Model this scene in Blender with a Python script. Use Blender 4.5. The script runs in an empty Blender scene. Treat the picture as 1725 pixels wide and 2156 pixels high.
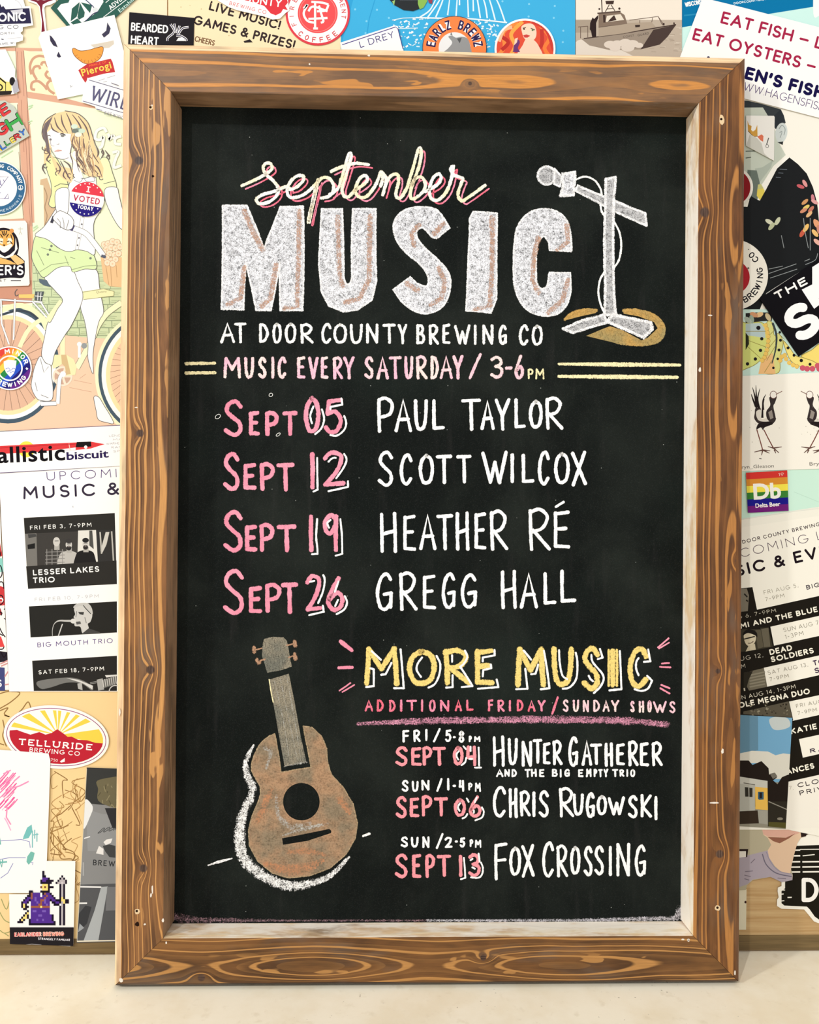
import bpy, bmesh, math, random
from mathutils import Vector, Matrix
from mathutils.geometry import tessellate_polygon
random.seed(7)
C = bpy.context.scene.collection

# ---------------------------------------------------------------- camera
FPX, PCX, PCY = 1659.0, 862.5, 1078.0            # focal length and centre of the 1725 x 2156 frame
CAM = Vector((0.34414057, -1.06461854, 0.62638172))


cam_data = bpy.data.cameras.new('camera')
cam_data.sensor_fit = 'VERTICAL'; cam_data.sensor_height = 24.0
cam_data.lens = 24.0 * FPX / 2156.0
cam_data.clip_start = 0.01
cam = bpy.data.objects.new('camera', cam_data); C.objects.link(cam)
# columns of the rotation: right, up, back
RW = Matrix(((0.9996572157585368, -0.008356972736069892, -0.024811529347842476),
             (-0.02461703207222706, 0.02262353717724868, -0.9994409323704649),
             (0.008913625179757557, 0.9997091259822921, 0.0224100583193476)))
cam.matrix_world = Matrix.Translation(CAM) @ RW.to_4x4()
bpy.context.scene.camera = cam

# ---------------------------------------------------------------- world, lamps, exposure
sc = bpy.context.scene
sc.view_settings.view_transform = 'Standard'; sc.view_settings.look = 'None'
sc.view_settings.gamma = 1.0; sc.view_settings.use_curve_mapping = False
sc.view_settings.exposure = 0.0
world = bpy.data.worlds.new('world'); sc.world = world; world.use_nodes = True
bg = world.node_tree.nodes['Background']
bg.inputs['Color'].default_value = (1.0, 0.985, 0.965, 1); bg.inputs['Strength'].default_value = 0.82

def lamp(name, loc, target, size, power, col):
    d = bpy.data.lights.new(name, 'AREA'); d.shape = 'DISK'; d.size = size; d.energy = power; d.color = col
    o = bpy.data.objects.new(name, d); C.objects.link(o); o.location = loc
    o.rotation_euler = (Vector(target) - Vector(loc)).to_track_quat('-Z', 'Y').to_euler()
    return o
lamp('ceiling_lamp', (-2.10, -4.30, 4.00), (0.4, -0.05, 0.55), 0.12, 98, (1.0, 0.985, 0.96))
lamp('ceiling_lamp', (-6.00, -4.10, 4.20), (0.4, -0.05, 0.6), 0.45, 245, (1.0, 0.98, 0.95))

# ---------------------------------------------------------------- helpers
def lin(c):
    return tuple((v / 255 / 12.92) if v / 255 <= 0.04045 else ((v / 255 + 0.055) / 1.055) ** 2.4 for v in c)
def tag(o, label=None, cat=None, group=None, kind=None):
    if label: o['label'] = label
    if cat: o['category'] = cat
    if group: o['group'] = group
    if kind: o['kind'] = kind
    return o
def empty(name, mw):
    o = bpy.data.objects.new(name, None); C.objects.link(o); o.matrix_world = mw; o.empty_display_size = 0.05
    return o
def mesh_obj(name, verts, faces, mats, fmat=None, parent=None, uvs=None, smooth=False):
    me = bpy.data.meshes.new(name)
    me.from_pydata([tuple(v) for v in verts], [], faces)
    for m in mats: me.materials.append(m)
    if fmat: me.polygons.foreach_set('material_index', fmat)
    if uvs is not None:
        l = me.uv_layers.new(name='UVMap')
        for p in me.polygons:
            for li in p.loop_indices: l.data[li].uv = uvs[me.loops[li].vertex_index]
    me.update()
    o = bpy.data.objects.new(name, me); C.objects.link(o)
    if parent: o.parent = parent
    return o

class NT:                                            # small node-graph writer
    def __init__(s, name):
        s.m = bpy.data.materials.new(name); s.m.use_nodes = True
        s.t = s.m.node_tree; s.b = s.t.nodes['Principled BSDF']; s.out = s.t.nodes['Material Output']
    def put(s, sock, v):
        if isinstance(v, bpy.types.NodeSocket): s.t.links.new(v, sock)
        elif v is not None: sock.default_value = v
    def n(s, typ, ins=(), **props):
        nd = s.t.nodes.new(typ)
        for k, v in props.items(): setattr(nd, k, v)
        for k, v in (ins.items() if isinstance(ins, dict) else enumerate(ins)): s.put(nd.inputs[k], v)
        return nd
    def math(s, op, a, b=None, c=None, clamp=False):
        return s.n('ShaderNodeMath', [x for x in (a, b, c) if x is not None], operation=op, use_clamp=clamp).outputs[0]
    def mix(s, f, a, b):
        nd = s.t.nodes.new('ShaderNodeMix'); nd.data_type = 'RGBA'
        s.put(nd.inputs[0], f); s.put(nd.inputs[6], a if isinstance(a, bpy.types.NodeSocket) else (*a, 1)); s.put(nd.inputs[7], b if isinstance(b, bpy.types.NodeSocket) else (*b, 1))
        return nd.outputs[2]
    def noise(s, vec, scale, detail=2.0, rough=0.5, dist=0.0):
        return s.n('ShaderNodeTexNoise', {'Vector': vec, 'Scale': scale, 'Detail': detail, 'Roughness': rough, 'Distortion': dist}).outputs[0]
    def ramp(s, v, lo, hi):
        return s.n('ShaderNodeMapRange', {0: v, 1: lo, 2: hi, 3: 0.0, 4: 1.0}, interpolation_type='SMOOTHSTEP').outputs[0]
    def scale(s, vec, xyz):
        return s.n('ShaderNodeVectorMath', [vec, xyz], operation='MULTIPLY').outputs[0]
    def obj(s): return s.n('ShaderNodeTexCoord').outputs['Object']

FLAT = {}
def flat(c, rough=0.55):
    k = (tuple(c), rough)
    if k not in FLAT:
        m = bpy.data.materials.new('ink_%02x%02x%02x' % tuple(int(v) for v in c)); m.use_nodes = True
        b = m.node_tree.nodes['Principled BSDF']
        b.inputs['Base Color'].default_value = (*[v * 0.90 for v in lin(c)], 1)
        b.inputs['Roughness'].default_value = rough; b.inputs['Specular IOR Level'].default_value = 0.07
        FLAT[k] = m
    return FLAT[k]

# ---------------------------------------------------------------- the board's own frame and the wall plane
W, H, T, TH = 0.80, 1.19535, 0.045, math.radians(1.5)
BU = Vector((1, 0, 0)); BV = Vector((0, math.sin(TH), math.cos(TH))); BN = Vector((0, -math.cos(TH), math.sin(TH)))
P0 = Vector((0, -(H * math.sin(TH) + T * math.cos(TH)) - 0.0068, T * math.sin(TH)))
P0 = Vector((0, -0.0772752, 0.00117796))
BM = Matrix(((BU.x, BV.x, BN.x, P0.x), (BU.y, BV.y, BN.y, P0.y), (BU.z, BV.z, BN.z, P0.z), (0, 0, 0, 1)))
DEEP = 0.036                                          # how far the slate sits behind the frame's face
def ray(px, py): return RW @ Vector(((px - PCX) / FPX, -(py - PCY) / FPX, -1.0))
def on_wall(px, py, h=0.0):                           # point of the wall seen at a pixel of the photograph
    d = ray(px, py); p = CAM + d * (-CAM.y / d.y); p.y = -h
    return p
BINV = BM.inverted()
def on_board(px, py, h=0.0, depth=DEEP):              # same for the slate, in the board's own frame
    d = ray(px, py); n = BN
    t = ((P0 - n * depth) - CAM).dot(n) / d.dot(n)
    q = BINV @ (CAM + d * t); q.z = -depth + h
    return q

# ---------------------------------------------------------------- 2-D drawing: polygons, lines, letters
def Z(ox, oy, s): return lambda *p: [(ox + x / s, oy + y / s) for x, y in p]
def smooth(pts, k=6, closed=False):
    n = len(pts); out = []
    if n < 3: return list(pts)
    rng = range(n if closed else n - 1)
    for i in rng:
        p0 = pts[i - 1] if (i > 0 or closed) else pts[0]; p1 = pts[i]; p2 = pts[(i + 1) % n]
        p3 = pts[(i + 2) % n] if (i + 2 < n or closed) else pts[-1]
        for j in range(k):
            t = j / k; t2 = t * t; t3 = t2 * t
            out.append(tuple(0.5 * (2 * b + (c - a) * t + (2 * a - 5 * b + 4 * c - d) * t2 + (3 * b - a - 3 * c + d) * t3) for a, b, c, d in zip(p0, p1, p2, p3)))
    if not closed: out.append(tuple(pts[-1]))
    return out
def ell(cx, cy, rx, ry=None, rot=0.0, n=40, a0=0.0, a1=360.0):
    ry = rx if ry is None else ry; r = math.radians(rot); out = []
    full = abs(a1 - a0) >= 360
    for i in range(n if full else n + 1):
        a = math.radians(a0 + (a1 - a0) * i / n); x, y = rx * math.cos(a), ry * math.sin(a)
        out.append((cx + x * math.cos(r) - y * math.sin(r), cy + x * math.sin(r) + y * math.cos(r)))
    return out
def area(p): return 0.5 * sum(p[i][0] * p[(i + 1) % len(p)][1] - p[(i + 1) % len(p)][0] * p[i][1] for i in range(len(p)))
def clip_poly(poly, win):                             # Sutherland-Hodgman, convex window
    if area(win) < 0: win = win[::-1]
    out = poly
    for i in range(len(win)):
        a, b = win[i], win[(i + 1) % len(win)]; src, out = out, []
        if not src: return []
        side = lambda p: (b[0] - a[0]) * (p[1] - a[1]) - (b[1] - a[1]) * (p[0] - a[0])
        for j in range(len(src)):
            p, q = src[j - 1], src[j]; sp, sq = side(p), side(q)
            if (sp >= 0) != (sq >= 0):
                t = sp / (sp - sq); out.append((p[0] + (q[0] - p[0]) * t, p[1] + (q[1] - p[1]) * t))
            if sq >= 0: out.append(q)
    return out
def tris(loops):
    flatp = [p for l in loops for p in l]
    return [[flatp[i] for i in t] for t in tessellate_polygon([[Vector((x, y, 0)) for x, y in l] for l in loops])]
def ribbon(pts, w, closed=False):                     # centre line -> list of quads
    n = len(pts); L, R = [], []
    ws = w if isinstance(w, (list, tuple)) else [w] * n
    if len(ws) != n: ws = [ws[min(len(ws) - 1, int(i * (len(ws) - 1) / max(1, n - 1)))] + (ws[min(len(ws) - 1, int(i * (len(ws) - 1) / max(1, n - 1)) + 1)] - ws[min(len(ws) - 1, int(i * (len(ws) - 1) / max(1, n - 1)))]) * ((i * (len(ws) - 1) / max(1, n - 1)) % 1) for i in range(n)]
    for i in range(n):
        a = pts[i - 1] if (i > 0 or closed) else pts[i]; b = pts[(i + 1) % n] if (i < n - 1 or closed) else pts[i]
        dx, dy = b[0] - a[0], b[1] - a[1]; l = math.hypot(dx, dy) or 1.0
        nx, ny = -dy / l * ws[i] / 2, dx / l * ws[i] / 2
        L.append((pts[i][0] + nx, pts[i][1] + ny)); R.append((pts[i][0] - nx, pts[i][1] - ny))
    return L, R
FONT = {}
def letters(s, bold=0.0, track=1.0):                  # outlines of a string in the built-in font -> (polygons, width, cap height)
    k = (s, bold, track)
    if k not in FONT:
        cu = bpy.data.curves.new('t', 'FONT'); cu.body = s; cu.offset = bold; cu.space_character = track; cu.resolution_u = 4
        ob = bpy.data.objects.new('t', cu); C.objects.link(ob)
        me = bpy.data.meshes.new_from_object(ob.evaluated_get(bpy.context.evaluated_depsgraph_get()))
        vs = [(v.co.x, v.co.y) for v in me.vertices]
        polys = [[vs[i] for i in p.vertices] for p in me.polygons]
        bpy.data.objects.remove(ob); bpy.data.curves.remove(cu); bpy.data.meshes.remove(me)
        xs = [v[0] for v in vs] or [0, 1]
        FONT[k] = (polys, min(xs), max(xs))
    return FONT[k]
CAP = 0.729
def _arc(cx, cy, rx, ry, a0, a1, n=14): return [(cx + rx * math.cos(math.radians(a0 + (a1 - a0) * i / n)), cy + ry * math.sin(math.radians(a0 + (a1 - a0) * i / n))) for i in range(n + 1)]
SANS = {                                              # a plain round-ended alphabet: width and pen strokes, capitals one unit high
 'A': (.78, [[(0, 0), (.39, 1), (.78, 0)], [(.14, .32), (.64, .32)]]), 'B': (.56, [[(0, 0), (0, 1), (.28, 1)] + _arc(.28, .76, .24, .24, 90, -90) + [(0, .52)], [(0, .52), (.3, .52)] + _arc(.3, .26, .26, .26, 90, -90) + [(0, 0)]]),
 'C': (.80, [_arc(.46, .5, .46, .5, 44, 316, 24)]), 'D': (.74, [[(0, 0), (0, 1), (.26, 1)] + _arc(.26, .5, .48, .5, 90, -90, 18) + [(0, 0)]]), 'E': (.52, [[(.52, 1), (0, 1), (0, 0), (.52, 0)], [(0, .52), (.46, .52)]]),
 'F': (.50, [[(.5, 1), (0, 1), (0, 0)], [(0, .5), (.44, .5)]]), 'G': (.90, [_arc(.46, .5, .46, .5, 46, 350, 24) + [(.9, .44), (.5, .44)]]), 'H': (.70, [[(0, 0), (0, 1)], [(.7, 0), (.7, 1)], [(0, .52), (.7, .52)]]),
 'I': (0, [[(0, 0), (0, 1)]]), 'K': (.62, [[(0, 0), (0, 1)], [(.58, 1), (0, .42)], [(.2, .6), (.62, 0)]]), 'L': (.48, [[(0, 1), (0, 0), (.48, 0)]]), 'M': (.90, [[(0, 0), (.06, 1), (.45, .34), (.84, 1), (.9, 0)]]),
 'N': (.74, [[(0, 0), (0, 1), (.74, 0), (.74, 1)]]), 'O': (.96, [_arc(.48, .5, .48, .5, 0, 360, 28)]), 'P': (.54, [[(0, 0), (0, 1), (.27, 1)] + _arc(.27, .74, .27, .26, 90, -90) + [(0, .48)]]),
 'R': (.58, [[(0, 0), (0, 1), (.28, 1)] + _arc(.28, .75, .26, .25, 90, -90) + [(0, .5)], [(.26, .5), (.58, 0)]]), 'S': (.56, [_arc(.28, .75, .26, .25, 32, 270, 12) + _arc(.28, .25, .28, .25, 90, -150, 12)]), 'T': (.60, [[(0, 1), (.6, 1)], [(.3, 1), (.3, 0)]]),
 'U': (.70, [[(0, 1), (0, .34)] + _arc(.35, .34, .35, .34, 180, 360) + [(.7, 1)]]), 'V': (.76, [[(0, 1), (.38, 0), (.76, 1)]]), 'W': (1.16, [[(0, 1), (.3, 0), (.58, .9), (.86, 0), (1.16, 1)]]), 'X': (.66, [[(0, 1), (.66, 0)], [(.66, 1), (0, 0)]]),
 'Y': (.66, [[(0, 1), (.33, .48), (.66, 1)], [(.33, .48), (.33, 0)]]), 'Z': (.60, [[(0, 1), (.6, 1), (0, 0), (.6, 0)]]), '0': (.60, [_arc(.3, .5, .3, .5, 0, 360, 24)]), '1': (.18, [[(0, .84), (.18, 1), (.18, 0)]]),
 '2': (.54, [_arc(.27, .73, .26, .27, 165, -35, 12) + [(0, 0), (.54, 0)]]), '3': (.52, [_arc(.25, .76, .23, .24, 150, -80, 10), _arc(.25, .27, .27, .27, 90, -150, 12)]), '4': (.62, [[(.46, 0), (.46, 1), (0, .28), (.62, .28)]]),
 '5': (.52, [[(.48, 1), (.1, 1), (.06, .56)] + _arc(.24, .31, .28, .31, 105, -145, 12)]), '6': (.56, [[(.4, 1), (.08, .5)] + _arc(.28, .3, .28, .3, 150, 510, 20)]), '7': (.54, [[(0, 1), (.54, 1), (.16, 0)]]),
 '8': (.54, [_arc(.27, .76, .23, .24, 0, 360, 18), _arc(.27, .27, .27, .27, 0, 360, 18)]), '9': (.56, [[(.16, 0), (.48, .5)] + _arc(.28, .7, .28, .3, -30, 330, 20)]), '&': (.74, [[(.7, 0), (.16, .72)] + _arc(.33, .8, .19, .2, 200, -30, 12) + [(.14, .46)] + _arc(.27, .26, .27, .26, 120, 330, 12) + [(.7, .44)]]),
 ',': (.08, [[(.08, .08), (0, -.12)]]), '.': (0, [[(0, .02), (.01, .02)]]), '-': (.32, [[(0, .44), (.32, .44)]]), '–': (.62, [[(0, .42), (.62, .42)]]), "'": (.04, [[(.04, 1), (0, .72)]]), '!': (0, [[(0, 1), (0, .3)], [(0, .02), (.01, .02)]])}

class Sheet:
    """A paper, sticker or print on the wall: one thing with its printing as parts; everything is given in photograph pixels
    and laid on the wall plane."""
    EPS = 1.2e-6
    def __init__(s, name, outline, color, level, label, cat, clip=True, thick=0.00035, rough=0.5):
        s.name, s.o, s.level, s.label, s.cat, s.thick = name, list(outline), level, label, cat, thick
        s.base = 0.0002 + level * 0.0008; s.col = color; s.rough = rough
        s.win = s.o if clip is True else clip
        s.items = {'print': [], 'lettering': []}; s.k = 0; s.cur = 'print'; s.notes = {}
    def panel(s, key, note): s.cur = key; s.items.setdefault(key, []); s.notes[key] = note; return s
    def _add(s, part, polys, col, extra=None):
        if part == 'print': part = s.cur
        if extra is None: s.k += 1
        h = s.base + s.thick + s.EPS * (4 + s.k) + (extra or 0.0)
        for p in polys:
            if s.win: p = clip_poly(p, s.win)
            if len(p) >= 3 and abs(area(p)) > 1e-4: s.items[part].append((p if area(p) < 0 else p[::-1], h, col))
    def poly(s, pts, col, holes=(), part='print', sm=False):
        loops = [smooth(pts, 5, True) if sm else list(pts)] + [list(h) for h in holes]
        s._add(part, tris(loops), col); return s
    def line(s, pts, w, col, closed=False, sm=False, part='print'):
        if sm: pts = smooth(pts, 5, closed)
        L, R = ribbon(pts, w, closed); n = len(pts)
        s._add(part, [[L[i], L[(i + 1) % n], R[(i + 1) % n], R[i]] for i in range(n if closed else n - 1)], col); return s
    def lines(s, many, w, col, **k):
        for p in many: s.line(p, w, col, **k)
        return s
    def disc(s, cx, cy, r, col, ry=None, rot=0, part='print'): return s.poly(ell(cx, cy, r, ry, rot), col, part=part)
    def ring(s, cx, cy, r0, r1, col, a0=0, a1=360):
        A, B = ell(cx, cy, r0, n=48, a0=a0, a1=a1), ell(cx, cy, r1, n=48, a0=a0, a1=a1); n = len(A)
        m = n if a1 - a0 >= 360 else n - 1
        s._add('print', [[A[i], A[(i + 1) % n], B[(i + 1) % n], B[i]] for i in range(m)], col); return s
    def text(s, t, p0, p1, h, col, bold=0.0, track=1.0, shear=0.0, up=None):
        """string whose ink runs from p0 to p1 along its baseline, with capitals h high"""
        if t.upper() == t: return s.caps(t, p0, p1, h, col, 0.10 + bold * 2.4, track, shear, up)
        polys, x0, x1 = letters(t, bold, track); dx, dy = p1[0] - p0[0], p1[1] - p0[1]; L = math.hypot(dx, dy)
        u = up or (dy / L, -dx / L); sy = h / CAP
        out = []
        for p in polys:
            q = []
            for x, y in p:
                a = (x - x0) / (x1 - x0) + shear * y * sy / L
                q.append((p0[0] + dx * a + u[0] * y * sy, p0[1] + dy * a + u[1] * y * sy))
            out.append(q)
        s._add('lettering', out, col); return s
    def caps(s, t, p0, p1, h, col, wt, track=1.0, shear=0.0, up=None, serif=0.0):
        """capitals drawn with the plain alphabet, fitted between p0 and p1"""
        w = wt * h; dx, dy = p1[0] - p0[0], p1[1] - p0[1]; L = math.hypot(dx, dy); ux, uy = dx / L, dy / L
        vx, vy = up or (uy, -ux); gap = 0.16 + wt + (track - 1) * 0.75 + serif; hh = h - w
        x, glyphs = 0.0, []
        for ch in t:
            if ch == ' ': x += 0.30 + gap * .4; continue
            wd, st = SANS[ch]; strokes = [[(x + a, b) for a, b in pl] for pl in st]
            if serif:
                for pl in st:
                    for a, b in (pl[0], pl[-1]):
                        if (abs(b) < .02 or abs(b - 1) < .02) and ch not in 'CGOS': strokes.append([(x + a - serif, b), (x + a + serif, b)])
            glyphs.append(strokes); x += wd + gap
        N = (x - gap) * h; sx = (L - w) / N if N > 1e-6 else 1.0; off = w / 2 if N > 1e-6 else L / 2
        m = lambda a, b: (p0[0] + ux * (off + a * h * sx + shear * b * hh) + vx * (w / 2 + b * hh), p0[1] + uy * (off + a * h * sx + shear * b * hh) + vy * (w / 2 + b * hh))
        top = 0; nseg = 14 if w > 4 else 8
        for strokes in glyphs:
            step = 0
            for pl in strokes:
                q = [m(a, b) for a, b in pl]; cut = [0]
                for i in range(1, len(q) - 1):         # break the stroke at its sharp corners
                    a1 = math.atan2(q[i][1] - q[i - 1][1], q[i][0] - q[i - 1][0]); a2 = math.atan2(q[i + 1][1] - q[i][1], q[i + 1][0] - q[i][0])
                    if abs((a2 - a1 + math.pi) % (2 * math.pi) - math.pi) > 0.6: cut.append(i)
                cut.append(len(q) - 1)
                for a, b in zip(cut, cut[1:]):
                    run = q[a:b + 1]; Lf, Rt = ribbon(run, w); step += 1
                    s._add('lettering', [[Lf[i], Lf[i + 1], Rt[i + 1], Rt[i]] for i in range(len(run) - 1)], col, step * 3e-7)
                for i in set(cut):
                    if w > 1.2 and (0 < i < len(q) - 1 or not serif): step += 1; s._add('lettering', [ell(q[i][0], q[i][1], w / 2, n=nseg)], col, step * 3e-7)
            top = max(top, step)
        s.k += int(top * 3e-7 / s.EPS) + 1
        return s
    def arc(s, t, cx, cy, r, a0, a1, h, col, bold=0.02, wid=None, inside=False):
        """letters set round a circle; angles in degrees, clockwise from the right as in the picture"""
        n = len(t)
        for i, ch in enumerate(t):
            if ch == ' ': continue
            a = math.radians(a0 + (a1 - a0) * (i / (n - 1) if n > 1 else 0))
            bx, by = cx + r * math.cos(a), cy + r * math.sin(a)
            rad = (math.cos(a), math.sin(a)); tan = (-math.sin(a), math.cos(a))
            if inside: rad = (-rad[0], -rad[1]); tan = (-tan[0], -tan[1])
            w = (wid or h * 0.72) * (0.35 if ch in "I'.,1" else 1.25 if ch in 'MW' else 1)
            s.text(ch, (bx - tan[0] * w / 2, by - tan[1] * w / 2), (bx + tan[0] * w / 2, by + tan[1] * w / 2), h, col, bold, up=rad)
        return s
    def build(s):
        c = on_wall(sum(p[0] for p in s.o) / len(s.o), sum(p[1] for p in s.o) / len(s.o), s.base)
        o = s.o if area(s.o) < 0 else s.o[::-1]
        n = len(o); fr = [on_wall(x, y, s.base + s.thick) - c for x, y in o]; bk = [on_wall(x, y, s.base) - c for x, y in o]
        tr = tessellate_polygon([[Vector((x, y, 0)) for x, y in o]])
        faces = []
        for t in tr:
            q = [o[i] for i in t]; faces.append(tuple(t) if area(q) < 0 else tuple(t[::-1]))
        faces += [tuple(i + n for i in f[::-1]) for f in list(faces)]
        faces += [(i, i + n, (i + 1) % n + n, (i + 1) % n) for i in range(n)]
        root = mesh_obj(s.name, fr + bk, faces, [flat(s.col, s.rough)])
        root.location = c; tag(root, s.label, s.cat)
        for part, items in s.items.items():
            if not items: continue
            vs, fs, fm, mats, mi = [], [], [], [], {}
            for p, h, col in items:
                col = tuple(col)
                if col not in mi: mi[col] = len(mats); mats.append(flat(col, s.rough))
                fs.append(tuple(range(len(vs), len(vs) + len(p)))); fm.append(mi[col])
                vs += [on_wall(x, y, h) - c for x, y in p]
            o_ = mesh_obj(part.split('#')[0], vs, fs, mats, fm, root)
            if part in s.notes: o_['label'] = s.notes[part]
        return root

# ================================================================= THE SETTING
def floor_mat():
    t = NT('worn_cream_floor'); v = t.obj()
    a = t.noise(v, 9, 5, 0.6); b = t.noise(v, 60, 3, 0.6); s = t.noise(v, 210, 1, 0.5)
    col = t.mix(t.ramp(a, 0.30, 0.62), lin((243, 231, 203)), lin((252, 244, 222)))
    col = t.mix(t.math('MULTIPLY', t.ramp(b, 0.58, 0.75), 0.35), col, lin((220, 206, 176)))
    col = t.mix(t.math('MULTIPLY', t.ramp(t.math('ADD', s, t.math('MULTIPLY', a, 0.25)), 0.90, 0.96), 0.6), col, lin((110, 95, 75)))
    sc_ = t.noise(t.scale(v, (14, 90, 1)), 1.0, 2, 0.5)
    col = t.mix(t.math('MULTIPLY', t.ramp(sc_, 0.66, 0.74), 0.35), col, lin((252, 244, 222)))
    t.put(t.b.inputs['Base Color'], col); t.b.inputs['Roughness'].default_value = 0.42; t.b.inputs['Specular IOR Level'].default_value = 0.3
    bp = t.n('ShaderNodeBump', {'Strength': 0.12, 'Distance': 0.002, 'Height': b}); t.put(t.b.inputs['Normal'], bp.outputs[0])
    return t.m
def ply_mat(name, c0, c1, c2):
    t = NT(name); v = t.obj()
    a = t.noise(t.scale(v, (2.2, 1, 55)), 3.0, 4, 0.62); b = t.noise(v, 7, 3, 0.5); f = t.noise(t.scale(v, (10, 1, 420)), 1.0, 2)
    col = t.mix(t.ramp(a, 0.3, 0.7), lin(c0), lin(c1)); col = t.mix(t.math('MULTIPLY', t.ramp(b, 0.5, 0.75), 0.6), col, lin(c2))
    col = t.mix(t.math('MULTIPLY', t.ramp(f, 0.55, 0.75), 0.3), col, lin(c2))
    t.put(t.b.inputs['Base Color'], col); t.b.inputs['Roughness'].default_value = 0.55; t.b.inputs['Specular IOR Level'].default_value = 0.25
    return t.m
def box(name, a, b, m, **k):
    (x0, y0, z0), (x1, y1, z1) = a, b
    v = [(x, y, z) for x in (x0, x1) for y in (y0, y1) for z in (z0, z1)]
    f = [(0, 1, 3, 2), (4, 6, 7, 5), (0, 4, 5, 1), (2, 3, 7, 6), (0, 2, 6, 4), (1, 5, 7, 3)]
    return tag(mesh_obj(name, v, f, [m]), **k)
box('floor', (-2.5, -3.0, -0.05), (3.3, 0.02, -0.002), floor_mat(), kind='structure', label='cream worn floor slab under the chalkboard', cat='floor')
box('wall_back', (-2.5, 0.0, 0.0005), (3.3, 0.12, 2.6), ply_mat('plywood', (176, 140, 92), (196, 166, 120), (160, 116, 70)), kind='structure', label='plywood wall behind the posters', cat='wall')
box('corner_shade_strip', (-2.5, -0.0012, 0.0005), (3.3, -0.0001, 0.021), ply_mat('corner_shade_ply', (104, 86, 56), (128, 106, 70), (84, 64, 40)), kind='structure', label='thin dark strip painting the corner shade along the foot of the wall', cat='painted shade')  # dark strip stands in for the shade where wall meets floor

# ================================================================= THE CHALKBOARD
ROOT = empty('chalkboard', BM)
tag(ROOT, 'tall framed chalkboard with a music schedule leaning on the sticker wall', 'chalkboard')

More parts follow.
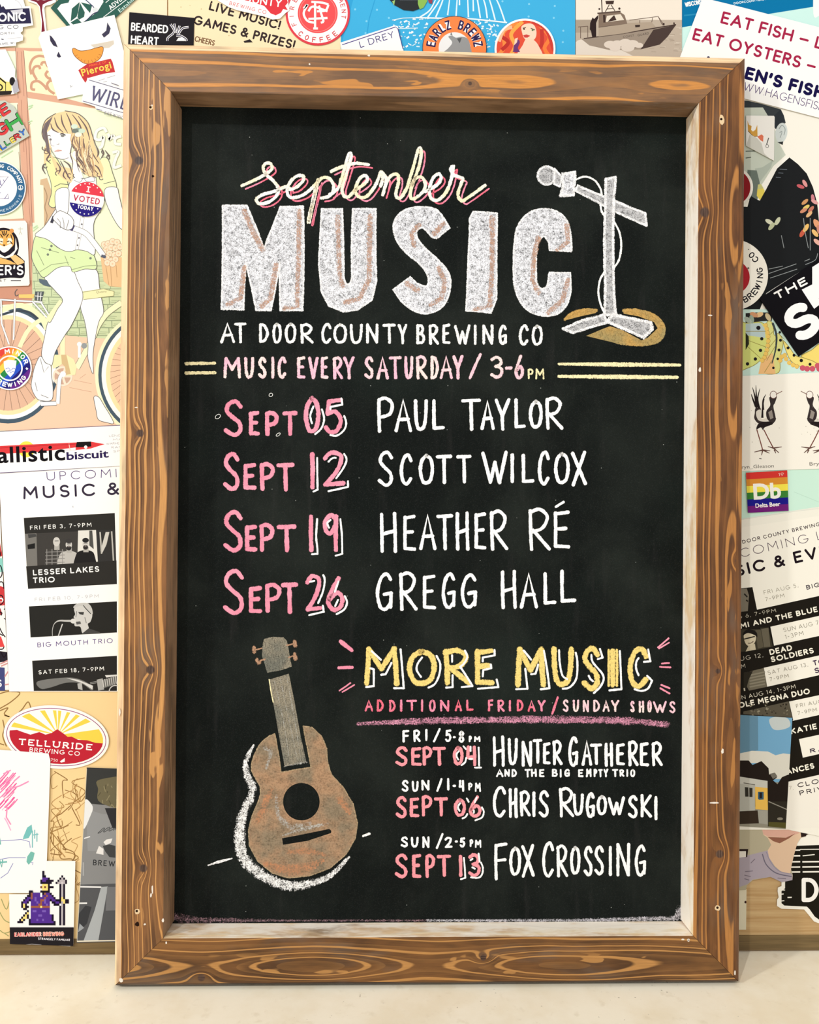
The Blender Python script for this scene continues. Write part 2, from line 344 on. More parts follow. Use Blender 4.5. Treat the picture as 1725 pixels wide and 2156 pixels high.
def wood_mat(name, y0, z0, freq, seed, knots, dark, mid, light, tilt=0.0, wavy=0.010, dust=0.0, dust_light_col=(235, 230, 228)):
    t = NT(name)
    at = t.n('ShaderNodeAttribute', attribute_name='grain').outputs['Vector']
    x, y, z = t.n('ShaderNodeSeparateXYZ', [at]).outputs
    v = t.n('ShaderNodeVectorMath', [at, (seed * 3.1, seed * 1.7, seed * 0.9)], operation='ADD').outputs[0]
    nlow = t.noise(t.scale(v, (5.0, 9.0, 9.0)), 1.0, 1.0, 0.4)
    nmid = t.noise(t.scale(v, (22.0, 60.0, 60.0)), 1.0, 2.0, 0.5)
    nz = t.noise(t.scale(v, (3.4, 0.0, 0.0)), 1.0, 1.0, 0.4)
    yy = t.math('ADD', t.math('SUBTRACT', y, y0), t.math('MULTIPLY', t.math('SUBTRACT', nlow, 0.5), wavy))
    zz = t.math('ADD', t.math('SUBTRACT', z, z0), t.math('ADD', t.math('MULTIPLY', t.math('SUBTRACT', nz, 0.5), 0.034), t.math('MULTIPLY', x, tilt)))
    r = t.math('SQRT', t.math('ADD', t.math('MULTIPLY', yy, yy), t.math('MULTIPLY', zz, zz)))
    r = t.math('ADD', r, t.math('MULTIPLY', t.math('SUBTRACT', nmid, 0.5), 0.0012))
    core = None
    for ka, kc, ks in knots:
        dx = t.math('MULTIPLY', t.math('SUBTRACT', x, ka), 1 / (ks * 1.7)); dy = t.math('MULTIPLY', t.math('SUBTRACT', y, kc), 1 / ks)
        d2 = t.math('ADD', t.math('MULTIPLY', dx, dx), t.math('MULTIPLY', dy, dy))
        r = t.math('ADD', r, t.math('MULTIPLY', t.math('POWER', 2.718, t.math('MULTIPLY', d2, -0.7)), 0.008))
        dx2 = t.math('MULTIPLY', t.math('SUBTRACT', x, ka), 1 / ks)
        c2 = t.math('ADD', t.math('MULTIPLY', dx2, dx2), t.math('MULTIPLY', dy, dy))
        k_ = t.math('SUBTRACT', 1.0, t.ramp(t.math('ADD', c2, t.math('MULTIPLY', nmid, 0.35)), 0.38, 0.75))
        core = k_ if core is None else t.math('MAXIMUM', core, k_)
    sp = t.noise(t.n('ShaderNodeCombineXYZ', [t.math('MULTIPLY', x, 1.2), t.math('MULTIPLY', r, 70.0), seed]).outputs[0], 1.0, 1.0, 0.5)
    r = t.math('ADD', r, t.math('MULTIPLY', t.math('SUBTRACT', sp, 0.5), 0.016))
    f = t.math('FRACT', t.math('MULTIPLY', r, freq))
    fine = t.noise(t.scale(v, (30.0, 900.0, 900.0)), 1.0, 3.0, 0.6)
    blot = t.noise(t.scale(v, (9.0, 34.0, 34.0)), 1.0, 3.0, 0.6)
    big = t.noise(t.scale(v, (3.0, 8.0, 8.0)), 1.0, 1.0, 0.5)
    wid = t.math('ADD', 0.17, t.math('MULTIPLY', t.math('SUBTRACT', big, 0.5), 0.34))
    edge = t.math('ABSOLUTE', t.math('SUBTRACT', f, 0.5))                    # 0 in the middle of a pale band
    line = t.math('SUBTRACT', 1.0, t.ramp(t.math('SUBTRACT', edge, t.math('MULTIPLY', wid, 0.62)), -0.03, 0.05))
    col = t.mix(t.ramp(t.math('ADD', t.math('MULTIPLY', blot, 0.75), t.math('MULTIPLY', fine, 0.25)), 0.38, 0.64), lin(dark), lin(mid))
    grey = t.noise(t.scale(v, (7.0, 22.0, 22.0)), 1.0, 3.0, 0.65)
    col = t.mix(t.math('MULTIPLY', t.ramp(grey, 0.52, 0.72), 0.65), col, lin((106, 88, 74)))
    soft = t.math('MULTIPLY', t.ramp(f, 0.6, 1.0), 0.14)
    col = t.mix(soft, col, lin(light))
    col = t.mix(t.math('MULTIPLY', line, 0.92), col, t.mix(t.ramp(fine, 0.35, 0.7), lin([c * 0.90 for c in light]), lin(light)))
    pn = t.noise(t.scale(v, (13.0, 62.0, 62.0)), 1.0, 2.0, 0.55, 0.3)
    near = t.math('SUBTRACT', 1.0, t.ramp(t.math('ABSOLUTE', t.math('SUBTRACT', y, min(max(y0, 0.016), 0.050))), 0.006, 0.020))
    patch = t.math('MULTIPLY', t.ramp(pn, 0.62, 0.645), near)
    col = t.mix(t.math('MULTIPLY', patch, 0.85), col, lin([c * 0.93 for c in light]))
    if core is not None: col = t.mix(core, col, t.mix(t.ramp(fine, 0.4, 0.7), lin((56, 36, 28)), lin((112, 88, 74))))
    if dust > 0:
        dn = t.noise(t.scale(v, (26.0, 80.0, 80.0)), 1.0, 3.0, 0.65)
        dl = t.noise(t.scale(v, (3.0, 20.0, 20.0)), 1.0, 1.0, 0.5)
        col = t.mix(t.math('MULTIPLY', t.ramp(t.math('ADD', t.math('MULTIPLY', dn, 0.5), t.math('MULTIPLY', dl, 0.6)), 0.78 - dust * 0.5, 0.98 - dust * 0.5), 0.9), col, lin(dust_light_col))
    t.put(t.b.inputs['Base Color'], col)
    t.b.inputs['Roughness'].default_value = 0.42; t.b.inputs['Specular IOR Level'].default_value = 0.3
    bp = t.n('ShaderNodeBump', {'Strength': 0.25, 'Distance': 0.0006, 'Height': t.math('ADD', line, t.math('MULTIPLY', fine, 0.4))}); t.put(t.b.inputs['Normal'], bp.outputs[0])
    return t.m

FW = 0.0625                                           # width of a frame rail
# profile of a rail: (distance in from the outer edge, height above the front face)
PROFILE = [(0.0, -T), (0.0, -0.0085), (0.0006, -0.0055), (0.0022, -0.0030), (0.0052, -0.0014), (0.0085, -0.0010), (0.0092, -0.0002), (0.0100, 0.0), (FW - 0.0010, 0.0), (FW - 0.0002, -0.0003), (FW, -0.0012)]
BOT = {'left': 0.0045, 'right': 0.0030, 'top': 0.0, 'bottom': 0.0}     # the inner faces flare a little towards the slate
def rail(side, mat_face, mat_edge, mat_in, holes=()):
    L = H if side in ('left', 'right') else W
    prof = (PROFILE if side != 'bottom' else [(0.0, -T), (0.0, -0.0110), (0.0003, -0.0080), (0.0010, -0.0050), (0.0022, -0.0028), (0.0036, -0.0012), (0.0048, -0.0004), (0.0058, 0.0)] + PROFILE[8:]) + [(FW + BOT[side], -DEEP - 0.004), (FW + BOT[side], -T)]
    def place(s, a, n):                                # s along, a inward, n out
        if side == 'left': return (a, s, n)
        if side == 'right': return (W - a, s, n)
        if side == 'top': return (s, H - a, n)
        return (s, a, n)
    verts, grain = [], []
    gap = 0.00025
    for e in (0, 1):
        for a, n in prof:
            s = (a + gap) if e == 0 else (L - a - gap)
            verts.append(place(s, a, n)); grain.append((s, a, n))
    k = len(prof); faces, fm = [], []
    for i in range(k):
        j = (i + 1) % k; faces.append((i, j, j + k, i + k))
        fm.append(1 if i < 7 else 2 if i in (9, 10) else 0)
    faces += [tuple(range(k)), tuple(range(2 * k - 1, k - 1, -1))]; fm += [0, 0]
    o = mesh_obj({'left': 'frame_stile', 'right': 'frame_stile', 'top': 'frame_rail', 'bottom': 'frame_rail'}[side], verts, faces, [mat_face, mat_edge, mat_in], fm, ROOT)
    bm = bmesh.new(); bm.from_mesh(o.data); bmesh.ops.recalc_face_normals(bm, faces=bm.faces); bm.to_mesh(o.data); bm.free()
    at = o.data.attributes.new('grain', 'FLOAT_VECTOR', 'POINT')
    for i, g in enumerate(grain): at.data[i].vector = g
    return o
def bpix(px, py): return on_board(px, py, 0.0, 0.0)
def knot_l(px, py, r, side):
    q = bpix(px, py)
    if side == 'left': return (q.y, q.x, r)
    if side == 'right': return (q.y, W - q.x, r)
    if side == 'top': return (q.x, H - q.y, r)
    return (q.x, q.y, r)
SPECS = {
 'left':   dict(y0=0.068, z0=-0.020, freq=150, seed=1.3, tilt=0.0, dark=(94, 62, 38), mid=(138, 94, 56), light=(214, 156, 92), knots=[knot_l(293, 338, .0090, 'left'), knot_l(295, 912, .0075, 'left'), knot_l(316, 1410, .0085, 'left'), knot_l(302, 1828, .0075, 'left')]),
 'right':  dict(y0=0.014, z0=-0.016, freq=130, seed=4.1, tilt=0.0, dark=(84, 52, 28), mid=(120, 76, 40), light=(190, 130, 68), knots=[knot_l(1484, 447, .0105, 'right'), knot_l(1553, 1180, .0045, 'right'), knot_l(1512, 1413, .0050, 'right'), knot_l(1516, 1798, .0080, 'right')]),
 'top':    dict(y0=0.040, z0=-0.014, freq=120, seed=7.7, tilt=0.010, dark=(110, 82, 60), mid=(146, 106, 70), light=(216, 146, 72), knots=[knot_l(990, 176, .0040, 'top')]),
 'bottom': dict(y0=0.026, z0=-0.018, freq=150, seed=2.6, tilt=0.004, dark=(80, 52, 28), mid=(120, 80, 42), light=(196, 142, 80), knots=[knot_l(1018, 2016, .0060, 'bottom'), knot_l(424, 2058, .0075, 'bottom')]),
}
INNER = {'left': (0.16, (150, 140, 135)), 'right': (0.74, (255, 249, 238)), 'top': (0.22, (150, 138, 130)), 'bottom': (0.70, (255, 247, 232))}  # right and bottom: chalk dust whitened further to paint in the light
for side in ('left', 'right', 'top', 'bottom'):
    s = SPECS[side]
    fm_ = wood_mat('stained_pine_' + side, **s)
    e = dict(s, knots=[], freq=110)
    if side == 'bottom': e.update(dark=(50, 34, 24), mid=(70, 48, 32), light=(92, 64, 40))  # shade under the bottom edge put into its colour
    if side in ('left', 'top'): e.update(dark=(206, 170, 132), mid=(236, 206, 164), light=(248, 224, 180))  # light on the left and top edges painted as paler, worn wood
    em_ = wood_mat('lit_shaded_edge_' + side, **e)
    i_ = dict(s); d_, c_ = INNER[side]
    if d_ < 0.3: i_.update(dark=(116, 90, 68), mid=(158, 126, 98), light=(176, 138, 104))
    else: i_.update(dark=(206, 172, 132), mid=(238, 208, 166), light=(252, 230, 188))  # paler wood here paints the light on the right and bottom faces
    im_ = wood_mat('inner_edge_' + side, dust=d_, dust_light_col=c_, **dict(i_, knots=[]))
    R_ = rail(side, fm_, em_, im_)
    R_['label'] = {'left': 'stained pine stile with fine pale grain lines and grey knots', 'right': 'orange-brown pine stile, inner edge whitened by chalk and painted-in light', 'top': 'stained pine top rail with wide orange grain', 'bottom': 'stained pine bottom rail, inner ledge pale with chalk and painted-in light'}[side]
    RAILS = globals().setdefault('RAILS', {}); RAILS[side] = R_

for fx_ in (0.05, W - 0.10):                          # added pads lift the bottom rail to open a dark shadow gap
    fv = [(x, y, z) for x in (fx_, fx_ + 0.05) for y in (-0.00205, 0.0001) for z in (-0.043, -0.012)]
    mesh_obj('shadow_gap_pad', fv, [(0, 1, 3, 2), (4, 6, 7, 5), (0, 4, 5, 1), (2, 3, 7, 6), (0, 2, 6, 4), (1, 5, 7, 3)], [flat((30, 26, 24), 0.8)], None, ROOT)['label'] = 'added dark pad opening a shadow gap under the bottom rail'

# nail holes, paint chips and splinters in the frame
CHIP = flat((232, 205, 165), 0.8); HOLE = flat((40, 24, 16), 0.9); DENT = flat((240, 232, 220), 0.8)
def chip(side, pts, mat, h=0.00012, name='chip'):
    q = [bpix(*p) for p in pts]
    v = [(p.x, p.y, h) for p in q]
    n = len(v); mesh_obj(name, v + [(a, b, -0.0004) for a, b, c in v], [tuple(range(n))[::-1] if area(pts) > 0 else tuple(range(n))] + [(i, (i + 1) % n, (i + 1) % n + n, i + n) for i in range(n)], [mat], None, RAILS[side])
def jag(cx, cy, rx, ry, n=9, rot=0): return [(cx + rx * math.cos(2 * math.pi * i / n + rot) * random.uniform(.7, 1.15), cy + ry * math.sin(2 * math.pi * i / n + rot) * random.uniform(.7, 1.15)) for i in range(n)]
for side, x, y, rx, ry in (('left', 318, 227, 5, 5), ('right', 1520, 252, 6, 14), ('left', 289, 1919, 6, 7), ('right', 1512, 1912, 7, 6)):
    chip(side, jag(x, y, rx, ry), CHIP, name='splintered_hole_edge'); chip(side, ell(x - 1, y - 1, 2.6, n=12), HOLE, 0.00020, 'nail_hole')
for side, x, y, rx, ry, r in (('left', 320, 222, 2, 2, 0), ('left', 321, 1872, 2, 10, 0), ('left', 318, 1885, 2, 5, 0), ('left', 343, 1938, 3, 5, 0), ('left', 305, 1946, 2.5, 2.5, 0), ('right', 1522, 1582, 3, 6, 0), ('right', 1504, 1690, 12, 2, 0), ('right', 1495, 664, 5, 1.6, 0), ('right', 1450, 1980, 2.5, 3, 0), ('right', 1474, 778, 3, 5, 0), ('bottom', 350, 1985, 2, 3, 0), ('bottom', 1438, 1978, 4, 2, 0), ('bottom', 1450, 1979, 3, 3, 0), ('top', 652, 135, 2, 2, 0), ('top', 777, 117, 3, 2, 0), ('left', 287, 858, 4, 1.5, 0), ('left', 252, 1500, 2, 8, 0), ('right', 1548, 2048, 2, 5, 0), ('bottom', 255, 2064, 5, 6, 0)):
    chip(side, jag(x, y, rx, ry, 8), DENT, name='paint_fleck')
for side, x, y, r in (('left', 289, 1946, 5), ('left', 322, 371, 3)):
    chip(side, jag(x, y, r, r), HOLE, name='dent')

def slate_mat():
    t = NT('black_chalkboard_paint'); v = t.obj()
    sm = t.noise(t.scale(v, (7, 5.5, 1)), 1.0, 4, 0.6, 0.4); st = t.noise(t.scale(v, (60, 7, 1)), 1.0, 3, 0.6); bl = t.noise(v, 4.0, 2, 0.5)
    gr = t.noise(v, 900, 1, 0.5)
    col = t.mix(t.ramp(sm, 0.36, 0.74), lin((16, 20, 19)), lin((32, 37, 34)))
    col = t.mix(t.math('MULTIPLY', t.ramp(st, 0.55, 0.8), 0.18), col, lin((60, 58, 58)))
    col = t.mix(t.math('MULTIPLY', t.ramp(bl, 0.55, 0.7), 0.25), col, lin((30, 42, 38)))
    col = t.mix(t.math('MULTIPLY', t.ramp(gr, 0.5, 0.8), 0.14), col, lin((80, 84, 82)))
    vo = t.n('ShaderNodeTexVoronoi', {'Vector': v, 'Scale': 62.0, 'Randomness': 1.0}, feature='F1'); dots = t.math('LESS_THAN', vo.outputs['Distance'], 0.035)
    sel = t.n('ShaderNodeSeparateColor', [vo.outputs['Color']]).outputs[0]
    col = t.mix(t.math('MULTIPLY', dots, t.math('MULTIPLY', t.math('GREATER_THAN', sel, 0.62), 0.55)), col, lin((200, 204, 200)))
    t.put(t.b.inputs['Base Color'], col); t.b.inputs['Roughness'].default_value = 0.6; t.b.inputs['Specular IOR Level'].default_value = 0.05
    return t.m
a0, a1, b0, b1 = FW + 0.0002, W - FW - 0.0002, FW - 0.012 + 0.012, H - FW
v = [(x, y, z) for x in (a0, a1) for y in (b0, b1) for z in (-DEEP - 0.0035, -DEEP)]
PANEL = mesh_obj('writing_panel', v, [(0, 1, 3, 2), (4, 6, 7, 5), (0, 4, 5, 1), (2, 3, 7, 6), (0, 2, 6, 4), (1, 5, 7, 3)], [slate_mat()], None, ROOT)
PANEL['label'] = 'black painted writing surface with faint eraser smudges'

# ================================================================= CHALK ON THE SLATE
def chalk_mat(name, c, c2=None, cover=0.85, grain=0.5, gscale=1100.0, edge=1.0, streak=None):
    """powdery stroke: the slate shows through the grain and the rim of each stroke is ragged"""
    t = NT(name); v = t.obj(); uv = t.n('ShaderNodeTexCoord').outputs['UV']
    e = t.math('SUBTRACT', 1.0, t.math('ABSOLUTE', t.n('ShaderNodeSeparateXYZ', [uv]).outputs[1]))
    g = t.noise(v, gscale, 2.0, 0.6); g2 = t.noise(v, gscale * 0.28, 2.0, 0.6)
    if streak: g2 = t.noise(t.scale(v, streak), 1.0, 2.0, 0.6)
    gg = t.math('ADD', t.math('MULTIPLY', g, 0.6), t.math('MULTIPLY', g2, 0.4))
    a = t.math('ADD', cover, t.math('MULTIPLY', t.math('SUBTRACT', gg, 0.5), grain * 5.0))
    rim = t.ramp(t.math('ADD', t.math('MULTIPLY', e, 2.2 / edge), t.math('MULTIPLY', t.math('SUBTRACT', gg, 0.5), 3.0)), 0.05, 0.75)
    al = t.math('MULTIPLY', t.math('ADD', a, 0.0, clamp=True), rim, clamp=True)
    col = lin(c)
    if c2:
        col = t.mix(t.ramp(t.noise(v, 26.0, 3.0, 0.6), 0.36, 0.64), lin(c), lin(c2))
    t.put(t.b.inputs['Base Color'], col if isinstance(col, bpy.types.NodeSocket) else (*[min(.93, q * .95) for q in col], 1))
    t.b.inputs['Roughness'].default_value = 0.95; t.b.inputs['Specular IOR Level'].default_value = 0.0
    t.put(t.b.inputs['Alpha'], al)
    return t.m
WHITE = chalk_mat('white_chalk_marker', (255, 255, 255), cover=1.25, grain=0.35, edge=0.7)
WHITE2 = chalk_mat('white_chalk', (255, 253, 250), cover=1.05, grain=0.5)
BLOCK = chalk_mat('white_chalk_shading', (240, 242, 250), cover=0.76, grain=0.80, gscale=760)
RIM = chalk_mat('white_chalk_outline', (250, 250, 252), cover=0.90, grain=0.75, gscale=800, edge=1.3)
TAN = chalk_mat('brown_chalk_shading', (200, 158, 134), cover=0.50, grain=0.8, gscale=700, edge=1.5)
PINK = chalk_mat('pink_chalk', (240, 158, 180), (230, 142, 166), cover=1.15, grain=0.42, edge=0.8)
ROSE = chalk_mat('rose_chalk', (248, 156, 166), cover=1.2, grain=0.32, edge=0.8)
SHELL = chalk_mat('pale_pink_chalk', (250, 190, 212), (252, 226, 222), cover=1.05, grain=0.5)
CORAL = chalk_mat('coral_chalk', (238, 110, 132), (242, 150, 178), cover=1.0, grain=0.5)
YELLOW = chalk_mat('yellow_chalk', (248, 220, 134), cover=1.0, grain=0.55, edge=0.9)
CREAM = chalk_mat('cream_chalk', (250, 238, 190), cover=1.0, grain=0.62, gscale=800)
GOLD = chalk_mat('gold_chalk', (200, 160, 92), (166, 148, 100), cover=0.9, grain=0.5, gscale=800, edge=1.1)
IVORY = chalk_mat('ivory_script_chalk', (255, 252, 246), (250, 238, 200), cover=1.1, grain=0.55, gscale=900)
GREYC = chalk_mat('grey_chalk', (205, 206, 210), cover=0.72, grain=0.8, gscale=700)
SOUND = chalk_mat('brown_chalk_body', (176, 142, 112), (146, 130, 108), cover=0.86, grain=0.42, gscale=420, edge=1.0)
NECK = chalk_mat('grey_brown_chalk_neck', (160, 152, 134), (126, 126, 116), cover=0.72, grain=0.6, gscale=700, streak=(900, 120, 1))
PEG = chalk_mat('brown_chalk_peg', (190, 150, 122), cover=0.8, grain=0.5, edge=1.4)
BAND = chalk_mat('pink_chalk_band', (228, 160, 188), (206, 142, 168), cover=0.50, grain=0.9, gscale=560, edge=1.5)
DUSTP = chalk_mat('chalk_dust_pink', (214, 170, 182), cover=0.22, grain=0.4, gscale=700, edge=3.0)
DUSTW = chalk_mat('chalk_dust_white', (232, 228, 236), cover=0.45, grain=0.5, gscale=700, edge=2.6)
ORANGE = chalk_mat('orange_chalk_smear', (224, 158, 116), cover=0.30, grain=0.6, gscale=420, edge=2.2)
PALE = chalk_mat('pale_chalk_smear', (205, 205, 200), cover=0.30, grain=0.7, gscale=420, edge=2.2)
SMUDGE = chalk_mat('grey_wiped_chalk', (120, 118, 116), cover=0.16, grain=0.25, gscale=200, edge=2.6)

G = {
 'A': '0,0 48,100 100,0;18,36 84,38', 'B': '6,0 6,100;~6,98 60,98 80,78 55,56 10,52;~10,52 70,50 96,25 70,3 6,2',
 'C': '~95,80 70,100 30,90 5,52 18,12 55,0 92,18', 'D': '6,0 6,98;~6,98 55,92 95,50 60,8 6,2', 'E': '92,100 8,95;8,97 8,4;8,4 96,2;8,52 76,54',
 'F': '98,100 6,95;8,96 10,0;10,52 90,55', 'G': '~88,84 62,100 26,86 5,46 22,8 55,0 84,14;88,6 92,46;92,46 48,42', 'H': '8,0 4,98;94,0 88,100;8,45 90,54',
 'I': '50,0 48,100', 'K': '6,0 6,100;92,98 10,42;14,46 94,0', 'L': '8,100 10,4;10,4 97,6', 'M': '3,0 10,100;10,100 50,42;50,42 90,100;90,100 98,0',
 'N': '6,0 5,100;5,100 93,0;93,0 96,100', 'O': '~50,100 16,82 4,44 22,7 50,0 82,12 96,52 82,88 48,99', 'P': '10,0 6,96;~6,94 50,100 94,82 78,52 14,42',
 'R': '12,0 6,96;~4,92 50,100 88,82 66,54 18,44;20,48 98,1', 'S': '~92,84 62,100 22,92 10,72 42,54 84,36 88,12 52,0 4,14', 'T': '0,97 100,99;50,98 54,0',
 'U': '~4,100 8,42 22,8 48,0 78,12 92,50 96,100', 'V': '0,100 50,0;50,0 100,100', 'W': '0,96 32,0;32,0 52,66;52,66 72,0;72,0 100,100',
 'X': '0,96 100,4;94,100 4,0', 'Y': '0,98 48,46;100,100 48,46;48,46 52,0', '0': '~50,100 16,78 4,44 22,7 50,0 82,12 96,52 80,86 48,99', '1': '45,100 55,0',
 '2': '~4,82 36,100 82,94 86,74 60,40 8,4;8,4 98,8', '3': '~6,88 50,100 88,82 78,62 40,54;~40,54 94,40 86,10 45,0 4,12', '4': '12,100 4,42;4,42 84,46;78,100 84,0',
 '5': '94,100 22,95;22,95 14,58;~14,56 60,64 94,38 72,6 30,0 4,14', '6': '~72,100 30,62 6,24 40,0 84,10 94,38 62,54 16,34', '8': '~50,100 14,80 50,54 90,26 50,0 8,24 48,54 86,80 52,99',
 '9': '~92,84 55,100 10,80 18,54 55,48 90,72;94,96 92,0', '/': '0,0 100,100', '-': '0,48 100,52'}
def glyph(ch, x0, x1, y0, y1):
    out = []
    for st in G[ch].split(';'):
        sm = st[0] == '~'; pts = [tuple(map(float, p.split(','))) for p in st.lstrip('~').split()]
        q = [(x0 + (x1 - x0) * a / 100, y1 + (y0 - y1) * b / 100) for a, b in pts]
        out.append(smooth(q, 5) if sm else q)
    return out

class Chalk:
    """one line of writing or one drawing; strokes in photograph pixels laid on the slate, in the board's frame"""
    order = 0
    def __init__(s, name, label):
        s.name, s.label, s.v, s.f, s.fm, s.uv, s.mats = name, label, [], [], [], [], []
        Chalk.order += 1; s.h = 0.00004 + Chalk.order * 4e-6
    def m(s, mat):
        if mat not in s.mats: s.mats.append(mat)
        return s.mats.index(mat)
    def P(s, x, y): return on_board(x, y, s.h)
    def face(s, idx, mi): s.f.append(idx); s.fm.append(mi)
    def stroke(s, pts, w, mat, sm=False, wob=0.35, caps=True):
        if sm: pts = smooth(pts, 6)
        mi = s.m(mat); s.h += 6e-7
        if not sm and len(pts) == 2:                   # short straight pulls get a slight bow
            (xa, ya), (xb, yb) = pts; n = max(2, int(math.hypot(xb - xa, yb - ya) / 9)); bow = random.uniform(-.012, .012)
            pts = [(xa + (xb - xa) * i / n - (yb - ya) * bow * math.sin(math.pi * i / n), ya + (yb - ya) * i / n + (xb - xa) * bow * math.sin(math.pi * i / n)) for i in range(n + 1)]
        n = len(pts); ws = list(w) if isinstance(w, (list, tuple)) else [w]
        W_ = []
        for i in range(n):
            u = i * (len(ws) - 1) / max(1, n - 1); k = min(int(u), max(0, len(ws) - 2)); a = ws[k]; b = ws[min(k + 1, len(ws) - 1)]
            W_.append((a + (b - a) * (u - k)) * (1 + random.uniform(-wob, wob) * 0.35))
        L, R = ribbon(pts, W_); b0 = len(s.v)
        for i in range(n):
            s.v += [s.P(*L[i]), s.P(*pts[i]), s.P(*R[i])]; s.uv += [(i / n, 1), (i / n, 0), (i / n, -1)]
        for i in range(n - 1):
            k = b0 + 3 * i; s.face((k, k + 3, k + 4, k + 1), mi); s.face((k + 1, k + 4, k + 5, k + 2), mi)
        if caps:
            for i, j in ((0, 1), (n - 1, n - 2)):
                dx, dy = pts[i][0] - pts[j][0], pts[i][1] - pts[j][1]; a0 = math.atan2(dy, dx); r = W_[i] / 2
                c = len(s.v); s.v.append(s.P(*pts[i])); s.uv.append((0, 0)); m_ = 6
                for q in range(m_ + 1):
                    a = a0 - math.pi / 2 + math.pi * q / m_
                    s.v.append(s.P(pts[i][0] + r * math.cos(a) * (1 if 0 < q < m_ else 1), pts[i][1] + r * math.sin(a))); s.uv.append((0, 1))
                for q in range(m_): s.face((c, c + 1 + q, c + 2 + q), mi)
        return s
    def fill(s, pts, mat, holes=(), sm=False):
        mi = s.m(mat); s.h += 6e-7
        loops = [smooth(pts, 5, True) if sm else list(pts)] + [list(h) for h in holes]
        for t in tris(loops):
            b = len(s.v); s.v += [s.P(*p) for p in t]; s.uv += [(0, 0)] * 3; s.face((b, b + 1, b + 2), mi)
        return s
    def outline(s, pts, w, mat, sm=False):
        p = smooth(pts, 5, True) if sm else list(pts)
        if sm: return s.stroke(p + [p[0]], w, mat, caps=False)
        for i in range(len(p)): s.stroke([p[i], p[(i + 1) % len(p)]], w, mat)
        return s
    def write(s, spec, w, mat, y=None):
        """spec: 'A 464 495 678 722;T ...' ; with y=((xa, top, bottom), (xb, top, bottom)) the heights are left out"""
        for item in spec.split(';'):
            f = item.split(); ch = f[0]; x0, x1 = float(f[1]), float(f[2])
            if len(f) > 3: t, b = float(f[3]), float(f[4])
            else:
                u = (x0 - y[0][0]) / (y[1][0] - y[0][0]); t = y[0][1] + (y[1][1] - y[0][1]) * u + random.uniform(-.8, .8); b = y[0][2] + (y[1][2] - y[0][2]) * u + random.uniform(-.8, .8)
            h = w / 2
            if ch in 'I1': x0 -= 0; x1 += 0
            else: x0 += h * .8; x1 -= h * .8
            for st in glyph(ch, x0, x1, t + h * .8, b - h * .8): s.stroke(st, w, mat)
        return s
    def done(s):
        o = mesh_obj(s.name, s.v, s.f, s.mats, s.fm, PANEL, s.uv)
        bm = bmesh.new(); bm.from_mesh(o.data)
        for f in bm.faces:
            if f.normal.z < 0: f.normal_flip()
        bm.to_mesh(o.data); bm.free(); o['label'] = s.label
        return o

# --- faint wiped chalk and dust
c = Chalk('chalk_dust', 'pale chalk dust gathered along the lower and right edges')
c.stroke([(372, 1932), (420, 1937), (600, 1938), (900, 1938)], [26, 14, 6, 5], DUSTP)
c.stroke([(900, 1938), (1200, 1938), (1420, 1934), (1436, 1920)], [6, 8, 14, 30], DUSTW)
c.stroke([(1438, 1935), (1439, 1700), (1441, 1500), (1442, 1320)], [12, 6, 4, 2], DUSTW)
c.done()

# --- "September"
q = Z(440, 280, 4.3125); r = Z(800, 280, 4.0116)
SCRIPT = [q((300, 478), (420, 425), (520, 370), (572, 325), (560, 282), (522, 275), (492, 310), (515, 372), (590, 440), (630, 505), (612, 572), (540, 628), (455, 640), (432, 600), (490, 560), (600, 528), (700, 488), (740, 510)),
          q((730, 515), (790, 496), (850, 440), (860, 398), (820, 385), (760, 420), (712, 500), (722, 570), (772, 588), (860, 560), (935, 500), (990, 440)),
          q((992, 425), (965, 560), (935, 680), (912, 800), (905, 790), (938, 640), (980, 470), (1030, 408), (1090, 412), (1130, 465), (1128, 525), (1090, 575), (1020, 592)), q((1100, 560), (1175, 500), (1200, 420)),
          q((1190, 470), (1230, 330), (1272, 192), (1292, 215), (1245, 380), (1210, 500), (1225, 568), (1270, 578), (1322, 520)),
          q((1110, 350), (1200, 310), (1330, 276), (1450, 288)),
          q((1325, 520), (1400, 472), (1440, 425), (1420, 385), (1372, 412), (1335, 490), (1342, 560), (1392, 588), (1450, 560), (1520, 460), (1562, 350)),
          q((1562, 350), (1580, 400), (1560, 480)), [(803, 362), (813, 374), (811, 392), (806, 410)], [(807, 408), (815, 382), (827, 368), (838, 369), (839, 385), (834, 405), (836, 416), (846, 414), (860, 390)],
          r((240, 430), (282, 290), (328, 135), (350, 160), (332, 280), (265, 470), (262, 548), (302, 550), (368, 490), (384, 425), (350, 372), (300, 385), (268, 440)),
          r((385, 495), (480, 440), (518, 385), (498, 346), (450, 380), (420, 470), (432, 550), (492, 566), (560, 500), (600, 400), (622, 285)),
          r((622, 280), (600, 300), (622, 352), (700, 385), (688, 425), (660, 520), (690, 572), (742, 548), (890, 442))]
c = Chalk('chalk_lettering', 'pink drop shadow of the script word at the top')
for st in SCRIPT: c.stroke([(x + 8, y + 7) for x, y in st], 4.0, CORAL, sm=True)
c.done()
c = Chalk('chalk_lettering', 'ivory chalk script word September')
for i, st in enumerate(SCRIPT): c.stroke(st, 8.2, IVORY, sm=True)
c.done()

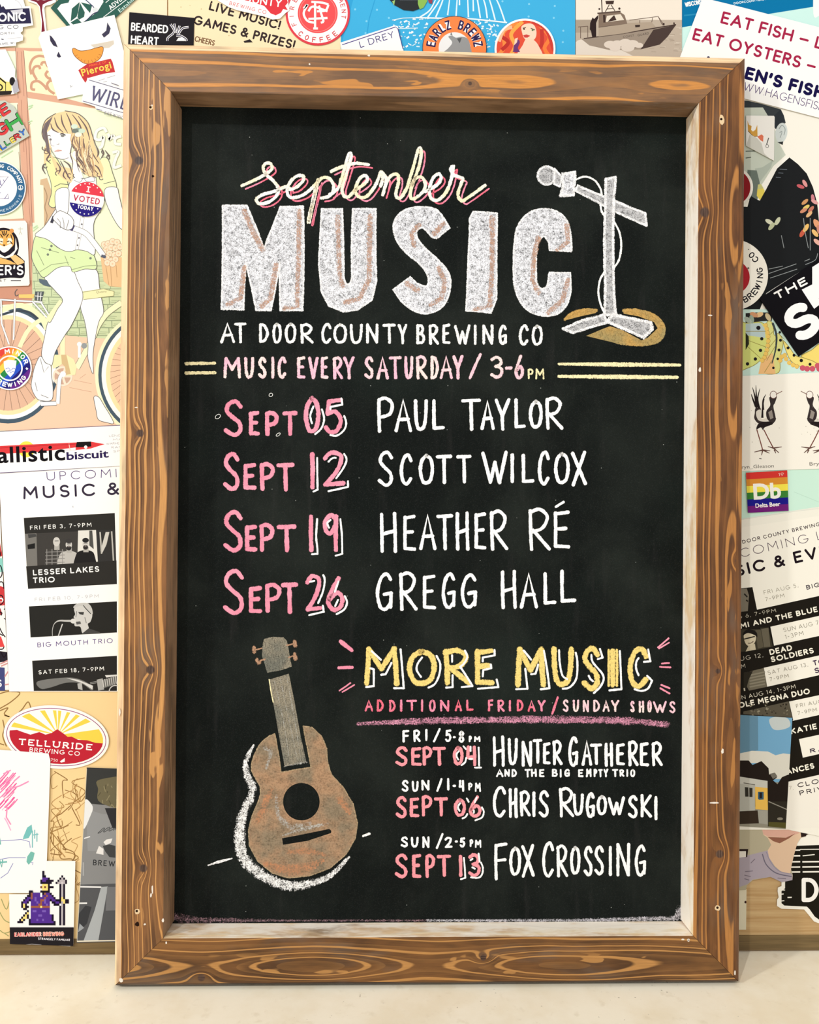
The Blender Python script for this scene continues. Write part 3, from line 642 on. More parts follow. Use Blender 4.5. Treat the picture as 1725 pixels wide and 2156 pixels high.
# --- block letters MUSIC
q = Z(440, 280, 4.3125); r = Z(800, 280, 4.0116)
BL = [(q((125, 660), (345, 660), (500, 1050), (650, 670), (855, 665), (850, 1610), (648, 1610), (643, 1180), (562, 1610), (430, 1610), (337, 1180), (315, 1605), (115, 1600)), False),
      (q((1025, 690), (1210, 690), (1225, 1310), (1240, 1365), (1262, 1380), (1285, 1365), (1300, 1310), (1308, 690), (1515, 690), (1520, 1350), (1480, 1515), (1350, 1605), (1220, 1622), (1090, 1570), (1020, 1430), (1000, 1200)), False),
      (smooth(r((440, 880), (380, 812), (340, 802), (310, 835), (320, 895), (380, 970), (500, 1080), (580, 1180), (597, 1280), (570, 1400), (500, 1490), (380, 1525), (270, 1490), (180, 1420)), 5) + r((110, 1325), (260, 1215)) + smooth(r((310, 1270), (380, 1296), (410, 1270), (400, 1190), (330, 1100), (220, 1010), (140, 900), (115, 790), (150, 700), (240, 640), (380, 625), (480, 650), (540, 720)), 5) + r((590, 800), (480, 890)), False),
      (r((790, 665), (990, 680), (985, 1400), (940, 1520), (730, 1500), (750, 1000), (760, 720)), False),
      (r((1620, 1000), (1430, 990)) + smooth(r((1430, 930), (1390, 872), (1352, 902), (1325, 970), (1320, 1200), (1332, 1280), (1370, 1318), (1415, 1285), (1430, 1180)), 5) + r((1610, 1180)) + smooth(r((1615, 1330), (1580, 1450), (1500, 1528), (1370, 1542), (1240, 1490), (1160, 1370), (1130, 1200), (1140, 900), (1180, 760), (1270, 670), (1390, 640), (1510, 670), (1590, 760), (1618, 900)), 5), False)]
TANS = [[q((320, 710), (400, 900), (490, 1060)), q((820, 710), (815, 1100), (800, 1580), (690, 1590)), q((320, 1220), (290, 1500), (170, 1560)), q((610, 1200), (560, 1500), (480, 1570))],
        [q((1170, 760), (1185, 1300), (1215, 1390)), q((1465, 760), (1455, 1330), (1370, 1500), (1240, 1540))],
        [r((290, 950), (265, 850), (330, 780)), r((540, 760), (460, 850)), r((500, 1140), (550, 1260), (520, 1400), (430, 1450)), r((230, 1270), (320, 1330))],
        [r((950, 720), (950, 1100), (930, 1460), (800, 1490))],
        [r((1580, 780), (1590, 920), (1500, 985)), r((1340, 890), (1300, 1050), (1290, 1250), (1340, 1350)), r((1590, 1240), (1540, 1420), (1420, 1520))]]
for (pl, sm_), tn, lb in zip(BL, TANS, 'MUSIC'):
    c = Chalk('chalk_lettering', 'big white block letter ' + lb + ' with brown shading')
    c.fill(pl, BLOCK, sm=sm_); c.outline(pl, 5.0, RIM, sm_) if len(pl) < 17 else c.stroke(pl + [pl[0]], 5.0, RIM, caps=False)
    for tline in tn: c.stroke(tline, 13, TAN)
    c.done()

# --- microphone on its stand
q = Z(1080, 320, 4.539)
c = Chalk('chalk_drawing', 'white chalk microphone on a stand with a curled cable')
c.fill(ell(*q((325, 225))[0], 19), GREYC); c.outline(ell(*q((325, 225))[0], 19, n=22), 6, RIM, True)
pl = q((400, 160), (470, 240), (450, 330), (395, 305)); c.fill(pl, GREYC); c.outline(pl, 5, RIM)
pl = q((475, 210), (595, 192), (590, 300), (580, 410), (455, 420), (480, 330)); c.fill(pl, BLOCK); c.outline(pl, 7, RIM)
pl = q((620, 320), (960, 460), (1265, 585), (1280, 705), (960, 560), (600, 370)); c.fill(pl, GREYC); c.outline(pl, 6, RIM)
pl = q((890, 260), (982, 242), (965, 450), (970, 1400), (985, 1550), (875, 1560), (885, 1300), (885, 500)); c.fill(pl, GREYC); c.outline(pl, 7, RIM)
pl = q((870, 1555), (660, 1610), (480, 1690), (580, 1728), (900, 1630)); c.fill(pl, GREYC); c.outline(pl, 7, RIM)
pl = q((955, 1555), (1320, 1632), (1335, 1690), (1250, 1775), (900, 1620)); c.fill(pl, GREYC); c.outline(pl, 8, RIM)
for st in (q((600, 265), (690, 235), (780, 270), (835, 345), (850, 410)), q((838, 500), (850, 570), (885, 620)), q((970, 670), (1020, 770), (1037, 900), (1015, 1030), (968, 1105)), q((882, 1140), (835, 1220), (818, 1350), (845, 1470), (880, 1540))): c.stroke(st, 5, WHITE2, sm=True)
c.done()
c = Chalk('chalk_drawing', 'gold chalk spotlight pool under the microphone stand')
c.fill(q((490, 1612), (560, 1535), (680, 1505), (812, 1512), (790, 1540), (650, 1570)), GOLD)
c.fill(q((1050, 1502), (1180, 1502), (1330, 1540), (1430, 1620), (1462, 1700), (1430, 1790), (1330, 1840), (1180, 1850), (1000, 1830), (700, 1758), (750, 1738), (850, 1695), (930, 1665), (1050, 1705), (1230, 1800), (1290, 1775), (1385, 1685), (1350, 1625), (1200, 1570), (1060, 1545)), GOLD)
c.stroke(q((500, 1600), (570, 1540), (690, 1510), (800, 1515)), 8, GOLD, sm=True); c.stroke(q((1060, 1515), (1180, 1515), (1330, 1555), (1420, 1625), (1445, 1700), (1415, 1785), (1320, 1830), (1180, 1840), (1000, 1820)), 9, GOLD, sm=True)
c.done()

# --- headline lines
def line(label, parts, name='chalk_lettering'):
    c = Chalk(name, label)
    for spec, w, mat, *y in parts: c.write(spec, w, mat, y[0] if y else None)
    return c
line('white capitals naming the venue under the word MUSIC', [('A 464 495;T 493 519;D 545 567;O 573 594;O 599 625;R 631 661;C 676 699;O 701 732;U 736 765;N 770 798;T 806 833;Y 838 858;B 876 896;R 902 925;E 931 949;W 956 991;I 999 1003;N 1015 1040;G 1049 1069;C 1092 1114;O 1119 1144', 7.0, WHITE2, ((464, 679, 722), (1144, 684, 727)))]).done()
line('pale pink capitals giving the weekly music hours', [('M 470 508;U 514 536;S 543 562;I 572 577;C 584 604;E 625 644;V 649 671;E 675 692;R 700 723;Y 723 747;S 767 788;A 793 819;T 819 846;U 851 871;R 875 901;D 906 925;A 926 954;Y 953 976', 7.6, SHELL, ((470, 752, 797), (976, 748, 799))),
     ('/ 987 1015 743 799;3 1032 1061 749 797;- 1064 1079 770 780;6 1083 1104 747 799', 7.6, SHELL), ('P 1111 1124 776 798;M 1127 1147 776 799', 4.5, CREAM)]).done()
for y in (765.5, 785.5): c = Chalk('chalk_line', 'short cream chalk rule left of the hours'); c.stroke([(392, y), (452, y - .8)], 8, CREAM); c.done()
for y, x1 in ((767.5, 1432), (793.5, 1426)): c = Chalk('chalk_line', 'long cream chalk rule right of the hours'); c.stroke([(1177, y - 1), (1300, y), (x1, y + 1)], [7, 10, 8], CREAM); c.done()

# --- dates
def date(label, spec, w, mat, shade, sw=4.6):
    c = line(label, [(spec, w, mat)])
    for st in shade: c.stroke(st, sw, WHITE, sm=len(st) > 2 and len(st) != 3 or False)
    return c.done()
def sh(*strokes): return strokes
date('pink chalk date SEPT 05', 'S 470 514 841 920;E 523 548 865 918;P 557 588 865 918;T 595 626 865 918;0 639 676 834 912;5 681 724 838 914', 10.5, PINK,
     [[(660, 856), (654, 872), (654, 880), (657, 891)], [(678, 862), (682, 876), (682, 888), (676, 903), (664, 914)], [(719, 839), (721, 852)], [(721, 852), (696, 857)], [(696, 857), (696, 862)], [(725, 876), (729, 890), (725, 905), (710, 917), (696, 916)]])
date('pink chalk date SEPT 12', 'S 469 507 952 1034;E 511 541 975 1032;P 546 580 973 1033;T 582 620 974 1035;1 656 660 952 1030;2 678 728 949 1027', 10.5, PINK,
     [[(668, 964), (669, 1031)], [(669, 1031), (660, 1035)], [(692, 972), (698, 966), (703, 964), (707, 964)], [(725, 956), (730, 968), (723, 986), (708, 1007)], [(733, 1013), (733, 1025)], [(733, 1025), (692, 1034)]])
date('pink chalk date SEPT 19', 'S 469 514 1074 1163;E 515 543 1105 1162;P 545 579 1101 1162;T 583 624 1104 1163;1 653 658 1083 1162;9 678 714 1080 1162', 10.5, PINK,
     [[(668, 1093), (666, 1129), (668, 1150), (669, 1166)], [(669, 1166), (657, 1167)], [(696, 1095), (690, 1100), (690, 1105), (693, 1111)], [(717, 1093), (720, 1124)], [(720, 1124), (721, 1166)], [(721, 1166), (707, 1170)]])
date('pink chalk date SEPT 26', 'S 468 517 1198 1295;E 523 553 1234 1292;P 557 594 1227 1290;T 592 627 1226 1292;2 642 680 1209 1290;6 685 727 1213 1288', 10.5, PINK,
     [[(653, 1225), (662, 1223)], [(681, 1211), (684, 1222), (680, 1246), (670, 1270)], [(680, 1275), (682, 1288)], [(682, 1288), (651, 1295)], [(713, 1224), (705, 1246)], [(712, 1263), (706, 1276)], [(726, 1255), (731, 1268), (725, 1283), (709, 1293)]])
line('white performer name beside the date SEPT 05', [('P 793 831 835 911;A 831 868 839 910;U 871 902 841 907;L 909 937 841 907;T 971 1013 839 907;A 1012 1042 842 905;Y 1042 1075 838 907;L 1082 1108 839 904;O 1113 1144 842 902;R 1147 1187 835 905', 8.2, WHITE)]).done()
line('white performer name beside the date SEPT 12', [('S 795 830 949 1025;C 841 870 955 1022;O 881 915 956 1020;T 918 952 957 1019;T 961 993 957 1018;W 1014 1069 949 1019;I 1077 1081 955 1017;L 1097 1126 956 1019;C 1132 1159 949 1022;O 1166 1201 952 1019;X 1203 1236 949 1024', 8.2, WHITE)]).done()
c = line('white performer name beside the date SEPT 19', [('H 799 838 1078 1164;E 848 877 1084 1161;A 883 919 1082 1158;T 919 954 1082 1158;H 959 990 1077 1159;E 998 1025 1079 1158;R 1030 1071 1073 1159;R 1111 1161 1069 1160;E 1164 1202 1075 1156', 8.2, WHITE)])
c.stroke([(1171, 1067), (1187, 1057)], 6.5, WHITE).done()
line('white performer name beside the date SEPT 26', [('G 790 830 1205 1286;R 839 880 1203 1286;E 889 919 1210 1284;G 929 962 1205 1282;G 969 1007 1207 1281;H 1054 1090 1200 1282;A 1095 1133 1205 1281;L 1143 1172 1205 1275;L 1178 1214 1200 1271', 8.2, WHITE)]).done()

# --- MORE MUSIC
c = line('yellow chalk heading MORE MUSIC with white drop shadow', [('M 765 842 1361 1444;O 855 922 1366 1444;R 931 993 1364 1443;E 998 1043 1365 1444;M 1084 1151 1362 1447;U 1160 1210 1361 1446;S 1224 1266 1360 1455;I 1287 1294 1366 1447;C 1320 1368 1361 1450', 13.0, YELLOW)])
c.write('I 1281 1283 1366 1446;I 1298 1300 1366 1446', 6, YELLOW)
q = Z(690, 1320, 4.423); r = Z(1060, 1320, 4.423)
for st in (q((410, 225), (495, 305)), q((400, 385), (430, 395)), q((430, 395), (430, 550)), q((430, 550), (360, 560)), q((595, 335), (540, 440)), q((540, 440), (500, 445)), q((680, 210), (710, 570)), q((710, 570), (620, 570)),
           q((880, 285), (840, 340), (830, 400), (870, 465)), q((1015, 270), (1050, 350), (1038, 450), (1000, 530), (940, 565)), q((1160, 265), (1160, 325)), q((1280, 220), (1300, 280), (1270, 340), (1235, 370)), q((1235, 370), (1350, 550)), q((1350, 550), (1250, 560)), q((1165, 450), (1165, 560)), q((1165, 560), (1105, 565)),
           q((1555, 215), (1555, 265)), q((1555, 265), (1445, 285)), q((1445, 285), (1445, 320)), q((1520, 350), (1525, 385)), q((1525, 385), (1450, 400)), q((1450, 400), (1445, 460)), q((1575, 490), (1590, 560)), q((1590, 560), (1400, 575)),
           r((190, 220), (260, 305)), r((205, 390), (225, 575)), r((225, 575), (120, 580)), r((325, 350), (300, 435)), r((300, 435), (260, 440)), r((378, 220), (430, 570)), r((430, 570), (350, 580)), r((520, 215), (525, 330), (550, 450), (595, 485)), r((675, 240), (690, 330), (680, 480), (620, 560), (555, 575)),
           r((900, 205), (925, 285)), r((925, 285), (880, 300)), r((820, 260), (835, 330), (930, 450), (915, 540), (845, 615)), r((795, 455), (812, 485), (835, 505)), r((1085, 225), (1100, 580)), r((1100, 580), (990, 590)), r((1350, 210), (1370, 320)), r((1370, 320), (1310, 325)), r((1260, 290), (1238, 330), (1238, 390), (1260, 450)), r((1340, 455), (1385, 500)), r((1385, 500), (1350, 570), (1290, 595), (1225, 580))):
    c.stroke(st, 4.8, WHITE, sm=len(st) > 2)
c.done()
for a, b, w in (((718, 1351), (741, 1369), 10), ((714, 1406), (742, 1405), 8), ((715, 1454), (738, 1438), 3.6), ((721, 1457), (746, 1442), 3.6), ((1386, 1363), (1408, 1344), 4), ((1388, 1365), (1409, 1353), 4), ((1394, 1397), (1409, 1396), 4), ((1390, 1404), (1412, 1405), 4), ((1393, 1442), (1410, 1449), 4.5), ((1391, 1449), (1410, 1460), 4.5)): c = Chalk('chalk_ray', 'pink chalk ray beside the yellow heading'); c.stroke([a, b], w, PINK); c.done()
line('coral chalk subheading for the extra shows', [('A 768 786;D 793 809;D 819 834;I 844 846;T 856 878;I 888 890;O 903 918;N 926 947;A 958 973;L 981 998;F 1027 1039;R 1047 1063;I 1073 1075;D 1088 1103;A 1111 1128;Y 1132 1149', 5.4, CORAL, ((768, 1473, 1498), (1149, 1473, 1498))), ('/ 1161 1177 1466 1505', 5.6, CORAL), ('S 1185 1198;U 1206 1220;N 1227 1241;D 1249 1264;A 1269 1284;Y 1287 1304;S 1327 1337;H 1345 1357;O 1363 1373;W 1375 1404;S 1409 1423', 5.0, SHELL, ((1185, 1473, 1498), (1423, 1476, 1501)))]).done()
c = Chalk('chalk_line', 'broad grainy pink underline'); c.stroke([(754, 1524), (893, 1518), (1080, 1515), (1196, 1515), (1309, 1517), (1404, 1525)], [8, 15, 17, 18, 17, 14], BAND, sm=True); c.stroke([(900, 1519), (1196, 1517), (1380, 1520)], [6, 12, 8], BAND, sm=True); c.done()

# --- Friday and Sunday shows
line('small white time above the date SEPT 04', [('F 847 862 1537 1563;R 870 886 1536 1562;I 897 899 1535 1560;/ 912 928 1533 1563;5 937 951 1536 1562;- 954 960 1549 1555;8 965 979 1538 1564', 5.2, WHITE), ('P 987 994 1549 1562;M 998 1012 1550 1562', 4.0, WHITE)]).done()
date('rose chalk date SEPT 04', 'S 832 860 1571 1613;E 865 889 1573 1613;P 889 911 1571 1612;T 911 939 1572 1612;0 953 977 1570 1611;4 981 1006 1570 1613', 7.8, ROSE,
     [[(966, 1582), (962, 1587), (962, 1593), (965, 1599)], [(976, 1571), (981, 1577)], [(982, 1595), (980, 1604), (976, 1608), (972, 1611)], [(991, 1572), (991, 1581)], [(988, 1598), (995, 1598)], [(1008, 1574), (1009, 1612)], [(1000, 1616), (1013, 1616)]], 4.2)
line('white band name beside the date SEPT 04', [('H 1037 1064 1549 1614;U 1069 1091 1554 1611;N 1098 1121 1560 1614;T 1122 1142 1555 1608;E 1143 1160 1563 1610;R 1163 1185 1558 1611;G 1196 1219 1550 1614;A 1225 1247 1558 1612;T 1243 1268 1565 1610;H 1273 1292 1563 1614;E 1297 1317 1565 1612;R 1322 1345 1559 1613;E 1347 1367 1563 1614;R 1372 1396 1561 1613', 7.2, WHITE)]).done()
line('tiny white capitals under the first band name', [('A 1045 1060;N 1062 1074;D 1077 1089;T 1105 1117;H 1118 1131;E 1135 1147;B 1162 1175;I 1180 1182;G 1188 1201;E 1217 1229;M 1234 1246;P 1250 1258;T 1260 1269;Y 1271 1281;T 1289 1302;R 1304 1315;I 1320 1322;O 1327 1338', 4.3, WHITE, ((1045, 1619, 1636), (1338, 1619, 1636)))]).done()
line('small white time above the date SEPT 06', [('S 846 861 1642 1667;U 867 882 1644 1667;N 887 905 1642 1664;/ 919 932 1638 1667;1 943 945 1638 1664;- 953 960 1652 1657;4 966 979 1642 1667', 5.2, WHITE), ('P 986 995 1648 1664;M 1000 1013 1648 1667', 4.0, WHITE)]).done()
date('rose chalk date SEPT 06', 'S 833 858 1676 1723;E 862 884 1679 1721;P 887 911 1674 1719;T 914 943 1678 1719;0 955 982 1680 1719;6 986 1015 1675 1721', 7.8, ROSE,
     [[(969, 1691), (965, 1697), (965, 1702), (968, 1707)], [(983, 1681), (987, 1688)], [(984, 1714), (982, 1718), (979, 1721), (974, 1723)], [(1004, 1679), (1000, 1689)], [(998, 1706), (998, 1711)], [(1015, 1700), (1019, 1709), (1015, 1721), (1001, 1727)]], 4.2)
line('white performer name beside the date SEPT 06', [('C 1037 1067 1655 1721;H 1071 1091 1659 1722;R 1094 1118 1664 1719;I 1123 1126 1667 1720;S 1134 1157 1664 1721;R 1176 1210 1657 1721;U 1206 1230 1671 1717;G 1233 1254 1668 1722;O 1256 1279 1674 1716;W 1280 1316 1677 1716;S 1322 1344 1674 1723;K 1348 1374 1672 1721;I 1379 1384 1676 1727', 7.2, WHITE)]).done()
line('small white time above the date SEPT 13', [('S 844 860 1761 1784;U 865 882 1762 1784;N 889 905 1761 1785;/ 918 934 1754 1787;2 936 953 1762 1786;- 958 964 1769 1774;5 968 980 1763 1784', 5.2, WHITE), ('P 989 997 1767 1783;M 1000 1014 1768 1785', 4.0, WHITE)]).done()
date('rose chalk date SEPT 13', 'S 831 860 1797 1849;E 867 888 1798 1849;P 895 917 1798 1848;T 920 950 1799 1846;1 967 973 1800 1846;3 985 1013 1796 1846', 8.2, ROSE,
     [[(977, 1806), (980, 1848)], [(980, 1848), (971, 1851)], [(1008, 1797), (1010, 1814)], [(991, 1811), (995, 1808)], [(995, 1826), (1000, 1829)], [(1013, 1816), (1017, 1827), (1015, 1841), (1007, 1848), (992, 1847)]], 4.2)
line('white band name beside the date SEPT 13', [('F 1040 1069 1774 1853;O 1072 1098 1782 1843;X 1098 1126 1777 1848;C 1141 1168 1772 1847;R 1171 1197 1778 1847;O 1200 1223 1781 1841;S 1229 1249 1781 1845;S 1251 1273 1780 1843;I 1284 1287 1781 1844;N 1297 1328 1775 1845;G 1336 1362 1778 1845', 7.2, WHITE)]).done()

# --- ukulele
q = Z(500, 1320, 6.635); r = Z(420, 1560, 4.539)
c = Chalk('chalk_drawing', 'brown chalk ukulele body with round dark sound hole and bridge')
body = q((520, 1492), (450, 1520), (380, 1572), (320, 1630), (280, 1695), (235, 1790), (200, 1900), (195, 2000)) + r((520, 330), (580, 430), (585, 500), (570, 560), (510, 700), (470, 850), (478, 1000), (560, 1150), (700, 1262), (850, 1308), (1050, 1288), (1250, 1215), (1400, 1085), (1490, 930), (1510, 780), (1470, 600), (1380, 450), (1270, 330)) + q((1290, 2000), (1255, 1850), (1250, 1700), (1180, 1530), (1040, 1400), (920, 1385), (960, 1600), (1000, 1800), (1030, 1960), (610, 2030), (580, 1800), (545, 1600))
hole = ell(634.8, 1687.8, 38.5, 39.5, n=36); bridge = r((790, 930), (1000, 890), (1240, 840), (1262, 858), (1258, 880), (1030, 955), (800, 992))
c.fill(body, SOUND, holes=[hole, bridge])
c.outline(body, 3.0, chalk_mat('tan_chalk_rim', (196, 172, 138), cover=0.6, grain=0.6, edge=1.3))
c.stroke(r((640, 1180), (850, 1230), (1060, 1200), (1180, 1140)), [14, 28, 24, 12], ORANGE, sm=True); c.stroke(r((850, 1060), (1050, 1050), (1200, 1090)), [10, 18, 10], ORANGE, sm=True); c.stroke(r((1340, 560), (1400, 620), (1440, 700)), [16, 22, 8], ORANGE, sm=True); c.stroke(r((690, 470), (620, 620), (560, 760)), [14, 22, 14], ORANGE, sm=True)
c.stroke(r((740, 500), (740, 640), (790, 760), (900, 820), (1060, 780)), [5, 10, 14, 18, 8], PALE, sm=True); c.stroke(r((1230, 790), (1040, 830), (800, 900)), [6, 10, 4], PALE, sm=True); c.stroke(r((620, 60), (680, 110), (640, 260)), [10, 12, 6], PALE, sm=True)
c.done()
c = Chalk('chalk_drawing', 'grey brown chalk ukulele neck and headstock with four pegs')
hd = q((380, 172), (500, 145), (640, 152), (690, 200), (720, 380), (752, 548), (600, 600), (422, 632), (352, 400), (362, 230)); c.fill(hd, NECK); c.outline(hd, 2.5, NECK)
nk = q((445, 735), (720, 652), (800, 1050), (880, 1500), (965, 1890), (660, 1950), (570, 1450), (500, 1050)); c.fill(nk, NECK); c.stroke([nk[0], nk[-1]], 2.5, CREAM); c.stroke(q((660, 1945), (965, 1890)), 5, PALE)
for a in (q((520, 760), (640, 1300), (720, 1800)), q((600, 720), (720, 1300), (840, 1850)), q((690, 700), (800, 1300), (880, 1800))): c.stroke(a, 2.2, PALE, sm=True)
for st in (q((230, 290), (235, 350)), q((275, 460), (300, 500)), q((800, 200), (808, 260)), q((800, 380), (812, 440))): c.stroke(st, 10, PEG)
for st in (q((250, 320), (340, 298)), q((320, 470), (385, 452)), q((690, 255), (790, 235)), q((715, 425), (790, 400))): c.stroke(st, 4, PEG)
c.done()
c = Chalk('chalk_drawing', 'white chalk outline swept round the left of the ukulele')
c.stroke(r((520, 40), (470, 130), (440, 230), (462, 340), (505, 430), (490, 540), (440, 640), (400, 760), (385, 900), (395, 1040), (450, 1155), (570, 1262), (720, 1345), (880, 1385), (1050, 1362), (1250, 1285), (1430, 1110)), [5, 11, 14, 18, 20, 18, 18, 22, 25, 26, 27, 26, 24, 24, 18, 14, 7], chalk_mat('white_chalk_sweep', (255, 255, 255), cover=0.66, grain=0.9, gscale=620, edge=1.6), sm=True)
c.stroke(r((85, 1188), (200, 1150), (310, 1122)), [4, 7, 3], RIM); c.stroke(r((1565, 908), (1625, 886)), 6, WHITE2)
c.done()
# scraps of old paint on the slate
for x, y, a, b in ((570.5, 831.5, 4, 3.4), (586, 915, 5, 2.4), (459, 877, 6, 4)):
    c = Chalk('chalk_fleck', 'small pale ring mark left on the slate'); c.outline(ell(x, y, a, b, rot=-35, n=10), 1.2, WHITE2, True); c.done()

# ================================================================= PAPERS AND STICKERS LEFT OF THE BOARD
K = (38, 30, 58); INK = (40, 38, 48); WH = (253, 253, 251); OUT = (96, 96, 100)
def rect(x0, y0, x1, y1): return [(x0, y0), (x1, y0), (x1, y1), (x0, y1)]

# cream sheet at the top
s = Sheet('poster', rect(-60, -60, 352, 130), (246, 232, 198), 0, 'plain cream poster sheet behind the tent sticker at the top left', 'poster')
s.line([(140, -10), (138, 110)], 1.0, (236, 220, 184)); s.build()

# bicycle poster
s = Sheet('poster', [(-70, 99), (300, 108), (300, 905), (-70, 912)], (240, 249, 218), 1, 'illustrated poster of a woman riding a cream bicycle', 'poster')
q1, q2, q3, q4 = Z(0, 0, 6.389), Z(0, 180, 6.389), Z(0, 450, 6.389), Z(0, 680, 6.389)
TIM, TIMD = (222, 172, 146), (176, 126, 108)
s.poly(q1((-300, 640), (640, 645), (660, 700), (-300, 690)), TIM)
s.poly(q1((325, 685), (640, 730), (780, 1300), (350, 1236)), (250, 242, 200))
for st in (q1((430, 1010), (410, 900), (450, 800), (530, 760), (620, 775)), q1((500, 1080), (450, 980), (470, 910), (530, 900), (545, 940)), q1((560, 890), (575, 850), (620, 850), (650, 900), (700, 910)), q1((650, 960), (620, 1010), (660, 1060), (720, 1060)), q1((480, 1215), (430, 1200), (440, 1120), (520, 1100), (600, 1160), (640, 1215)), q1((740, 1270), (670, 1220), (640, 1150), (670, 1100), (720, 1090))): s.line(st, 5.5, (208, 158, 130), sm=True)
s.poly(q1((350, 1236), (780, 1300), (1300, 1440), (1300, 1470), (380, 1325)), TIM)
s.poly(q2((-300, 130), (330, 120), (330, 240), (-300, 250)), TIM)
s.poly(q1((215, 640), (325, 640), (375, 1330), (440, 2000), (470, 3000), (330, 3000), (250, 1500)), TIM)
s.poly(q3((-300, 100), (440, 60), (470, 900), (-300, 900)), TIM); s.poly(q3((-300, 900), (480, 900), (520, 1200), (-300, 1250)), (206, 150, 126))
for a in (q1((240, 700), (262, 1260)), q1((290, 700), (330, 1300)), q2((290, 200), (330, 900)), q2((340, 500), (395, 1500)), q2((260, 900), (320, 1750)), q3((400, 100), (440, 800)), q2((370, 1200), (420, 1900))): s.line(a, 1.0, TIMD)
for a in (q1((215, 640), (250, 1330)), q1((325, 690), (372, 1330)), q2((372, 180), (440, 1900)), q2((240, 260), (320, 1800))): s.line(a, 1.2, (150, 110, 96))
s.poly(q2((550, 1270), (640, 1250), (760, 1600), (740, 1700), (600, 1917), (590, 1350), (545, 1340)), (214, 184, 148)); s.line(q2((600, 1380), (640, 1500), (610, 1640), (640, 1760), (610, 1880)), 2, (170, 140, 110), sm=True)
# stone wall and ground
s.poly(q3((440, 640), (1700, 640), (1700, 2100), (440, 2100)), (206, 220, 178))
for y in range(700, 1650, 105):
    s.line(q3((450, y), (900, y + random.uniform(-8, 8)), (1300, y + random.uniform(-8, 8)), (1650, y)), 1.6, (150, 166, 134), sm=True)
    for k in range(6):
        x = 480 + k * 200 + random.uniform(-50, 50) ; s.line(q3((x, y), (x + 5, y + 100)), 1.4, (150, 166, 134)); s.line(q3((x + 30, y + 50), (x + 140, y + 56)), 1.2, (178, 192, 154)); s.line(q3((x + 20, y + 74), (x + 120, y + 80)), 1.0, (166, 180, 142))
s.poly(q4((-300, 90), (460, 60), (900, 170), (1180, 200), (1700, 230), (1700, 1450), (-300, 1450)), (242, 206, 178))
for a in (q4((1000, 770), (1240, 820)), q4((940, 870), (1240, 930)), q4((1080, 750), (1160, 690))): s.line(a, 1, (206, 164, 140))
# rear wheel
wx, wy = 18, 769
s.disc(wx, wy, 106, (226, 184, 158), ry=121); s.poly(ell(wx, wy, 108, 123, n=48), (72, 92, 108), holes=[ell(wx, wy, 101, 114, n=48)])
s.poly(ell(wx, wy, 101, 114, n=48), (255, 255, 255), holes=[ell(wx, wy, 93, 105, n=48)]); s.poly(ell(wx, wy, 93, 105, n=48), (252, 228, 178), holes=[ell(wx, wy, 84, 96, n=48)])
for i in range(30):
    a = 2 * math.pi * i / 30; b = a + (0.5 if i % 2 else -0.5); s.line([(wx + 8 * math.cos(b), wy + 8 * math.sin(b)), (wx + 84 * math.cos(a), wy + 96 * math.sin(a))], 0.8, (120, 96, 84))
s.line(q3((-100, 1380), (40, 1300), (230, 1240), (400, 1270), (560, 1400), (640, 1560)), 11, (238, 240, 196), sm=True); s.line(q3((-100, 1400), (40, 1360), (230, 1310), (400, 1330), (520, 1420)), 5, (62, 72, 84), sm=True)
for a in (q3((10, 1160), (580, 1195)), q3((20, 1160), (30, 1480), (130, 1760)), q3((210, 1150), (190, 1700)), q3((440, 1180), (640, 1400)), q3((560, 1200), (660, 1360))): s.line(a, 4.4, OUT); s.line(a, 3.2, WH)
s.poly(q3((480, 1050), (600, 1050), (570, 1180), (470, 1165)), (88, 96, 100)); s.lines([q3((520, 1060), (515, 1170)), q3((560, 1060), (548, 1175)), q3((480, 1110), (585, 1118))], 1.4, WH)
s.poly(q3((260, 1090), (470, 1085), (460, 1140), (265, 1135)), (240, 204, 120)); s.line(q3((240, 1020), (210, 1060), (220, 1110), (260, 1090)), 1.4, OUT, sm=True)
s.line(q3((840, 1180), (760, 1290), (680, 1400), (640, 1480)), 12, (240, 240, 196), sm=True); s.line(q3((620, 1400), (480, 1480), (370, 1597)) + q4((270, 330)), 9, (240, 240, 196), sm=True)
# front wheel
fx, fy = 322, 790
s.disc(fx, fy, 112, (238, 202, 172), ry=124); s.poly(ell(fx, fy, 121, 134, n=56), (242, 242, 206), holes=[ell(fx, fy, 114, 127, n=56)]); s.poly(ell(fx, fy, 114, 127, n=56), (72, 92, 108), holes=[ell(fx, fy, 107, 119, n=56)])
s.poly(ell(fx, fy, 107, 119, n=56), WH, holes=[ell(fx, fy, 98, 110, n=56)]); s.poly(ell(fx, fy, 98, 110, n=56), (252, 228, 178), holes=[ell(fx, fy, 89, 101, n=56)])
for i in range(14): a = math.pi * (0.72 + 0.6 * i / 14); s.line([(fx + 89 * math.cos(a), fy + 101 * math.sin(a)), (fx + 40 * math.cos(a + .3), fy + 46 * math.sin(a + .3))], 0.8, (150, 116, 96))
# basket and flowers
s.poly(q3((1360, 590), (1650, 590), (1650, 995), (1480, 980), (1400, 910)), (232, 196, 150)); s.lines([q3((1420, 640), (1470, 960)), q3((1490, 640), (1510, 980)), q3((1570, 700), (1580, 860))], 1.2, (190, 150, 108))
for x, y in ((1410, 420), (1460, 410), (1520, 380), (1580, 390), (1440, 480), (1500, 460), (1560, 470), (1620, 450), (1400, 520), (1480, 540), (1550, 560), (1600, 540), (1440, 600), (1500, 640), (1560, 620), (1450, 665), (1520, 680)):
    p = q3((x, y))[0]; s.disc(p[0], p[1], 7, (196, 160, 130)); s.disc(p[0], p[1], 6.2, (250, 226, 200)); s.disc(p[0], p[1], 2, (236, 200, 168))
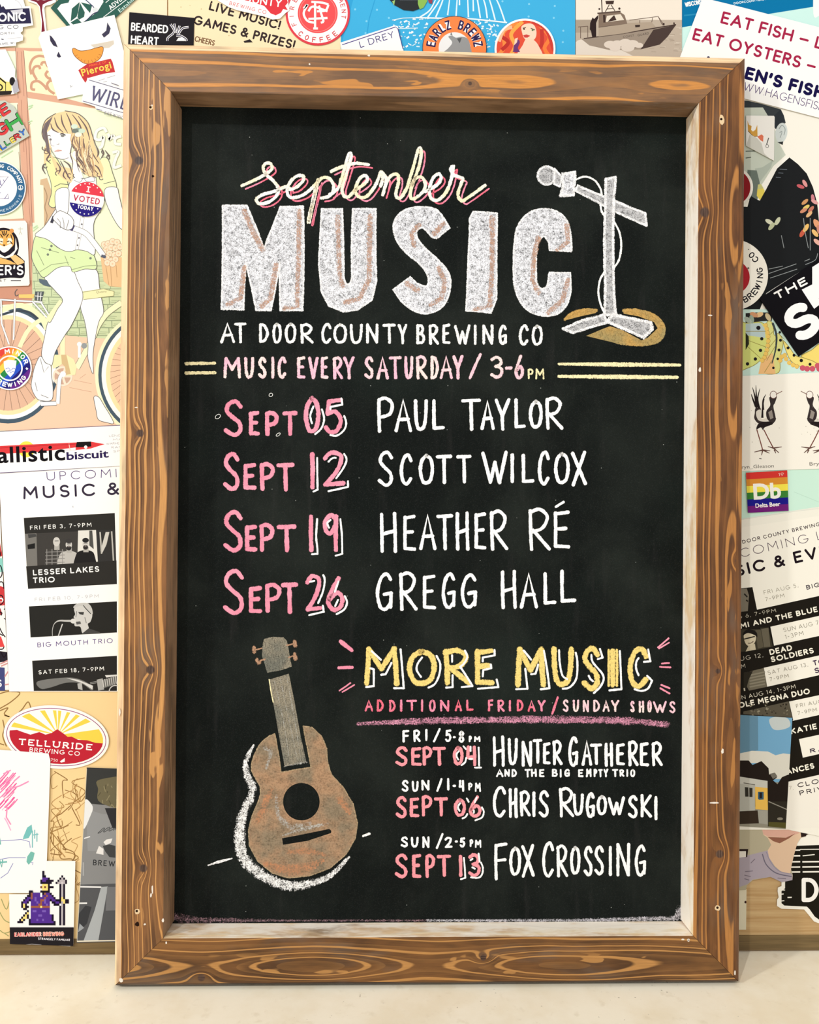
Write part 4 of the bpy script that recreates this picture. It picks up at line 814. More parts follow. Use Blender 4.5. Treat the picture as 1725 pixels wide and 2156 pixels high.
# frame tubes, chain guard, crank
s.line(q3((1640, 1200), (1450, 1340), (1330, 1500), (1270, 1640)) + q4((1180, 350), (1040, 610)), 13, OUT, sm=True); s.line(q3((1640, 1200), (1450, 1340), (1330, 1500), (1270, 1640)) + q4((1180, 350), (1040, 610)), 11.6, (243, 243, 204), sm=True)
s.line(q4((850, 180), (850, 440)), 10, (240, 240, 196))
s.disc(*q4((850, 720))[0], 21, (206, 170, 150)); s.ring(*q4((850, 720))[0], 17, 21, (246, 226, 206))
for i in range(5): a = 2 * math.pi * i / 5; p = q4((850, 720))[0]; s.line([p, (p[0] + 19 * math.cos(a), p[1] + 19 * math.sin(a))], 5, (246, 226, 206))
s.poly(q4((705, 430), (900, 430), (1000, 490), (1040, 600), (1020, 700), (900, 710), (890, 600), (850, 550), (790, 590), (720, 620)), (236, 234, 184)); s.poly(q4((830, 430), (900, 430), (960, 690), (900, 700), (880, 590), (840, 550)), (214, 186, 140))
s.line(q4((860, 690), (810, 760), (785, 1090)), 9, OUT, sm=True); s.line(q4((860, 690), (810, 760), (785, 1090)), 7.6, WH, sm=True); s.disc(*q4((855, 690))[0], 6, WH)
s.poly(q4((545, 1060), (760, 1055), (770, 1110), (560, 1122)), WH); s.line(q4((545, 1060), (760, 1055), (770, 1110), (560, 1122)), 1.2, OUT, closed=True)
s.line(q4((1075, 290), (1075, 470)), 6, WH); s.disc(*q4((1075, 290))[0], 5, WH); s.disc(*q4((1140, 310))[0], 6, (150, 156, 160))
# woman: far leg, near leg, shorts, blouse, cardigan, arms
def shape(p, col, w=1.2, sm=True): s.poly(p, col, sm=sm); s.line(p, w, OUT, closed=True, sm=sm)
SKIN = (255, 253, 251)
shape(q3((990, 800), (1290, 750), (1345, 990), (1370, 1130), (1400, 1330), (1330, 1480)) + q4((1260, 400), (1260, 690), (1190, 480), (1190, 280), (1150, 0)) + q3((1090, 1260), (1120, 1100), (1060, 930)), SKIN)
s.poly(q3((1120, 1050), (1400, 1010), (1540, 1050), (1535, 1110), (1130, 1160)), (238, 236, 186)); s.line(q3((1120, 1060), (1400, 1015), (1540, 1050), (1535, 1110), (1130, 1160)), 1.2, (150, 150, 110), closed=True); s.text('Queens', q3((1300, 1075))[0], q3((1440, 1062))[0], 5, (150, 146, 110), shear=.2)
shape(q4((1270, 1000), (1335, 1000), (1400, 1100), (1535, 1340), (1440, 1340), (1330, 1300), (1300, 1180)), SKIN)
shape(q3((610, 840), (930, 700), (1060, 930), (1122, 1090), (1085, 1260), (960, 1520)) + q4((880, 170), (750, 400), (695, 580), (570, 450), (610, 180), (650, 0)) + q3((690, 1460), (780, 1290), (850, 1165), (740, 1030)), SKIN)
shape(q4((550, 450), (620, 540), (690, 575), (700, 700), (722, 900), (700, 1040), (560, 1045), (490, 1000), (430, 860), (450, 700), (480, 580)), SKIN); s.lines([q4((550, 480), (600, 670), (660, 590)), q4((560, 970), (660, 1010)), q4((480, 800), (510, 920))], 1.2, (120, 120, 130))
s.poly(q3((530, 880), (640, 900), (690, 990), (600, 970), (540, 930)), (92, 108, 122))
shape(q3((490, 310), (640, 340), (820, 480), (1050, 490), (1250, 540), (1305, 740), (1150, 750), (990, 790), (945, 715), (780, 735), (605, 860), (520, 780), (440, 620), (445, 480)), (218, 238, 182))
s.lines([q3((540, 790), (700, 690), (930, 660)), q3((970, 760), (1150, 710), (1300, 700)), q3((880, 570), (930, 700)), q3((560, 460), (800, 530)), q3((500, 500), (600, 700)), q3((950, 590), (1020, 610))], 1.2, (140, 156, 120))
for x, y in ((700, 440), (680, 490), (652, 555), (1225, 605)): p = q3((x, y))[0]; s.disc(p[0], p[1], 2.6, (120, 130, 120))
shape(q2((960, 1290), (1040, 1240), (1130, 1260), (1280, 1240), (1420, 1420), (1360, 1700)) + q3((1340, 0), (1265, 160), (1285, 540), (1170, 510), (1050, 490), (940, 515), (820, 480), (640, 350), (480, 295), (600, 180), (720, 0), (900, -300)), (255, 254, 252))
s.lines([q3((1105, 0), (1070, 200), (1020, 490)), q3((1150, 0), (1110, 250), (1060, 490))], 1, (180, 180, 184))
for x, y in ((1125, 45), (1108, 148), (1070, 332), (1050, 430)): p = q3((x, y))[0]; s.disc(p[0], p[1], 1.9, (110, 110, 120))
shape(q2((1300, 1250), (1350, 1010), (1450, 985), (1520, 1180), (1572, 1380), (1430, 1400), (1410, 1560), (1340, 1450)), (236, 244, 196)); s.line(q2((1400, 1330), (1555, 1290)), 1.2, OUT)
shape(q2((1420, 1400), (1572, 1378), (1612, 1500), (1700, 1917), (1600, 1900), (1440, 1600)), SKIN)
shape(q2((620, 1010), (700, 975), (770, 990), (860, 1160), (925, 1345), (900, 1400), (760, 1470), (750, 1640), (665, 1610), (700, 1450), (690, 1300), (640, 1150)), (236, 242, 176)); s.line(q2((740, 1370), (820, 1330), (920, 1340)), 1.4, OUT)
shape(q2((755, 1440), (920, 1390), (935, 1560), (905, 1750), (785, 1770)), SKIN)
# face, neck, hair
s.poly(q2((850, 990), (1040, 870), (1100, 1160), (1130, 1250), (1000, 1270), (980, 1060)), SKIN)
HAIR, HD = (246, 214, 164), (112, 98, 98)
s.poly(q2((570, 640), (600, 500), (760, 385), (900, 350), (1060, 390), (1180, 500), (1240, 640), (1270, 780), (1330, 950), (1400, 1120), (1390, 1260), (1290, 1230), (1200, 1230), (1100, 1165), (1030, 1030), (1040, 900), (960, 780), (700, 800), (690, 930), (830, 1100), (990, 1130), (985, 1280), (960, 1320), (880, 1280), (770, 1190), (690, 960), (600, 1080), (600, 860), (640, 770), (580, 720)), HAIR)
s.poly(q2((640, 640), (700, 590), (820, 650), (960, 660), (965, 860), (920, 985), (850, 1000), (770, 975), (710, 860), (672, 780)), SKIN)
s.poly(q2((575, 620), (610, 520), (720, 420), (640, 620), (660, 760), (690, 960), (640, 900), (620, 780), (590, 720)), (120, 108, 112))
for st in (q2((690, 520), (720, 600), (800, 645)), q2((740, 440), (780, 560), (860, 640)), q2((830, 400), (850, 520), (920, 650)), q2((900, 380), (960, 520), (980, 660)), q2((980, 400), (1080, 540), (1130, 700)), q2((1060, 420), (1170, 580), (1220, 760)), q2((1000, 700), (980, 800), (1030, 900)), q2((1080, 700), (1080, 900), (1170, 1100)), q2((1130, 720), (1150, 880), (1250, 1000)), q2((1200, 760), (1240, 900), (1340, 1060)), q2((1040, 960), (1060, 1080), (1180, 1190)), q2((1180, 1000), (1240, 1100), (1330, 1200)), q2((1250, 1060), (1330, 1120), (1380, 1240)), q2((860, 1020), (940, 1080), (980, 1200)), q2((820, 1020), (900, 1180), (960, 1290)), q2((770, 1040), (820, 1130), (790, 1200)), q2((610, 880), (680, 920), (640, 1000), (690, 1060)), q2((600, 1060), (580, 1120), (620, 1200)), q2((640, 860), (600, 850)), q2((880, 1150), (860, 1220), (900, 1270)), q2((1290, 800), (1330, 900), (1310, 980)), q2((660, 480), (620, 620), (640, 740)), q2((1380, 860), (1400, 920), (1370, 980)), q2((1420, 880), (1470, 950), (1480, 1000))): s.line(st, [1.2, 3.4, 1.0], HD, sm=True)
for i in range(34):
    a = i / 33; x0 = 1000 + 250 * a + random.uniform(-30, 30); y0 = 640 + 160 * a + random.uniform(-80, 200); st = q2((x0, y0), (x0 + 20 - 70 * random.random(), y0 + 110), (x0 + 60 * random.random(), y0 + 230), (x0 + 90 * random.random(), y0 + 330))
    s.line(st, [0.8, random.uniform(1.6, 3.2), 0.7], random.choice((HD, (150, 126, 108), (206, 170, 128), (252, 232, 196))), sm=True)
for x, y in ((630, 900), (660, 1000), (620, 1090), (790, 1130), (780, 1190), (940, 1220), (1020, 1220), (1150, 1170), (1340, 1210), (1370, 1250), (600, 850), (1400, 900), (1470, 970)): p = q2((x, y))[0]; s.ring(p[0], p[1], 3.2, 5.0, HD, random.uniform(0, 120), random.uniform(200, 330))
s.lines([q2((880, 350), (1060, 390), (1190, 510), (1250, 680), (1290, 800)), q2((760, 385), (620, 480), (572, 640), (600, 740))], 1.6, HD, sm=True)
s.line(q2((640, 690), (670, 680), (690, 690)), 1.4, HD, sm=True); s.disc(*q2((850, 684))[0], 4.0, (130, 130, 128), ry=3); s.line(q2((815, 665), (850, 655), (890, 680)), 2, (80, 74, 80), sm=True); s.disc(*q2((688, 735))[0], 2.4, (120, 116, 118))
s.poly(q2((740, 890), (790, 868), (840, 880), (790, 900)), (238, 190, 176)); s.line(q2((690, 740), (695, 810), (740, 825)), 1, (160, 150, 150), sm=True); s.line(q2((770, 800), (800, 805), (800, 780)), 1, (160, 150, 150)); s.line(q2((740, 895), (840, 884)), 1.2, (190, 130, 126)); s.line(q2((680, 850), (760, 970), (850, 1000), (930, 980)), 1.1, (150, 145, 148), sm=True)
for x, y, c_ in ((1010, 560, (214, 232, 216)), (1060, 610, (150, 172, 160)), (1110, 620, (206, 226, 206)), (1020, 620, (120, 130, 122)), (1060, 670, (244, 244, 226))): s.disc(*q2((x, y))[0], 7, c_, ry=5)
s.lines([q2((1000, 1280), (1080, 1310), (1120, 1260)), q2((1140, 1260), (1180, 1300), (1280, 1290), (1270, 1250))], 1.1, (150, 150, 160), sm=True)
# fist on the handlebar
s.line(q3((980, 195), (1150, 265), (1250, 370), (1400, 570)), 12, OUT, sm=True); s.line(q3((980, 195), (1150, 265), (1250, 370), (1400, 570)), 10.4, WH, sm=True); s.line(q3((1370, 570), (1430, 590)), 6, (90, 96, 116)); s.line(q3((965, 235), (1000, 160)), 6, (70, 64, 110)); s.line(q3((700, 130), (735, 40)), 6, (60, 60, 76))
shape(q3((720, 60), (800, -30), (880, -10), (960, 40), (1000, 110), (980, 200), (920, 225), (850, 200), (780, 140)), SKIN); s.lines([q3((780, 70), (820, 120), (820, 200)), q3((850, 60), (870, 140), (870, 215)), q3((930, 90), (920, 150), (900, 210))], 1.1, OUT)
# script word behind her
for st in (q2((1440, 640), (1400, 580), (1310, 620), (1290, 720), (1350, 740), (1400, 700), (1380, 820), (1340, 850)), q2((1460, 660), (1480, 700), (1470, 740), (1530, 680), (1540, 730)), q2((1640, 690), (1560, 720), (1560, 790), (1640, 800)), q2((1520, 910), (1600, 900), (1560, 1000), (1540, 1110), (1640, 1080))): s.line(st, 7, (206, 212, 196), sm=True); s.line(st, 5.6, (252, 253, 244), sm=True)
s.lines([q2((385, 290), (450, 270)), q2((385, 330), (440, 290)), q2((390, 500), (440, 480)), q2((395, 530), (420, 510)), q3((450, 200), (510, 160)), q3((450, 240), (520, 180)), q2((20, 980), (180, 880))], 1.6, (196, 232, 190))
s.build()

# brewery sticker with dark banner
s = Sheet('sticker', [(-60, -40), (40, -40), (55, 16), (66, 16), (72, 56), (50, 60), (50, 68), (45, 72), (51, 78), (50, 88), (36, 92), (36, 99), (-60, 106)], WH, 3, 'white die-cut sticker with a dark pine-tree banner in the top left corner', 'sticker', clip=False)
s.poly([(-60, 26), (64, 20), (68, 52), (-60, 56)], (36, 32, 70)); s.poly([(-2, 2), (6, 18), (9, 15), (14, 22), (17, 25), (-10, 30), (-14, 4)], (36, 32, 70)); s.line([(20, -2), (40, 6), (49, 20)], 0.8, (170, 170, 180), sm=True)
s.poly([(24, 25), (50, 22), (50, 30), (30, 34)], (206, 206, 216))
s.text('TECTONIC', (-62, 51), (57, 47), 19, WH, .04); s.text('BREWING CO.', (-62, 66), (45, 63), 8, (58, 56, 84), .015, 1.1); s.text('UP NORTH', (-24, 77), (32, 75), 5, (58, 56, 84), .02, 1.1); s.text('LAKE, WI', (3, 98), (32, 95), 5, (58, 56, 84), .02, 1.1); s.line([(5, 85), (10, 86)], 2, (90, 90, 110)); s.line([(18, 84), (46, 82)], .7, (170, 170, 180))
s.build()
# maroon drip sticker
q = Z(0, 0, 6.389)
s = Sheet('sticker', q((370, -60), (760, -60), (760, 40), (680, 80), (620, 90), (605, 120), (640, 470), (555, 470), (565, 330), (535, 110), (500, 70), (390, 30)), WH, 2, 'tall maroon drip-shaped sticker with white border above the cream poster', 'sticker', clip=False)
s.poly(q((395, -60), (738, -60), (738, 10), (650, 40), (585, 75), (575, 150), (615, 440), (566, 452), (575, 300), (545, 100), (500, 45), (395, 8)), (122, 26, 48)); s.line(q((480, 0), (520, 10), (560, 0), (600, 10), (660, 0)), 2.6, (240, 225, 226)); s.build()
# green tent sticker
s = Sheet('sticker', q((690, 120), (860, -60), (1900, -60), (1560, 250), (940, 400)), (42, 92, 82), 2, 'dark green sticker with a white tent scene, tilted at the top left', 'sticker')
s.poly(q((780, 130), (830, 70), (930, 50), (950, 0), (1040, -40), (1380, -60), (1400, 40), (1320, 170), (1100, 330), (960, 360)), WH)
s.poly(q((975, 130), (1080, 40), (1060, 180), (1040, 240), (960, 300)), (42, 92, 82)); s.poly(q((1085, 50), (1150, 180), (1140, 240), (1070, 280), (1050, 240)), (42, 92, 82)); s.poly(q((1095, 45), (1250, 80), (1220, 190)), (42, 92, 82)); s.poly(q((960, 315), (1050, 260), (1110, 320), (1000, 350)), (42, 92, 82)); s.line(q((1150, 0), (1260, 100), (1320, 180)), 2, (60, 70, 110)); s.disc(*q((1290, 150))[0], 6, (220, 226, 230)); s.line(q((1160, 300), (1260, 200), (1330, 170)), 2, (50, 50, 90))
s.line(q((1430, 50), (1560, -60)), 1.4, WH); s.line(q((1400, 245), (1800, -60)), 1.4, WH)
s.text('ADVENTURE', q((1500, 150))[0], q((1840, -140))[0], 10, WH, .03); s.text('Established', q((1625, 185))[0], q((1960, -90))[0], 9, (200, 226, 216), .01); s.build()
# dumpling sticker
s = Sheet('sticker', q((530, 530), (570, 450), (1550, 218), (1720, 880), (1720, 1280), (1120, 1285), (790, 1352)), WH, 3, 'square white sticker with an orange dumpling over a red ribbon, tilted left of the frame', 'sticker')
s.poly(q((680, 490), (710, 510), (760, 580), (790, 655), (730, 630), (690, 570)), (52, 48, 74)); s.poly(q((775, 770), (800, 710), (835, 780), (805, 795)), (52, 48, 74)); s.poly(q((1455, 318), (1500, 400), (1480, 470), (1410, 525), (1380, 480), (1440, 430)), (60, 58, 82))
s.poly(q((1230, 620), (1400, 590), (1540, 560), (1545, 610), (1480, 660), (1300, 680)), (216, 206, 190))
dm = q((985, 690), (1010, 665), (1090, 700), (1200, 690), (1310, 660), (1395, 650), (1390, 740), (1340, 820), (1240, 870), (1150, 870), (1070, 820), (1010, 760))
s.poly(dm, (240, 160, 70), sm=True); s.line(dm, 1.2, (120, 70, 40), closed=True, sm=True)
for i in range(9): a = math.radians(20 + i * 17); p = q((1195, 705))[0]; s.line([(p[0] + 24 * math.cos(a), p[1] + 19 * math.sin(a)), (p[0] + 30 * math.cos(a), p[1] + 25 * math.sin(a))], 1, (180, 104, 50))
s.poly(q((1065, 960), (1180, 880), (1350, 840), (1500, 805), (1525, 850), (1560, 985), (1400, 1010), (1200, 1065), (1160, 1130), (1120, 1070)), (196, 54, 58))
s.text('PRINCE OF', q((1215, 920))[0], q((1450, 862))[0], 5, (240, 110, 60), .03); s.text('Pierogi', q((1120, 1040))[0], q((1515, 930))[0], 15, (250, 214, 92), .022, 1.12)
s.lines([q((1330, 1105), (1420, 1075)), q((1450, 1065), (1560, 1030)), q((1400, 1120), (1450, 1110))], .9, (150, 150, 160)); s.line(q((955, 1160), (965, 1190), (985, 1170)), 1, (90, 90, 100)); s.build()
# wire brewing label
s = Sheet('sticker', q((1190, 1065), (1240, 1075), (1760, 1240), (1760, 1700), (1640, 1600), (1310, 1490), (1290, 1450), (1110, 1390), (1135, 1270), (1170, 1180)), WH, 4, 'white label sticker with slate-blue lettering tucked behind the frame', 'sticker', clip=False)
BL_ = (92, 92, 128); s.line(q((1210, 1095), (1720, 1245)), 1.5, BL_); s.line(q((1130, 1378), (1720, 1550)), 1.5, BL_); s.line(q((1310, 1485), (1390, 1503)), 1.5, BL_); s.line(q((1510, 1135), (1610, 1170)), 1.2, BL_)
s.caps('WIRE', q((1215, 1360))[0], q((1720, 1510))[0], 31, BL_, .13, serif=.11); 
s.text('BREWING', q((1415, 1555))[0], q((1680, 1625))[0], 7, (120, 120, 140), .005, 1.3); s.build()
# fragment of dark house print
q = Z(0, 0, 6.389)
s = Sheet('sticker', q((-300, 700), (90, 680), (150, 800), (220, 950), (215, 1040), (275, 1240), (200, 1280), (-300, 1330)), WH, 3, 'cut-out print of a yellow house in black outlines at the left edge', 'sticker', clip=False)
s.poly(q((-300, 1050), (0, 1040), (90, 1110), (170, 1120), (170, 1260), (-300, 1290)), (240, 222, 130)); s.poly(q((-300, 1250), (180, 1235), (160, 1285), (-300, 1325)), (36, 28, 24)); s.line(q((-60, 1010), (95, 1135)), 3, (20, 18, 18)); s.disc(*q((10, 1190))[0], 7, (20, 18, 18)); s.disc(*q((8, 1190))[0], 4.4, (240, 222, 130)); s.line(q((90, 1120), (90, 1250)), 1.4, (30, 26, 24)); s.disc(*q((180, 1110))[0], 6, (24, 22, 26), ry=9); s.poly(q((180, 1180), (240, 1060), (270, 1240), (200, 1280)), (178, 178, 190)); s.build()
# colourful letters sticker
q = Z(0, 180, 6.389)
s = Sheet('sticker', q((-300, 250), (80, 215), (200, 290), (410, 690), (-10, 940), (-300, 700)), (196, 202, 192), 3, 'grey sticker with chunky red, green, blue and yellow letters at the left edge', 'sticker')
def chunky(t, x0, y0, x1, y1, h, c_):
    s.text(t, q((x0 - 6, y0 + 4))[0], q((x1 + 6, y1 - 2))[0], h + 1.6, (30, 30, 36), .075); s.text(t, q((x0, y0))[0], q((x1, y1))[0], h, c_, .05)
chunky('E', 60, 440, 168, 370, 24, (214, 58, 62)); chunky('L', -70, 520, 40, 440, 24, (246, 206, 70)); chunky('G', 20, 720, 165, 610, 26, (214, 58, 62)); chunky('H', 165, 640, 345, 530, 28, (62, 168, 78)); chunky('I', -60, 780, 20, 730, 24, (246, 206, 70))
for t, x0, y0, x1, y1, c_ in (('A', -20, 920, 45, 890, (246, 206, 70)), ('L', 50, 885, 105, 850, (66, 120, 210)), ('L', 110, 835, 160, 800, (74, 160, 90)), ('E', 180, 795, 230, 765, (246, 214, 90)), ('R', 230, 755, 300, 720, (200, 54, 60)), ('Y', 300, 700, 370, 670, (66, 120, 210))): chunky(t, x0, y0, x1, y1, 12, c_)
s.build()
# blue ring sticker
s = Sheet('sticker', ell(0, 398, 56.5, n=56), WH, 3, 'round blue-ringed sticker with a striped letter Z at the left edge', 'sticker', clip=False)
s.ring(0, 398, 38, 54.5, (52, 104, 146)); s.arc('BREWING COMPANY', 0, 398, 43, -128, -16, 8, WH, .03, 5.5); s.arc('BREWED IN MENOMONIE', 0, 398, 50.5, 165, 20, 5.6, (210, 226, 236), .02, 4.4, inside=True); s.disc(45.5, 397, 5.4, WH); s.disc(45.5, 397, 4.3, (52, 104, 146)); s.line([(45.5, 393), (45.5, 401)], 1.1, WH); s.line([(42.5, 400), (45.5, 397), (48.5, 400)], 1.1, WH)
s.line([(-24, 374), (19.5, 374), (-14, 420), (20, 420)], 1.3, (92, 80, 150)); s.lines([[(-4, 386), (7, 392)], [(-2, 395), (2, 399)], [(9, 380), (12, 385)], [(2, 380), (4, 391)], [(0, 404), (-6, 398)], [(12, 420), (19, 410), (20, 420)], [(4, 408), (-8, 406)]], 1.2, (92, 80, 150)); s.build()
# tiger card
q = Z(0, 450, 6.389)
s = Sheet('sticker', q((-300, 110), (350, 103), (378, 140), (412, 950), (395, 975), (-300, 995)), (254, 251, 240), 3, 'cream card with a resting tiger at the left edge below the blue ring', 'sticker')
s.poly(ell(*q((60, 440))[0], 33, 38), (24, 18, 32)); s.poly(q((-60, 560), (0, 560), (200, 540), (330, 630), (345, 670), (330, 860), (150, 870), (-300, 880), (-300, 600)), (24, 18, 32), sm=True)
s.poly(q((-60, 330), (0, 250), (70, 230), (150, 250), (200, 340), (195, 430), (140, 480), (70, 520), (0, 480), (-50, 420)), (240, 178, 92), sm=True); s.disc(*q((172, 240))[0], 4.6, (220, 150, 80)); s.poly(q((10, 430), (70, 450), (140, 420), (180, 430), (130, 500), (70, 525), (10, 490)), (252, 248, 240), sm=True); s.poly(q((0, 330), (60, 350), (50, 420), (0, 400)), (250, 236, 214)); s.poly(q((120, 340), (180, 340), (170, 400), (110, 420)), (250, 236, 214))
s.lines([q((40, 240), (60, 300)), q((70, 235), (70, 310)), q((105, 240), (90, 300)), q((20, 280), (50, 330)), q((130, 280), (100, 330)), q((160, 290), (180, 360)), q((-20, 300), (-10, 380)), q((150, 380), (185, 420))], 2, (28, 20, 26)); s.poly(q((50, 425), (90, 425), (72, 450)), (40, 26, 30)); s.line(q((20, 380), (50, 390)), 2, (40, 30, 30)); s.line(q((105, 390), (140, 375)), 2, (40, 30, 30)); s.disc(*q((70, 505))[0], 6, (255, 254, 250), ry=4)
s.poly(q((-60, 500), (30, 560), (80, 590), (150, 560), (215, 500), (225, 330), (250, 480), (180, 590), (90, 610), (-60, 580)), (250, 246, 240)); s.poly(q((-100, 610), (20, 600), (150, 640), (240, 690), (150, 690), (-100, 680)), (240, 184, 104)); s.poly(q((150, 590), (220, 560), (330, 640), (340, 670), (250, 700), (210, 660)), (240, 196, 130))
s.text("TIGER'S", q((-330, 835))[0], q((330, 835))[0], 21, WH, .03); s.text('MIDWEST', q((-330, 925))[0], q((100, 925))[0], 6, (60, 54, 70), .03, 1.2); s.line(q((160, 908), (295, 908)), 1.6, (60, 54, 70)); s.disc(*q((288, 235))[0], 8, (250, 248, 240)); s.lines([q((288, 190), (288, 250)), q((255, 215), (325, 215)), q((288, 250), (270, 290)), q((288, 250), (308, 290))], 1.4, (196, 196, 180)); s.build()
# voted sticker
vx, vy = 184.5, 421.5
s = Sheet('sticker', ell(vx, vy, 36.5, n=48), WH, 3, 'round red, white and blue voting sticker on the bicycle poster', 'sticker')
A = math.radians(9.5); ux, uy = math.cos(A), math.sin(A)
def V(a, b): return (vx + a * ux - b * uy, vy + a * uy + b * ux)
s.poly([V(-40, -40), V(40, -40), V(40, -11), V(-40, -11)], (226, 62, 80)); s.poly([V(-40, 12), V(40, 12), V(40, 40), V(-40, 40)], (34, 22, 128))
s.text('I', V(-3, -16), V(3, -16), 11, WH, .05); s.lines([[V(-4, -16), V(4, -16)], [V(-4, -26.5), V(4, -26.5)]], 1.8, WH); s.caps('VOTED', V(-28, 7), V(28, 7), 13, (196, 46, 84), .17, serif=.1); s.caps('TODAY', V(-17, 22), V(17, 22), 8.5, WH, .22, serif=.1)
for a in (-26, -18, -9, 0, 9, 18, 26): s.disc(*V(a, -math.sqrt(max(0, 33 ** 2 - a * a)) + (1 if abs(a) > 20 else 0)), 1.4, WH); s.disc(*V(a, math.sqrt(max(0, 32 ** 2 - a * a)) - (3 if abs(a) > 20 else 1)), 1.4, WH)
s.build()
# rainbow round sticker
rx, ry = 23, 776
s = Sheet('sticker', ell(rx, ry, 46, n=52), WH, 3, 'round rainbow brewery sticker with a white hop cone over the rear wheel', 'sticker', clip=ell(rx, ry, 43.5, n=40))
for i, c_ in enumerate(((222, 70, 62), (240, 140, 60), (248, 208, 84), (40, 136, 74), (44, 84, 200), (32, 28, 120), (100, 40, 140))):
    a, b = -46 + i * 13.2, -46 + (i + 1) * 13.2 + .1; d = .7071; P_ = lambda t, w: (rx + t * d * 1.0 - w * d, ry + t * d * .8 + w * d); s.poly([P_(a, -60), P_(b, -60), P_(b, 60), P_(a, 60)], c_)
s.ring(rx, ry, 24, 27, WH); s.arc('URSA MINOR', rx, ry, 31, -195, -22, 10, WH, .05, 9); s.arc('BREWING', rx, ry, 40, 145, 35, 10, WH, .05, 9, inside=True); s.poly([(78 - 20, 774), (62, 777), (59, 780), (56, 777)], WH)
s.poly([(10, 762), (20, 758), (37, 760), (36, 770), (35, 776), (32, 786), (24, 795), (15, 785), (11, 775)], WH); s.lines([[(14, 778), (20, 775), (25, 781), (30, 776), (35, 778)], [(17, 784), (22, 781), (25, 786), (29, 782), (33, 785)]], 1.2, (44, 84, 200)); s.build()
# rocket strip
q = Z(0, 890, 6.389)
s = Sheet('sticker', q((-300, 135), (1760, 25), (1760, 575), (-300, 700)), (254, 254, 254), 3, 'long white strip sticker with a red rocket and black lettering', 'sticker')
s.line(q((-300, 135), (1760, 28)), 1.6, (70, 34, 96)); s.line(q((-300, 695), (1760, 580)), 1.6, (62, 30, 110)); s.poly(ell(*q((370, 360))[0], 17, n=30), (250, 232, 84))
s.poly(q((-300, 330), (300, 300), (1080, 265), (1240, 258), (1420, 290), (1230, 350), (1030, 370), (520, 395), (-300, 440)), (222, 62, 66)); s.poly(q((530, 395), (1030, 335), (1030, 368)), (252, 250, 248)); s.poly(q((1045, 262), (1235, 255), (1240, 320), (1180, 330), (1030, 332)), (24, 20, 22)); s.disc(*q((1165, 330))[0], 3.5, WH); s.line(q((940, 285), (955, 370)), 1.6, (246, 200, 190)); s.lines([q((-300, 360), (400, 320)), q((400, 320), (1030, 290))], 1.0, (180, 40, 48))
s.text('ballistic', q((-190, 548))[0], q((890, 500))[0], 34, (14, 10, 18), .02, 1.05); s.text('biscuit', q((910, 500))[0], q((1475, 465))[0], 16.5, (40, 28, 82), .025)
for i, (t, x, y) in enumerate((('LENGTH', 1480, 195), ('MACH', 1530, 245), ('WARHEAD', 1440, 300), ('RANGE', 1510, 350), ('SPEED', 1535, 402))): s.text(t, q((x, y))[0], q((x + 250, y - 12))[0], 4.5, (110, 106, 130), .0)
s.build()
# comic print at the edge
s = Sheet('poster', [(-60, 1050), (0, 1050), (4, 1150), (20, 1452), (-60, 1452)], (250, 248, 244), 1, 'colourful comic print in red and teal at the far left edge', 'poster', clip=False)
q = Z(0, 1180, 6.389)
for p, c_ in ((((-300, -300), (-5, -300), (40, -60), (-300, 0)), (196, 60, 62)), (((-300, -60), (40, -30), (55, 150), (-300, 200)), (142, 210, 200)), (((-300, 230), (60, 360), (70, 600), (-300, 640)), (206, 62, 66)), (((-300, 620), (10, 640), (40, 720), (-300, 860)), (160, 52, 60)), (((-300, 1000), (20, 1020), (70, 1160), (-300, 1180)), (226, 74, 74)), (((-300, 1180), (110, 1230), (110, 1350), (0, 1370), (-300, 1360)), (40, 36, 48)), (((-300, 1400), (70, 1440), (75, 1750), (-300, 1750)), (70, 76, 128))): s.poly(q(*p), c_)
for a in (((-60, -200), (10, -100), (-20, 0)), ((-60, 40), (20, 80), (30, 200), (-40, 260)), ((-40, 300), (40, 290), (60, 380)), ((-60, 480), (30, 470), (50, 560), (0, 600)), ((-40, 690), (30, 700), (20, 740)), ((0, 900), (40, 980), (80, 1030)), ((-40, 960), (50, 1010)), ((-30, 1190), (40, 1190), (60, 1160)), ((20, 1230), (60, 1300), (100, 1240))): s.line(q(*a), 2.2, (28, 18, 30), sm=True)
s.lines([q((10, 1390), (120, 1340)), q((20, 1420), (110, 1380)), q((70, 1670), (130, 1660)), q((70, 1560), (125, 1480))], 3, (210, 150, 150)); s.text('S', q((-30, 1700))[0], q((30, 1700))[0], 16, WH, .03); s.line(q((60, 660), (80, 640)), 2, INK); s.line(q((60, 775), (90, 795)), 2, INK); s.disc(*q((20, 530))[0], 5, WH); s.disc(*q((18, 535))[0], 3, (206, 62, 66)); s.build()
# left flyer
q, r = Z(0, 890, 6.389), Z(0, 1180, 6.389)
s = Sheet('flyer', [(-1, 985), (300, 975), (300, 1455), (21, 1455)], (254, 254, 254), 2, 'white events flyer with black and white band photos left of the board', 'flyer')
PUR = (78, 52, 118); DK = (52, 44, 66)
s.text('UPCOMING', q((640, 780))[0], q((1960, 715))[0], 18, PUR, -.006, 1.35); s.text('MUSIC & EVENTS', q((325, 1030))[0], q((2980, 905))[0], 26.5, DK, .028, 1.25); s.line(q((990, 1120), (992, 1140)), 1.4, (160, 160, 170))
s.panel('band_photo#1', 'printed black and white photo of three men, uppermost on the flyer'); ph = q((330, 1280), (1552, 1215)) + r((1580, 315), (388, 380)); s.poly(ph, (46, 45, 43)); s.text('FRI FEB 3, 7-9PM', q((415, 1440))[0], q((1240, 1398))[0], 8.6, WH, .018, 1.25)
